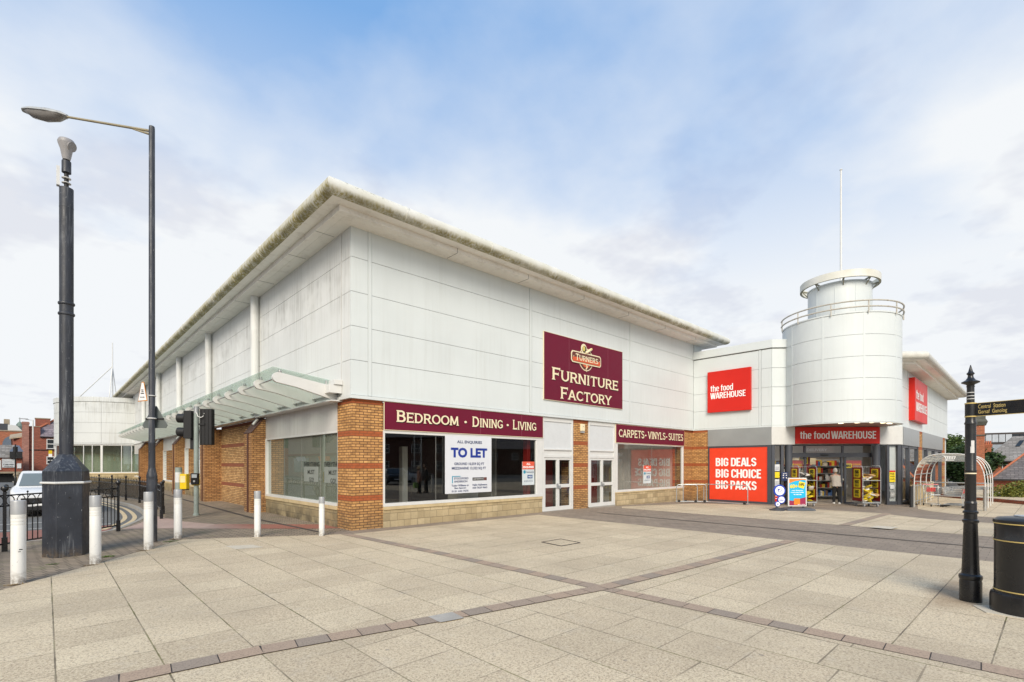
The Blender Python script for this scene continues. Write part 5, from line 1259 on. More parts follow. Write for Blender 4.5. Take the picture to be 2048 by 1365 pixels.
# ---------------------------------------------------------------- signal pole, stub post
tl = root('traffic_signal', 'grey green signal pole carrying two black signal heads seen from behind and side', 'traffic signal', (-2.22, 7.55, 0), R(-43.3))
m = MB().cyl(0, 0, -.02, 3.80, .078, 18); m.lathe(0, 0, [(.105, 0), (.105, .05), (.08, .07)], 18); m.out('pole', TLPOLE, tl, local=True, smooth=True)
MB().cyl(0, 0, 3.62, 3.86, .082, 18).out('pole_cap', GALV, tl, local=True, smooth=True)
h1 = MB().box(-.36, -.09, -.16, .14, 2.72, 3.70).box(-.20, -.06, -.04, .04, 2.35, 2.75); ha = h1.out('signal_head', BLACKM, tl, local=True, bevel=.015)
for z in (3.44, 2.96):
    m = MB(); n = 18
    ring = []
    for t, rr_ in ((-.36, .155), (-.62, .16), (-.62, .148), (-.36, .14)): ring.append([(t, -.01+rr_*math.cos(2*math.pi*k/n), z+rr_*math.sin(2*math.pi*k/n)) for k in range(n)])
    m.loft(ring, True, False); m.out('hood', BLACKM, ha, local=True, smooth=True)
    m = MB().tube([(-.355, -.01, z), (-.35, -.01, z)], .14, 18); m.out('lens', pm('lens_dark', (.03, .04, .04), .15), ha, local=True)
m = MB().box(.10, .52, .02, .22, 2.50, 3.78)
for i in range(3): m.box(.14+.125*i, .17+.125*i, .0, .02, 2.52, 3.76)
hb = m.out('signal_head', BLACKM, tl, local=True, bevel=.02)
MB().tube([(.05, -.06, 3.64), (.10, -.07, 3.50), (.20, -.06, 3.46), (.27, -.03, 3.52), (.28, -.01, 3.62)], .014, 8).out('cable', PVC, hb, local=True, smooth=True)
MB().box(.08, .30, -.02, .02, 3.20, 3.26).out('bracket', BLACKM, tl, local=True); MB().box(-.12, -.05, -.03, .03, 3.0, 3.5).out('bracket', BLACKM, tl, local=True)
pb = MB().box(-.10, .165, -.16, -.08, 1.10, 1.50).out('push_button_box', BLACK, tl, local=True, bevel=.012)
MB().box(-.105, .17, -.085, -.07, 1.07, 1.49).out('backplate', YEL, pb, local=True)
MB().box(-.06, .12, -.166, -.161, 1.34, 1.46).out('display', pm('display_grey', (.35, .38, .40), .2), pb, local=True); MB().disc(.03, -.165, 1.22, .035, -.175, 16).out('button', BOLG, pb, local=True)
st = root('stub_post', 'short grey post with peeling white top carrying a yellow push button box', 'post', (-2.92, 6.5, 0), R(-43.3))
m = MB().cyl(0, 0, -.02, 1.71, .098, 20); m.out('post', TLPOLE, st, local=True, smooth=True)
MB().lathe(0, 0, [(.10, 1.22), (.10, 1.55)], 20).out('peeling_sleeve', pm('peeling_white', (.62, .63, .62), .5, dirt=.9, dirtc=(.27, .32, .295), scale=3.0), st, local=True, smooth=True)
yb = MB().box(.11, .33, -.12, .06, 1.0, 1.50).out('button_box', YEL, st, local=True, bevel=.02)
MB().box(.14, .30, -.126, -.121, 1.22, 1.44).out('faded_label', pm('label_cream', (.75, .66, .35), .5, dirt=.4, dirtc=(.72, .5, .01)), yb, local=True); MB().box(.12, .32, -.11, .05, .97, 1.0).out('bottom_trim', BLACKM, yb, local=True)

# ---------------------------------------------------------------- finger post and bin
fp = root('finger_post', 'black cast fingerpost with a spiked finial and gilt lettered arm', 'fingerpost', (2.90, -12.24, 0))
MB().lathe(0, 0, [(.155, -.02), (.155, .26), (.148, .29), (.158, .30), (.165, .325), (.160, .35), (.13, .37), (.124, .39), (.118, .5), (.096, 1.03), (.098, 1.045), (.115, 1.06), (.115, 1.085), (.092, 1.10), (.090, 1.17), (.108, 1.18), (.108, 1.20), (.086, 1.215), (.084, 1.30), (.092, 1.31), (.082, 1.325), (.078, 1.34)], 32).out('base', BLACK, fp, local=True, smooth=True)
MB().lathe(0, 0, [(.077, 1.33), (.077, 1.72), (.082, 1.73), (.082, 1.75), (.077, 1.76), (.076, 2.36), (.086, 2.365), (.086, 2.38), (.074, 2.40), (.072, 2.47)], 28).out('shaft', BLACK, fp, local=True, smooth=True)
GOLD = pm('gilt', (.62, .47, .17), .4, .2, var=.1)
MB().lathe(0, 0, [(.078, 2.465), (.078, 2.64)], 24).out('arm_collar', BLACK, fp, local=True, smooth=True)
for z in (2.465, 2.64): MB().lathe(0, 0, [(.076, z-.008), (.083, z-.004), (.083, z+.006), (.076, z+.01)], 24).out('gilt_band', GOLD, fp, local=True)
MB().lathe(0, 0, [(.055, 2.645), (.052, 2.86), (.058, 2.862), (.058, 2.875), (.050, 2.88), (.060, 2.895), (.125, 2.918), (.128, 2.93), (.07, 2.955), (.045, 2.985), (.038, 3.01), (.040, 3.025), (.055, 3.035), (.055, 3.045), (.034, 3.065), (.02, 3.11), (.006, 3.155), (0, 3.16)], 28).out('finial', BLACK, fp, local=True, smooth=True)
for z in (2.70, 2.74, 2.785): MB().lathe(0, 0, [(.053, z-.004), (.058, z-.002), (.058, z+.004), (.053, z+.006)], 20).out('pale_band', PVC, fp, local=True)
am = MB().box(.07, 1.2, -.012, .012, 2.468, 2.638); am.xf(Matrix.Rotation(R(-107.3), 4, 'Z')); ao = am.out('direction_arm', BLACK, fp, local=True, bevel=.003)
am = MB().box(.07, 1.2, -.014, .014, 2.464, 2.470); am.box(.07, 1.2, -.014, .014, 2.636, 2.642); am.xf(Matrix.Rotation(R(-107.3), 4, 'Z')); am.out('gilt_edge', GOLD, ao, local=True)
am = MB(); write(am, 'Central  Station', .11, .47, 2.565, 2.618, -.0135, .006); write(am, 'Gorsaf  Ganolog', .11, .49, 2.482, 2.548, -.0135, .006); am.xf(Matrix.Rotation(R(-107.3), 4, 'Z')); am.out('lettering', GOLD, ao, local=True)
m = MB()
for z, a0 in ((1.98, -150), (2.06, -143)):
    n = 6; w0 = 42 if z < 2 else 34
    vs = []; 
    for k in range(n+1):
        a = R(a0+w0*k/n-28); vs += [(.0785*math.cos(a), .0785*math.sin(a), z), (.0785*math.cos(a), .0785*math.sin(a), z+.085)]
    m.add(vs, [(2*k, 2*k+2, 2*k+3, 2*k+1) for k in range(n)])
m.out('sticker', pm('sticker_white', (.60, .59, .58), .5, dirt=.3), fp, local=True)
MB().lathe(0, 0, [(.0775, 1.70), (.081, 1.704), (.081, 1.712), (.0775, 1.716)], 24).out('tape_band', CREAM, fp, local=True)
for _c in [fp]: _c.scale = (.75, .75, 1.0)
bn = root('litter_bin', 'fat round black cast litter bin with gilt bands on a pale slab', 'litter bin', (2.63, -12.74, .02))
MB().lathe(0, 0, [(.335, -.02), (.335, .18), (.325, .22), (.30, .235), (.30, .25)], 48).out('base', BLACK, bn, local=True, smooth=True)
MB().lathe(0, 0, [(.298, .23), (.293, .30), (.290, .85), (.296, .87), (.296, .89), (.29, .90), (.29, 1.08)], 48).out('body', BLACK, bn, local=True, smooth=True)
m = MB()
for z in (.262, .875, 1.085): m.lathe(0, 0, [(.29, z-.010), (.302, z-.006), (.302, z+.004), (.29, z+.008)], 48)
m.out('gilt_band', GOLD, bn, local=True, smooth=True)
MB().lathe(0, 0, [(.298, 1.085), (.305, 1.10), (.300, 1.125), (.26, 1.15), (.12, 1.17), (0, 1.175)], 48).out('lid', BLACK, bn, local=True, smooth=True)
bn.scale = (.92, .92, 1)
MB().lathe(0, 0, [(.06, 1.17), (.10, 1.175), (.09, 1.185), (0, 1.188)], 20).out('ash_plate', BOLG, bn, local=True)
tag(MB().prism([(2.30, -12.42), (2.6, -12.28), (3.2, -12.9), (2.9, -13.3), (2.2, -13.1)], .0055, .016).out('base_slab', PATCHL), kind='structure')

# ---------------------------------------------------------------- trolley hoops by the wall
def hoop(x0, y0, x1, y1, h, label, wheel=True, base=True):
    r = root('trolley_hoop', label, 'trolley', (x0, y0, gz(x0)), math.atan2(y1-y0, x1-x0), 'steel hoop trolleys by the shop wall'); L = math.hypot(x1-x0, y1-y0)
    c = .12; P = [(0, 0, .04), (0, 0, h-c)]+[(c-c*math.cos(R(t)), 0, h-c+c*math.sin(R(t))) for t in (30, 60, 90)]+[(L-c+c*math.sin(R(t)), 0, h-c+c*math.cos(R(t))) for t in (0, 30, 60)]+[(L, 0, h-c), (L, 0, .04)]
    MB().tube(P, .021, 8).out('hoop', GALV, r, local=True, smooth=True)
    MB().box(-.05, L+.05, -.09, .09, .02, .06).out('base_bar', GALV, r, local=True, bevel=.006)
    if wheel:
        for x in (.1, L-.1): MB().tube([(x, -.10, .06), (x, -.14, .06)], .065, 14).out('wheel', BLACKM, r, local=True, smooth=True)
hoop(17.15, -.35, 17.75, -1.15, .88, 'steel hoop trolley with a small black wheel in front of the plinth'); hoop(17.45, -.55, 18.1, -1.45, .90, 'steel hoop trolley straddling the brick corner'); hoop(18.25, -1.25, 18.15, -3.45, .92, 'longest steel hoop trolley in front of the red panel')

# ---------------------------------------------------------------- poster board and roundel sign
pbd = root('poster_board', 'white framed pavement poster board offering 60+ discount on a dark rubber base', 'sign board', (16.55, -6.05, gz(16.5)), R(-43.3))
MB().loft([[(-.58, -.34, .02), (.58, -.34, .02), (.58, .34, .02), (-.58, .34, .02)], [(-.56, -.32, .07), (.56, -.32, .07), (.56, .32, .07), (-.56, .32, .07)], [(-.42, -.2, .12), (.42, -.2, .12), (.42, .2, .12), (-.42, .2, .12)]]).out('base', pm('rubber_base', (.075, .085, .10), .5), pbd, local=True)
m = MB().box(-.28, -.22, -.02, .02, .1, .2).box(.22, .28, -.02, .02, .1, .2); m.out('spring_leg', BLACKM, pbd, local=True)
MB().box(-.385, .385, -.025, .025, .17, 1.35).out('frame', PVC, pbd, local=True, bevel=.01)
po = MB().box(-.34, .34, -.029, -.026, .215, 1.305).out('poster', CYAN, pbd, local=True)
m = MB().ext([(-.34, 1.305), (.34, 1.305), (.34, 1.25), (.22, 1.27), (-.1, 1.22), (-.34, 1.13)], 'y', -.032, -.030); m.out('poster_shape', PORANGE, po, local=True)
m = MB().ext([(-.34, .215), (.34, .215), (.34, .55), (.0, .47), (-.2, .40), (-.34, .42)], 'y', -.032, -.030); m.out('poster_shape', PPINK, po, local=True)
m = MB(); rrect(m, -.15, .24, .25, .26, .03, -.036, -.033); m.out('poster_shape', PORANGE, po, local=True)
m = MB().ext([(.02, .97), (.25, .90), (.32, 1.15), (.07, 1.21)], 'y', -.037, -.033); m.out('price_square', DYEL, po, local=True)
m = MB(); write(m, '10%', .07, .27, 1.02, 1.13, -.040, .05); m.out('lettering', BLACKM, po, local=True)
m = MB(); write(m, '60+', -.32, .0, .92, 1.09, -.036, .05); m.out('lettering', DYEL, po, local=True)
m = MB(); write(m, 'enjoy 10% discount', -.24, .22, .80, .85, -.034, .04); write(m, 'in store every Tuesday', -.28, .26, .72, .77, -.034, .04); write(m, 'for over 60s', -.16, .16, .64, .69, -.034, .04); write(m, 'see in store', .0, .30, .24, .27, -.040, .03); m.out('lettering', WHITE, po, local=True)
sw = root('lottery_sign', 'pavement sign of three stacked blue ringed white discs on a dark round foot', 'sign', (15.72, -5.55, gz(15.7)), R(-43.3))
MB().lathe(0, 0, [(.29, .0), (.28, .04), (.12, .10), (.05, .13), (.03, .2), (0, .2)], 28).out('foot', pm('rubber_foot', (.05, .05, .055), .6), sw, local=True, smooth=True)
for i, (x, z, r_) in enumerate(((.10, .82, .245), (.17, .45, .165), (.02, .27, .11))):
    rg = MB().disc(x, -.03, z, r_, .03, 32).out('ring', RBLUE, sw, local=True, bevel=.012); MB().disc(x, -.034, z, r_*.76, -.031, 32).out('white_disc', WHITE, rg, local=True)
    m = MB()
    if i == 0:
        m.disc(x-.045, -.036, z+.04, .05, -.039, 16, .03); m.tube([(x-.09, -.038, z+.02), (x-.03, -.038, z-.06), (x+.05, -.038, z-.03), (x+.08, -.038, z+.06)], .010, 6)
    elif i == 1: write(m, 'PLAY', x-.09, x+.09, z+.01, z+.05, -.036, .04); write(m, 'HERE', x-.09, x+.09, z-.05, z-.01, -.036, .04)
    else: m.disc(x, -.036, z, .03, -.039, 12)
    m.out('print', RBLUE, rg, local=True)

# ---------------------------------------------------------------- trolley shelter and trolleys
sh = root('trolley_shelter', 'curved clear trolley shelter with white hoops and a cart symbol on its front band', 'shelter', (22.7, -10.20, GZ))
SY, SZ, LX = 1.17, 2.42, (0, 1.8, 3.6, 5.2)
def arch(x, t): return (x, SY*math.copysign(abs(math.cos(t))**.62, math.cos(t)), 1.05+(SZ-1.05)*abs(math.sin(t))**.85)
T = [math.pi*k/24 for k in range(25)]
for i, x in enumerate(LX):
    sl = 0 if True else 0
    MB().tube([(x, SY, 0)]+[arch(x, t) for t in T]+[(x, -SY, 0)], .019, 8).out('hoop', PVC, sh, local=True, smooth=True)
m = MB(); th = [t for t in T if t <= math.pi*.56]
for i in range(len(th)-1): m.add([arch(0, th[i]), arch(0, th[i+1]), arch(LX[-1], th[i+1]), arch(LX[-1], th[i])], [(0, 1, 2, 3)])
m.out('curved_glazing', POLY, sh, local=True, smooth=True)
m = MB()
for t in (th[2], th[7], th[11]): m.tube([arch(0, t), arch(LX[-1], t)], .02, 6)
for z in (.25, .95): m.tube([(0, SY, z), (LX[-1], SY, z)], .02, 6)
m.tube([(LX[-1], -SY, 1.0), (LX[-1], SY, 1.0)], .03, 6); m.tube([(LX[-1], -SY, .3), (LX[-1], SY, .3)], .02, 6)
m.tube([(0, -SY, 1.5), (LX[-1], -SY, 1.5)], .02, 6)
for x in (.9, 2.7, 4.4): m.tube([(x, SY, .1), (x, SY, 1.05)], .015, 6)
m.out('side_rail', GALV, sh, local=True, smooth=True)
ft = [arch(-.02, t) for t in T if arch(-.02, t)[2] > 1.95]; m = MB(); m.poly([(-.035, p[1], p[2]) for p in ft]); m.out('front_band', POLY, sh, local=True)
m = MB(); yy = .18
def L2(a, b): m.tube([(-.06, yy-a[0], a[1]), (-.06, yy-b[0], b[1])], .012, 6)
for a, b in (((0, 2.33), (.06, 2.31)), ((.06, 2.31), (.12, 2.17)), ((.12, 2.17), (.38, 2.18)), ((.38, 2.18), (.42, 2.30)), ((.07, 2.29), (.42, 2.29)), ((.1, 2.23), (.40, 2.235)), ((.16, 2.30), (.17, 2.17)), ((.23, 2.30), (.235, 2.17)), ((.31, 2.30), (.305, 2.17)), ((.12, 2.17), (.10, 2.12)), ((.10, 2.12), (.38, 2.12))): L2(a, b)
m.disc(-.1, 0, 0, .0001, .0002, 3); m.out('cart_symbol', WHITE, sh, local=True)
for sy in (SY, -SY): MB().cyl(-.12, sy, -.05, 1.0, .06, 20).out('steel_guard', STEEL, sh, local=True, smooth=True)
MB().cyl(-.22, SY+.08, -.05, .96, .06, 16).out('steel_guard', BLACKM, sh, local=True, smooth=True)
tb = root('side_barrier_wall', 'low cream tiled barrier wall behind the trolleys in the shelter', 'wall', (23.5, -8.86, GZ)); MB().box(0, 7, 0, .08, .05, .98).out('panel', STONE_C, tb, local=True)
def trolley(loc, rz, label):
    r = root('shopping_trolley', label, 'trolley', loc, rz, 'shopping trolleys parked in the shelter'); f = MB()
    # local +x is forward; handle at -x
    bt = [(-.30, -.24, .55), (.36, -.17, .55), (.36, .17, .55), (-.30, .24, .55)]; tp = [(-.42, -.29, .98), (.48, -.22, .90), (.48, .22, .90), (-.42, .29, .98)]
    for q in (bt, tp): f.tube(q, .011, 6, closed=True)
    for i in range(4):
        a0, a1, b0, b1 = Vector(bt[i]), Vector(bt[(i+1) % 4]), Vector(tp[i]), Vector(tp[(i+1) % 4]); n = 8 if i % 2 == 0 else 5
        for k in range(n+1): f.tube([a0.lerp(a1, k/n), b0.lerp(b1, k/n)], .005, 4)
        for k in range(1, 4): f.tube([a0.lerp(b0, k/4), a1.lerp(b1, k/4)], .005, 4)
    for k in range(1, 5): f.tube([Vector(bt[0]).lerp(Vector(bt[1]), k/5), Vector(bt[3]).lerp(Vector(bt[2]), k/5)], .005, 4)
    f.out('basket', GALV, r, local=True)
    c = MB()
    for s in (-1, 1): c.tube([(-.42, s*.28, .98), (-.30, s*.26, .55), (-.36, s*.27, .12), (.40, s*.17, .12)], .014, 6)
    c.tube([(.40, -.17, .12), (.40, .17, .12)], .012, 6); c.tube([(-.36, -.27, .12), (-.36, .27, .12)], .012, 6); c.out('chassis', GALV, r, local=True)
    MB().tube([(-.46, -.30, 1.0), (-.46, .30, 1.0)], .022, 10).out('handle', RED, r, local=True, smooth=True)
    MB().box(-.33, -.31, -.17, .17, .66, .86).out('child_seat_flap', RED, r, local=True)
    for x, y in ((-.36, -.27), (-.36, .27), (.40, -.17), (.40, .17)): MB().tube([(x, y-.015, .055), (x, y+.015, .055)], .055, 12).out('castor', BLACKM, r, local=True, smooth=True)
    return r
t0 = trolley((24.0, -9.55, GZ), R(200), 'wire trolley standing alone on the left of the shelter, red handle')
for i, lb in enumerate(('front trolley of the nested row, partly behind the fingerpost', 'second trolley of the nested row behind the fingerpost', 'third trolley of the nested row in the shelter', 'rearmost trolley of the nested row in the shelter')):
    copy_tree(t0, (23.7+i*.34, -10.35-.02*i, GZ), R(75), lb)
# ---------------------------------------------------------------- people
def skin(name, V, Ed, Rr, mat, parent, sub=2, rootv=0):
    me = bpy.data.meshes.new(name); me.from_pydata(V, Ed, []); o = bpy.data.objects.new(name, me); col.objects.link(o)
    sk = o.modifiers.new('s', 'SKIN'); lay = me.skin_vertices[0].data if me.skin_vertices else me.attributes
    for i, r in enumerate(Rr): lay[i].radius = (r, r) if not isinstance(r, tuple) else r
    lay[rootv].use_root = True; sk.use_smooth_shade = True
    ss = o.modifiers.new('d', 'SUBSURF'); ss.levels = sub; ss.render_levels = sub
    dg_ = bpy.context.evaluated_depsgraph_get(); e = bpy.data.meshes.new_from_object(o.evaluated_get(dg_)); bpy.data.objects.remove(o)
    e.name = name; e.materials.clear(); e.materials.append(mat); n = bpy.data.objects.new(name, e); col.objects.link(n); n.parent = parent
    return n
def ensure_skin_layer(me):
    bm = bmesh.new(); bm.from_mesh(me); bm.verts.layers.skin.verify(); bm.to_mesh(me); bm.free()
_sk = skin
def skin(name, V, Ed, Rr, mat, parent, sub=2, rootv=0):
    me = bpy.data.meshes.new(name); me.from_pydata(V, Ed, []); ensure_skin_layer(me)
    o = bpy.data.objects.new(name, me); col.objects.link(o)
    sk = o.modifiers.new('s', 'SKIN'); lay = me.skin_vertices[0].data
    for i, r in enumerate(Rr): lay[i].radius = (r, r) if not isinstance(r, tuple) else r
    for l in lay: l.use_root = False
    lay[rootv].use_root = True; sk.use_smooth_shade = True
    ss = o.modifiers.new('d', 'SUBSURF'); ss.levels = sub; ss.render_levels = sub
    dg_ = bpy.context.evaluated_depsgraph_get(); dg_.update(); e = bpy.data.meshes.new_from_object(o.evaluated_get(dg_)); bpy.data.objects.remove(o)
    e.name = name; e.materials.clear(); e.materials.append(mat); n = bpy.data.objects.new(name, e); col.objects.link(n); n.parent = parent
    e.polygons.foreach_set('use_smooth', [True]*len(e.polygons)); return n
SKINM = pm('skin', (.50, .28, .20), .5, var=.08)
def person(loc, rz, label, top, legs, hair, lean=.10, hands=((-.10, .36, 1.0), (.16, .36, 1.0)), scale=1.0, coat=False):
    p = root('person', label, 'person', loc, rz); L = lean
    V = [(0, 0, .86), (0, L*.4, 1.05), (0, L*.9, 1.26), (0, L*1.15, 1.375), (0, L*1.3, 1.44)]; E = [(0, 1), (1, 2), (2, 3), (3, 4)]; Q = [(.125, .10), (.115, .09), (.13, .095), (.05, .05), (.045, .045)]
    for s, fy in ((-1, .04), (1, -.05)):
        b = len(V); V += [(s*.085, 0, .80), (s*.095, fy*.6+.02, .46), (s*.10, fy, .09), (s*.11, fy+.13, .035)]; E += [(0, b), (b, b+1), (b+1, b+2), (b+2, b+3)]; Q += [.085, .055, .036, .030]
    for s, h in ((-1, hands[0]), (1, hands[1])):
        sh_ = Vector((s*.165, L*.95, 1.31)); hd = Vector(h); el = (sh_+hd)/2+Vector((s*.06, -.06, -.07)); b = len(V)
        V += [tuple(sh_), tuple(el), tuple(hd)]; E += [(2, b), (b, b+1), (b+1, b+2)]; Q += [.055, .042, .026]
        d = (hd-el).normalized(); w_ = b+2; side = Vector((0, 0, 1)).cross(d).normalized()
        V.append(tuple(hd+d*.07)); E.append((w_, len(V)-1)); Q.append((.030, .016)); pm_ = len(V)-1
        for k, ln in enumerate((.055, .065, .06, .045)):
            f0 = hd+d*.09+side*(.027-.018*k); V += [tuple(f0), tuple(f0+d*ln*.6+Vector((0, 0, -.012))), tuple(f0+d*ln+Vector((0, 0, -.035)))]; n = len(V); E += [(pm_, n-3), (n-3, n-2), (n-2, n-1)]; Q += [.009, .0085, .007]
        t0_ = hd+d*.03+side*s*.03; V += [tuple(t0_+side*s*.01), tuple(t0_+d*.04+side*s*.02)]; n = len(V); E += [(w_, n-2), (n-2, n-1)]; Q += [.010, .008]
    skin('body', V, E, Q, SKINM, p)
    hc = Vector((0, L*1.35+.015, 1.545))
    m = MB(); secs = []
    for i in range(11):
        a = -math.pi/2+math.pi*i/10; z = math.sin(a)*.118; r = max(math.cos(a), .02); k = 1.0 if z > -.02 else 1+z*1.8
        secs.append([(hc.x+.078*r*k*math.cos(2*math.pi*j/16), hc.y+(.098*r*k)*math.sin(2*math.pi*j/16)+(.012 if z < 0 else 0), hc.z+z) for j in range(16)])
    m.loft(secs); m.tube([(hc.x, hc.y+.09, hc.z-.005), (hc.x, hc.y+.115, hc.z-.03)], .012, 6)
    for s in (-1, 1): m.disc(hc.x+s*.078, hc.y-.008, hc.z-.01, .02, hc.y+.006, 8, .03)
    m.out('head', SKINM, p, local=True, smooth=True)
    m = MB()
    for s in (-1, 1): m.lathe(hc.x+s*.03, hc.y+.088, [(0, hc.z+.004), (.010, hc.z+.012), (.010, hc.z+.018), (0, hc.z+.026)], 8)
    m.box(hc.x-.022, hc.x+.022, hc.y+.092, hc.y+.1, hc.z-.058, hc.z-.05); m.out('face', BLACKM, p, local=True)
    m = MB(); secs = []; rh = random.Random(5)
    for i in range(9):
        a = -.55+(math.pi/2+.55)*i/8; z = math.sin(a)*.135; r = math.cos(a)+.02
        secs.append([(hc.x+(.094+.006*rh.random())*r*math.cos(2*math.pi*j/18), hc.y-.014+(.108+.006*rh.random())*r*math.sin(2*math.pi*j/18)*(1 if math.sin(2*math.pi*j/18) < .2 else .80), hc.z+z+.004) for j in range(18)])
    m.loft(secs); m.out('hair', hair, p, local=True, smooth=True)
    # top: hangs loose to the hips
    m = MB(); secs = []
    for z, w_, d_ in ((.74 if coat else .82, .215, .165), (.9, .20, .155), (1.05, .185, .14), (1.2, .20, .14), (1.32, .175, .115), (1.385, .075, .07)):
        yo = L*max(0, (z-.86))/.42; secs.append([(w_*math.cos(2*math.pi*j/20)*(1+.03*math.sin(5*j)), yo+d_*math.sin(2*math.pi*j/20), z+(.015*math.sin(3*j) if z < .85 else 0)) for j in range(20)])
    m.loft(secs); to = m.out('cardigan' if not coat else 'coat', top, p, local=True, smooth=True)
    for s, h in ((-1, hands[0]), (1, hands[1])):
        sh_ = Vector((s*.155, L*.95, 1.31)); hd = Vector(h); el = (sh_+hd)/2+Vector((s*.06, -.06, -.07)); MB().tube([sh_, sh_.lerp(el, .5), el, el.lerp(hd, .5), el.lerp(hd, .9)], .072, 10, r2=.043).out('sleeve', top, to, local=True, smooth=True)
    for s, fy in ((-1, .04), (1, -.05)):
        MB().tube([(s*.085, 0, .88), (s*.09, .01, .66), (s*.095, fy*.6+.02, .46), (s*.10, fy, .08)], .108, 12, r2=.062).out('trouser_leg', legs, p, local=True, smooth=True)
        MB().loft([[(s*.10+.045*math.cos(a)*k, fy+.04+.12*math.sin(a)*k, z) for a in [math.pi*2*j/12 for j in range(12)]] for z, k in ((0, 1), (.04, .95), (.09, .5))]).out('shoe', WHITE if not coat else BLACKM, p, local=True, smooth=True)
    p.scale = (scale,)*3; return p
CARD = pm('cardigan_oatmeal', (.46, .42, .37), .9, var=.12, scale=12.0, bump=.3); TROU = pm('black_cloth', (.014, .014, .015), .9); HAIRW = pm('white_hair', (.55, .52, .48), .8, var=.25, scale=30.0, bump=.5)
person((*dg(3.30, -.32), -.125), R(-58), 'grey haired person in an oatmeal cardigan and black trousers stepping through the shop door', CARD, TROU, HAIRW, .13, ((-.02, .40, 1.0), (.30, .22, 1.06)), 1.04)
person((11.0, -13.75, -.02), R(120), 'person in a pinkish coat carrying a green and white bag, mirrored in the wide window', pm('pink_coat', (.30, .16, .12), .9), TROU, pm('blond_hair', (.42, .33, .2), .8), .03, ((-.24, .05, .78), (.24, .05, .78)), 1.02, True)
person((11.6, -13.9, -.02), R(118), 'person dressed in black, mirrored in the wide window', TROU, TROU, TROU, .03, ((-.24, .05, .78), (.24, .05, .78)), 1.1, True)
bg_ = root('carrier_bag', 'green and white carrier bag mirrored in the wide window', 'bag', (10.78, -13.85, .30))
MB().loft([[(-.14, -.06, 0), (.14, -.06, 0), (.14, .06, 0), (-.14, .06, 0)], [(-.17, -.08, .15), (.17, -.08, .15), (.17, .08, .15), (-.17, .08, .15)], [(-.13, -.03, .36), (.13, -.03, .36), (.13, .03, .36), (-.13, .03, .36)]]).out('bag_body', pm('bag_green', (.30, .55, .12), .4, dirt=.9, dirtc=(.7, .7, .7), scale=6.0), bg_, local=True, smooth=True)
MB().tube([(-.06, 0, .34), (-.03, 0, .48), (.03, 0, .48), (.06, 0, .34)], .008, 6).out('handles', WHITE, bg_, local=True)

# ---------------------------------------------------------------- cars
def car(loc, rz, label, paint, seed=0, group=None):
    c = root('parked_car' if seed else 'car', label, 'car', loc, rz, group)
    def ring(y, hw, z0, z1, r=.10):
        P = []
        for cx, cz, a in ((hw-r, z0+r, -90), (hw-r, z1-r, 0), (-hw+r, z1-r, 90), (-hw+r, z0+r, 180)):
            for t in (0, 30, 60, 90): P.append((cx+r*math.cos(R(a+t)), y, cz+r*math.sin(R(a+t))))
        return P
    MB().loft([ring(.0, .70, .42, .72), ring(.04, .80, .30, .84), ring(.18, .88, .24, .93), ring(.5, .91, .22, 1.0), ring(1.05, .925, .22, 1.07, .13), ring(2.2, .93, .22, 1.08, .13), ring(3.7, .92, .22, 1.09, .13), ring(4.25, .88, .28, 1.06), ring(4.38, .78, .42, 1.0)]).out('body', paint, c, local=True, smooth=True)
    MB().loft([ring(.98, .80, 1.0, 1.06, .02), ring(1.35, .745, 1.0, 1.34, .06), ring(1.75, .69, 1.0, 1.59, .09), ring(2.5, .68, 1.0, 1.655, .09), ring(3.5, .68, 1.0, 1.62, .09), ring(4.15, .74, 1.0, 1.15, .05)]).out('roof', paint, c, local=True, smooth=True)
    gw = glassm('windscreen_%d' % seed, (.10, .13, .14), 1.1, base=.65, bc=(.26, .30, .30)) if seed == 0 else GW
    m = MB(); a = [(-.70, 1.04, 1.085), (.70, 1.04, 1.085), (.60, 1.70, 1.54), (-.60, 1.70, 1.54)]; m.poly([(x, y-.02, z+.03) for x, y, z in a]); m.out('windscreen', gw, c, local=True)
    m = MB()
    for s in (-1, 1): m.poly([(s*.785, 1.5, 1.10), (s*.715, 1.85, 1.53), (s*.705, 3.4, 1.54), (s*.775, 3.75, 1.12)])
    m.out('side_window', gw, c, local=True)
    MB().box(-.62, .62, -.02, .10, .50, .70).box(-.74, .74, .0, .12, .24, .40).out('grille', BLACKM, c, local=True, bevel=.02)
    MB().box(-.26, .26, -.035, -.02, .42, .52).out('number_plate', WHITE, c, local=True)
    for s in (-1, 1):
        MB().loft([[(s*.60, .03, .72), (s*.84, .20, .74), (s*.84, .24, .84), (s*.60, .06, .84)], [(s*.58, .0, .73), (s*.80, .09, .75), (s*.82, .12, .82), (s*.58, .02, .82)]]).out('headlight', pm('headlight_lens%d%d' % (seed, s), (.55, .57, .60), .1, .3), c, local=True)
        MB().loft([ring2(s*1.03, 1.28, 1.10, .13, .08, .05), ring2(s*1.05, 1.36, 1.10, .12, .075, .05)]).box(min(s*.90, s*.98), max(s*.90, s*.98), 1.30, 1.36, 1.04, 1.08).out('wing_mirror', BLACK, c, local=True, smooth=True)
        for y in (.82, 3.5):
            w_ = MB().tube([(s*.74, y, .32), (s*.925, y, .32)], .325, 24).out('wheel', BLACKM, c, local=True, smooth=True); MB().tube([(s*.90, y, .32), (s*.935, y, .32)], .20, 16).out('rim', GALV, w_, local=True)
    m = MB().tube([(-.05, 2.4, 1.66), (.05, 2.4, 1.66)], .001, 4)
    return c
def ring2(x, y, z, w_, h_, r): return [(x+w_*.5*math.cos(2*math.pi*j/12), y, z+h_*math.sin(2*math.pi*j/12)) for j in range(12)]
GW = glassm('car_glass', (.12, .14, .15), 1.6, base=.6, bc=(.04, .05, .06))
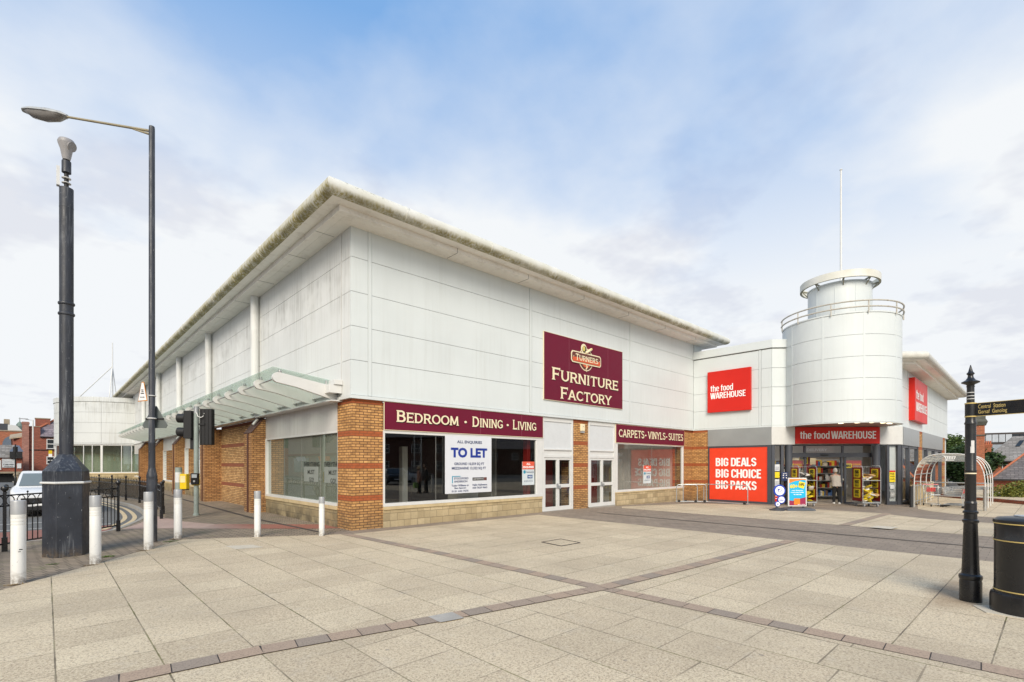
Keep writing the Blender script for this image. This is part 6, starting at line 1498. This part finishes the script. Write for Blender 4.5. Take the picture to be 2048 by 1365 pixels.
CW = pm('car_white', (.68, .69, .70), .22, var=.02, spec=.6); CD = pm('car_dark', (.02, .022, .03), .2); CB = pm('car_bronze', (.06, .05, .045), .2)
car((-6.13, 12.1, -.11), 0, 'white car facing the viewer on the road behind the guard railing', CW)
car((20.6, -33.0, -.3), R(200), 'dark car in the car park mirrored in the wide window', CD, 1, 'cars in the car park behind'); car((24.6, -35.2, -.3), R(110), 'white car in the car park mirrored in the wide window', CW, 2, 'cars in the car park behind'); car((28.8, -38.5, -.3), R(110), 'grey car in the car park mirrored in the wide window', CB, 3, 'cars in the car park behind')

# ---------------------------------------------------------------- background houses
CAMP = Vector((-6.091, -12.84, 0)); VV = Vector((.68608, .72753, 0)); RV = Vector((.72753, -.68608, 0))
AV = R(-43.32)
def far(name, label, cat, lat, dep, group=None, z=0, turn=0):
    p = CAMP+VV*dep+RV*lat; return root(name, label, cat, (p.x, p.y, z), AV+turn, group)
RB = brickm('red_brick', (.38, .085, .045), (.30, .06, .032), (.17, .11, .08), grime=0, ms=.012)
RB2 = brickm('red_brick_orange', (.52, .15, .055), (.42, .11, .04), (.22, .14, .10), grime=0, ms=.012)
RB3 = brickm('pink_brick', (.45, .20, .15), (.38, .16, .12), (.25, .16, .13), grime=0)
SLT = brickm('slate_roof', (.17, .155, .155), (.125, .115, .12), (.07, .065, .065), bw=.30, rh=.13, grime=0, ms=.012)
SLG = brickm('slate_grey', (.27, .255, .24), (.21, .20, .185), (.12, .11, .10), bw=.34, rh=.16, grime=0, ms=.010)
SLM = brickm('slate_mauve', (.24, .20, .22), (.19, .16, .18), (.12, .10, .11), bw=.5, rh=.24, grime=0, ms=.02)
RIDGE = pm('ridge_tile', (.42, .13, .06), .7, var=.2, scale=3.0)
STN = pm('sandstone', (.34, .28, .20), .85, var=.2, scale=1.5, bump=.2)
def win(mb_f, mb_g, x0, x1, z0, z1, y=-.06):
    mb_f.box(x0-.08, x1+.08, y, .02, z1, z1+.09); mb_f.box(x0-.1, x1+.1, y-.04, .02, z0-.1, z0); mb_f.box(x0-.08, x0, y, .02, z0, z1); mb_f.box(x1, x1+.08, y, .02, z0, z1); mb_f.box(x0, x1, y, .0, (z0+z1)/2-.05, (z0+z1)/2+.05); mb_g.box(x0, x1, -.02, .01, z0, z1)
WG = pm('dark_window_glass', (.02, .025, .03), .08)
# left: houses across the junction, each turned to face the square
TL_ = R(44)
h = far('brick_house', 'tall red brick house with mauve slate roof, orange ridge tiles and white sash windows', 'house', -59.2, 62, turn=TL_)
MB().box(-1.5, 4.5, 0, 6, -.3, 5.33).box(-1.0, .02, .01, 1.4, 5.33, 6.42).box(-.45, .95, 1.5, 3, 5.33, 7.55).prism([(-1.5, .01), (-1.5, 3), (-2.5, 3.2), (-2.35, 1.6)], -.3, 5.0).out('wall', RB, h, local=True)
MB().box(-.5, 1.0, 1.45, 3.05, 7.55, 7.66).box(-1.05, .04, -.04, 1.45, 6.42, 6.5).out('parapet_coping', STN, h, local=True)
MB().add([(0, -.12, 5.25), (0, 1.07, 6.4), (1.77, 2.47, 7.8), (3.2, 3.6, 8.93), (4.5, 3.6, 8.93), (4.5, -.12, 5.25)], [(0, 5, 4, 3, 2, 1)]).add([(1.77, 2.47, 7.8), (3.2, 3.6, 8.93), (4.5, 3.6, 8.93), (4.5, 7.2, 5.3), (0, 7.2, 5.3), (0, 1.07, 6.4)], [(0, 1, 2, 3, 4, 5)]).out('roof', SLM, h, local=True)
MB().tube([(-.02, 1.0, 6.44), (1.77, 2.44, 7.86), (3.2, 3.57, 9.0)], .12, 8).out('ridge_tiles', RIDGE, h, local=True)
MB().box(-1.52, 4.52, -.07, 0, 3.5, 3.6).box(-.03, 4.5, -.2, -.02, 5.12, 5.24).out('string_course', BLACKM, h, local=True)
MB().box(-1.62, -1.0, -.25, .5, -.3, 7.0).box(-1.68, -.94, -.3, .55, 6.72, 6.92).out('chimney', RB3, h, local=True)
for x0, z0, z1 in ((.66, 3.78, 4.85), (.66, 1.85, 2.65), (2.6, 3.78, 4.85)):
    f, g = MB(), MB(); win(f, g, x0, x0+.58, z0, z1); fo2 = f.out('window', PVC, h, local=True); g.out('glass', WG, fo2, local=True)
MB().box(-1.56, -1.50, -.12, -.02, -.3, 5.3).out('downpipe', BLACKM, h, local=True); MB().box(1.25, 4.5, -.05, -.01, 1.2, 3.3).out('stone_band', STN, h, local=True)
MB().add([(-2.75, 1.3, 4.85), (-1.3, -.15, 5.15), (-1.3, 2.5, 5.7), (-2.75, 3.2, 5.35), (-2.75, 1.3, 4.98), (-1.3, -.15, 5.28), (-1.3, 2.5, 5.83), (-2.75, 3.2, 5.48)], [(3, 2, 1, 0), (4, 5, 6, 7), (0, 1, 5, 4), (1, 2, 6, 5), (3, 0, 4, 7)]).out('side_roof', STN, h, local=True)
h = far('brick_hall', 'long orange brick hall with a rounded grey dormer on the far left', 'building', -83.3, 84, turn=TL_)
MB().box(-8, .2, 0, 12, -1, 7.25).out('wall', RB2, h, local=True); MB().box(-8.2, .3, -.1, 12, 7.25, 7.42).out('parapet_coping', STN, h, local=True)
MB().ext([(-2.35, 4.8)]+[(-1.35-.95*math.sin(R(90-a)), 5.05+1.35*math.sin(R(a))) for a in (20, 45, 70, 90)]+[(-1.25, 4.8)], 'y', -.5, 0).out('dormer', pm('lead_grey', (.12, .15, .19), .5), h, local=True)
h = far('shop_terrace', 'low shop with stone slate roof, white name board and black fascia on the far left', 'building', -55.5, 56, turn=TL_)
MB().box(-5, 0, 0, 6, -.3, 2.6).out('wall', RB, h, local=True)
MB().add([(-5.1, -.2, 2.5), (-.6, -.2, 2.5), (-.6, 1.5, 3.95), (-5.1, 1.5, 3.95)], [(0, 1, 2, 3)]).add([(-5.1, 1.5, 3.95), (-.6, 1.5, 3.95), (-.6, 4, 2.5), (-5.1, 4, 2.5)], [(0, 1, 2, 3)]).out('roof', SLG, h, local=True)
MB().add([(-1.05, -.3, 3.18), (.1, -.3, 3.18), (-.25, .6, 3.9), (-.6, .6, 3.9)], [(0, 1, 2, 3)]).add([(.1, -.3, 3.18), (.1, 2, 3.18), (-.25, .6, 3.9)], [(0, 1, 2)]).out('porch_roof', pm('slate_blue', (.10, .12, .16), .6), h, local=True)
MB().box(-1.0, .02, -.3, 0, 2.42, 3.17).out('black_fascia', BLACKM, h, local=True)
MB().box(-1.6, -.57, -.10, -.02, 1.40, 2.36).out('name_board', pm('name_board', (.55, .58, .60), .5, dirt=.2), h, local=True)
m = MB(); write(m, 'CYMRYWEN', -1.5, -.68, 1.66, 1.80, -.11, .02); write(m, 'TRADITIONAL BAKERS', -1.45, -.72, 1.48, 1.57, -.11, .02); m.box(-1.4, -.8, -.108, -.102, 2.0, 2.03); m.out('lettering', BLACKM, h, local=True)
f, g = MB(), MB(); win(f, g, -2.15, -1.75, 1.25, 2.1); q = f.out('window', PVC, h, local=True); g.out('glass', WG, q, local=True)
MB().box(-5, .1, -.7, -.02, .75, .93).out('awning', STN, h, local=True); MB().box(-5, .0, -.06, -.01, -.3, .75).out('shop_front', BLACKM, h, local=True)
MB().box(-.42, -.08, -.08, 0, 1.3, 1.85).out('sign_panel', WPANEL, h, local=True)
h = far('town_roofs', 'pale gabled building and dark roof with a small green dome on the skyline', 'building', -136, 134, turn=TL_)
MB().box(-6, -.5, 0, 8, 0, 12.6).out('dark_roof', pm('roof_dark', (.05, .055, .065), .7), h, local=True)
MB().ext([(-.5, 8), (2.7, 8), (2.7, 10.3), (1.2, 12.2), (-.5, 12.4)], 'y', 0, 6).out('gable', FASCW, h, local=True)
MB().box(-1.3, -.2, 1, 3, 12.4, 13.9).out('chimney', STN, h, local=True); MB().lathe(1.75, 3, [(.7, 9), (.7, 12.0), (.8, 12.1), (.7, 12.7), (.4, 13.2), (.1, 13.5), (.05, 14.6), (0, 14.7)], 16).out('dome', pm('copper_green', (.16, .22, .19), .6), h, local=True, smooth=True)
lm = far('street_lamp', 'slim white lamp post with a flat lantern beside the tall red brick house', 'street lamp', -47.5, 49, turn=TL_)
MB().tube([(0, 0, -.1), (0, 0, 6.15)], .075, 10, r2=.06).out('post', PVC, lm, local=True, smooth=True); MB().tube([(0, 0, 6.12), (-.8, 0, 6.25)], .035, 6).out('arm', PVC, lm, local=True); MB().box(-1.0, -.35, -.1, .1, 6.2, 6.27).out('lantern', BOLG, lm, local=True)
lm = far('lamp_column', 'black lamp column with a small lantern on the far left', 'lamp post', -40.2, 40)
MB().tube([(0, 0, -.1), (0, 0, 3.4)], .05, 10, r2=.04).lathe(0, 0, [(.09, -.1), (.09, .7), (.05, .8)], 12).out('post', BLACK, lm, local=True, smooth=True); MB().box(-.10, .10, -.10, .10, 2.75, 3.2).out('lantern', BLACKM, lm, local=True)
gp = far('gate_pillar', 'squat stone gate pillar with a rounded cap on the far left', 'pillar', -45.1, 45, turn=TL_)
MB().box(-.18, .18, -.18, .18, -.2, .75).out('shaft', STN, gp, local=True); MB().lathe(0, 0, [(.24, .75), (.24, .85), (.16, .98), (0, 1.02)], 12).out('cap', STN, gp, local=True)
bs = far('bus_stop_flag', 'yellow and white flag sign on a slim pole in front of the red brick house', 'sign', -35.5, 38, turn=TL_)
MB().tube([(0, 0, -.1), (0, 0, 2.9)], .03, 8).out('pole', BLACKM, bs, local=True); MB().box(-.10, .10, -.03, -.0, 2.58, 2.84).out('yellow_plate', YEL, bs, local=True); MB().box(-.10, .10, -.03, 0, 2.34, 2.575).out('white_plate', WHITE, bs, local=True)

# right: chimneys, slate roofs, office block
ch = far('chimney_stack', 'tall free standing red brick chimney with a dark oversailing cap', 'chimney', 42.55, 45, turn=R(-43))
MB().prism([(-.36, -.36), (.36, -.36), (.36, .36), (-.36, .36)], -3, 5.5).out('shaft', RB2, ch, local=True)
m = MB().box(-.46, .46, -.44, .44, 4.35, 4.45); m.loft([[(-.45, -.43, 5.3), (.45, -.43, 5.3), (.45, .43, 5.3), (-.45, .43, 5.3)], [(-.56, -.56, 5.62), (.56, -.56, 5.62), (.56, .56, 5.62), (-.56, .56, 5.62)], [(-.45, -.4, 5.85), (.45, -.4, 5.85), (.45, .4, 5.85), (-.45, .4, 5.85)]]); m.box(-.42, .42, -.4, .4, 5.85, 6.15); m.out('cap', pm('chimney_cap', (.11, .11, .09), .9, var=.3), ch, local=True)
TU = R(-43)
h = far('slate_house', 'red brick house with a broad grey slate roof, skylights and a four pot chimney', 'house', 49.5, 52, turn=TU)
MB().box(.3, 8, .4, 7, -3, 2.12).box(-1.6, .3, 1.2, 5, -3, 2.0).out('wall', RB2, h, local=True)
MB().add([(0, 0, 2.1), (9, 0, 2.1), (9, 3.6, 4.75), (2.4, 3.6, 4.75)], [(0, 1, 2, 3)]).add([(0, 0, 2.1), (2.4, 3.6, 4.75), (0, 7.2, 2.1)], [(0, 1, 2)]).out('roof', SLG, h, local=True)
MB().box(-.05, 9, -.10, .02, 2.0, 2.11).out('gutter', BLACKM, h, local=True)
MB().prism([(.05, .9), (.70, .9), (.70, 1.6), (.05, 1.6)], 2.0, 3.85).out('chimney', RB2, h, local=True); m = MB().box(-.02, .77, .83, 1.67, 3.62, 3.74).box(-.05, .80, .80, 1.70, 3.76, 3.88)
for k in range(4): m.cyl(.12+.17*k, 1.25, 3.88, 4.25, .07, 10)
m.out('chimney_pots', RIDGE, h, local=True)
for x in (2.5, 3.5): MB().add([(x, 2.0, 3.64), (x+.35, 2.0, 3.64), (x+.75, 2.9, 4.30), (x+.4, 2.9, 4.30)], [(0, 1, 2, 3)]).out('skylight', WG, h, local=True)
f, g = MB(), MB(); win(f, g, 1.55, 1.9, .9, 1.7); f.xf(Matrix.Translation((0, .4, 0))); g.xf(Matrix.Translation((0, .4, 0))); q = f.out('window', PVC, h, local=True); g.out('glass', WG, q, local=True)
h = far('low_house', 'low brick house with dark slate roof and a red tiled hip line above the bush', 'house', 35.4, 36.5, turn=TU)
MB().box(.15, 8, .3, 6, -3, .78).out('wall', RB, h, local=True)
MB().add([(0, 0, .70), (9, 0, .70), (9, 3, 3.7), (3, 3, 3.7)], [(0, 1, 2, 3)]).add([(0, 0, .70), (3, 3, 3.7), (0, 6, .7)], [(0, 1, 2)]).out('roof', SLT, h, local=True)
MB().tube([(-.02, -.02, .76), (3, 3, 3.76), (9, 3, 3.76)], .07, 8).out('hip_tiles', RIDGE, h, local=True); MB().box(-.05, 9, -.10, .03, .60, .70).out('gutter', BLACKM, h, local=True)
h = far('office_block', 'long flat roofed office with a dark window band on the right skyline', 'building', 109, 116, turn=TU)
MB().box(-1, 14, 0, 12, 3, 8.9).out('wall', pm('office_brown', (.05, .04, .035), .7), h, local=True); MB().box(-1, 14, -.1, 0, 3, 6.2).out('lower_band', pm('office_grey', (.30, .33, .36), .6), h, local=True)
OP = pm('office_pane', (.50, .53, .56), .3, var=.3, scale=.5)
for k in range(12): MB().box(-.6+1.1*k, .38+1.1*k, -.12, -.02, 6.75, 8.5).out('window', OP if k < 6 else WG, h, local=True)
bw = root('brick_edging', 'low red brick edging wall around the planting at the right', 'wall', (27.5, -11.8, -.15))
MB().prism([(23.8, -16.0), (33.6, -8.2), (33.8, -8.4), (24.0, -16.2)], -.4, .02).out('wall', RB, bw)

# ---------------------------------------------------------------- vegetation
def leafmat(name, c1, c2):
    t = NT(name); oi = t.n('ShaderNodeNewGeometry'); r = oi.outputs['Random Per Island']
    c = t.mix(r, c1, c2); c = t.mix(t.ramp(t.noise(t.pos(), .9, 3.0), .35, .65, 0, .55), c, mul(c1, .55))
    return t.bsdf(c, .6, Specular_IOR_Level=.3)
LG = leafmat('leaf_green', (.045, .085, .018), (.10, .15, .035)); LD = leafmat('leaf_dark', (.022, .050, .015), (.05, .09, .025)); LY = leafmat('leaf_yellow', (.20, .19, .03), (.10, .14, .03))
BARK = pm('bark', (.09, .065, .045), .9, var=.3, bump=.5)
def crown(cs, n, size, seed):
    r = random.Random(seed); mb = MB(); tot = sum(c[3]**3 for c in cs)
    for cx, cy, cz, rad in cs:
        for i in range(int(n*rad**3/tot)):
            d = Vector((r.gauss(0, 1), r.gauss(0, 1), r.gauss(0, 1))).normalized(); q = rad*(r.random()**.38)*(1+.25*mnoise.noise(d*2.2+Vector((cx, cy, cz))))
            p = Vector((cx, cy, cz))+Vector((d.x, d.y, d.z*.82))*q; s = size*r.uniform(.6, 1.3)
            a = Vector((r.gauss(0, 1), r.gauss(0, 1), r.gauss(0, .6))).normalized(); b = a.cross(Vector((r.gauss(0, 1), r.gauss(0, 1), r.gauss(0, 1)))).normalized()
            mb.add([p-a*s, p+b*s*.45, p+a*s, p-b*s*.45], [(0, 1, 2, 3)])
    return mb
def tree(lat, dep, hgt, rad, label, mat, seed, n=7000, base=-3, size=.16):
    t = far('tree', label, 'tree', lat, dep, None, base); r = random.Random(seed)
    tr = MB().tube([(0, 0, 0), (.1, 0, hgt*.3), (0, .1, hgt*.62)], .28, 10, r2=.10)
    cs = []
    for k in range(9):
        a = r.uniform(0, 6.28); d = rad*r.uniform(.25, .72); z = hgt*r.uniform(.38, .86); rr_ = rad*r.uniform(.35, .55)
        cs.append((d*math.cos(a), d*math.sin(a), z, rr_)); tr.tube([(0, .05, hgt*.35), (d*.5*math.cos(a), d*.5*math.sin(a), z*.85), (d*math.cos(a), d*math.sin(a), z)], .09, 6, r2=.03)
    cs.append((0, 0, hgt*.62, rad*.7)); cs.append((0, 0, hgt*.86, rad*.4))
    tr.out('trunk', BARK, t, local=True, smooth=True); crown(cs, n, size, seed).out('crown', mat, t, local=True)
tree(47.3, 54, 8.4, 2.9, 'dense mid green tree rising behind the trolley shelter', LG, 1, 11000)
tree(44.6, 49, 6.9, 2.3, 'darker tree right behind the trolley shelter band', LD, 2, 9000)
tree(50.6, 53.0, 7.2, 2.0, 'dark green tree between the shelter and the tall brick chimney', LD, 3, 8000)
tree(62.2, 66.0, 8.2, 1.6, 'small yellowish tree beside the four pot chimney', LY, 4, 4000)
bsh = far('bush', 'sprawling yellow green bush behind the low brick edging', 'bush', 30.2, 29.6, None, -.5)
crown([(-.6, 0, .45, .75), (.5, .1, .55, .9), (1.4, .3, .6, .85), (2.4, .5, .55, .9), (-1.2, .3, .25, .45), (.2, -.5, .2, .5)], 9000, .075, 9).out('crown', LY, bsh, local=True)
b = MB()
for k in range(7): b.tube([(-.9+k*.5, .1, 0), (-1.0+k*.55, .1, .6)], .02, 5)
b.out('stems', BARK, bsh, local=True)
bs2 = far('bush', 'dark clipped bush at the foot of the yellow green one', 'bush', 31.5, 30.6, None, -.5)
crown([(0, 0, .3, .6), (.9, 0, .3, .65), (1.9, .1, .35, .6)], 5000, .06, 12).out('crown', LD, bs2, local=True)
b = MB()
for k in range(4): b.tube([(-.1+k*.5, .1, 0), (-.1+k*.55, .1, .4)], .02, 5)
b.out('stems', BARK, bs2, local=True)

RBD = brickm('dark_brick', (.13, .05, .032), (.10, .038, .025), (.07, .05, .04), grime=0)
# ---------------------------------------------------------------- what the shop glass mirrors: far side of the square and of the street
h = root('brick_house', 'brick house with a hipped slate roof across the car park, mirrored in the wide window', 'house', (36.5, -56, -.3), R(223.3))
MB().box(-9, 8, 0, 12, 0, 6.4).out('wall', RBD, h, local=True)
MB().add([(-9.6, -.6, 6.3), (8.6, -.6, 6.3), (8.6, 12.6, 6.3), (-9.6, 12.6, 6.3), (-3, 6, 9.6), (2, 6, 9.6)], [(0, 1, 5, 4), (1, 2, 5), (2, 3, 4, 5), (3, 0, 4)]).out('roof', SLT, h, local=True)
for x in (-5.5, -1.5, 3.5):
    for z in (1.2, 3.9):
        f, g = MB(), MB(); win(f, g, x, x+1.3, z, z+1.2); q = f.out('window', PVC, h, local=True); g.out('glass', WG, q, local=True)
h = root('brick_terrace', 'long brick terrace across the car park, mirrored in the wide window', 'house', (56, -66, -.3), R(223.3))
MB().box(-24, 14, 0, 8, 0, 5.2).out('wall', RBD, h, local=True); MB().add([(-24.3, -.4, 5.1), (14.3, -.4, 5.1), (14.3, 4, 7.6), (-24.3, 4, 7.6), (14.3, 8.4, 5.1), (-24.3, 8.4, 5.1)], [(0, 1, 2, 3), (3, 2, 4, 5), (1, 4, 2), (0, 3, 5)]).out('roof', SLT, h, local=True)
for k in range(9):
    x = -22+4*k; f, g = MB(), MB(); win(f, g, x, x+1.1, 3.0, 4.2); q = f.out('window', PVC, h, local=True); g.out('glass', WG, q, local=True)
    MB().box(x+1.8, x+2.7, 3.6, 4.4, 6.8, 8.3).out('chimney', RBD, h, local=True)
for k, (x, y) in enumerate(((10.9, -15.3), (12.2, -14.1), (0, 0))):
    if k < 2: 
        q = bollard(x, y, 1.1, .09, ('white bollard mirrored at the left of the wide window', 'white bollard mirrored beside the two passers-by', 'white bollard mirrored in front of the passer-by in black')[k])
for k, (x, y) in enumerate(((26.5, -39), (25.3, -35.6))):
    lm = root('street_lamp', ('taller lamp post mirrored in the wide window', 'second lamp post mirrored in the wide window')[k], 'street lamp', (x, y, -.3))
    MB().tube([(0, 0, 0), (0, 0, 6.6)], .08, 8, r2=.06).out('post', GALV, lm, local=True, smooth=True); MB().tube([(0, 0, 6.5), (.9, 0, 6.7)], .04, 6).out('arm', GALV, lm, local=True)
h = root('shop_row', 'row of low rendered shops across the street, mirrored in the street windows', 'building', (-19.5, 20, 0), R(90))
MB().box(-32, 42, 0, 8, 0, 5.6).out('wall', pm('render_pinkish', (.34, .25, .21), .8, var=.12, scale=.3), h, local=True); MB().add([(-32.3, -.4, 5.5), (42.3, -.4, 5.5), (42.3, 4, 8), (-32.3, 4, 8), (42.3, 8.4, 5.5), (-32.3, 8.4, 5.5)], [(0, 1, 2, 3), (3, 2, 4, 5), (1, 4, 2), (0, 3, 5)]).out('roof', SLT, h, local=True)
MB().box(-32, 42, -.3, 0, 2.9, 3.15).out('awning_rail', pm('awning_red', (.20, .02, .02), .6), h, local=True)
for k in range(9):
    x = -30+8*k; MB().box(x, x+5.5, -.06, .0, .6, 2.6).out('shop_window', pm('shop_pale_glass', (.25, .30, .27), .2) if k == 0 else bpy.data.materials['shop_pale_glass'], h, local=True)
    MB().ext([(x+.8, 2.2), (x+4.2, 2.2), (x+4.8, 2.8), (x+1.4, 2.8)], 'y', -.10, -.06).out('sign_panel', PORANGE if k % 2 else WPANEL, h, local=True)
h = root('brick_wall_house', 'long brick building with hedge facing the rotunda across the street', 'building', (-22, 60, 0), R(75))
MB().box(-14, 20, 0, 8, 0, 4.2).out('wall', RB2, h, local=True); MB().box(-14, 20, .5, 8, 4.2, 9).out('hedge', pm('hedge_green', (.05, .09, .03), .9, var=.5, scale=2.0, bump=1.0), h, local=True)
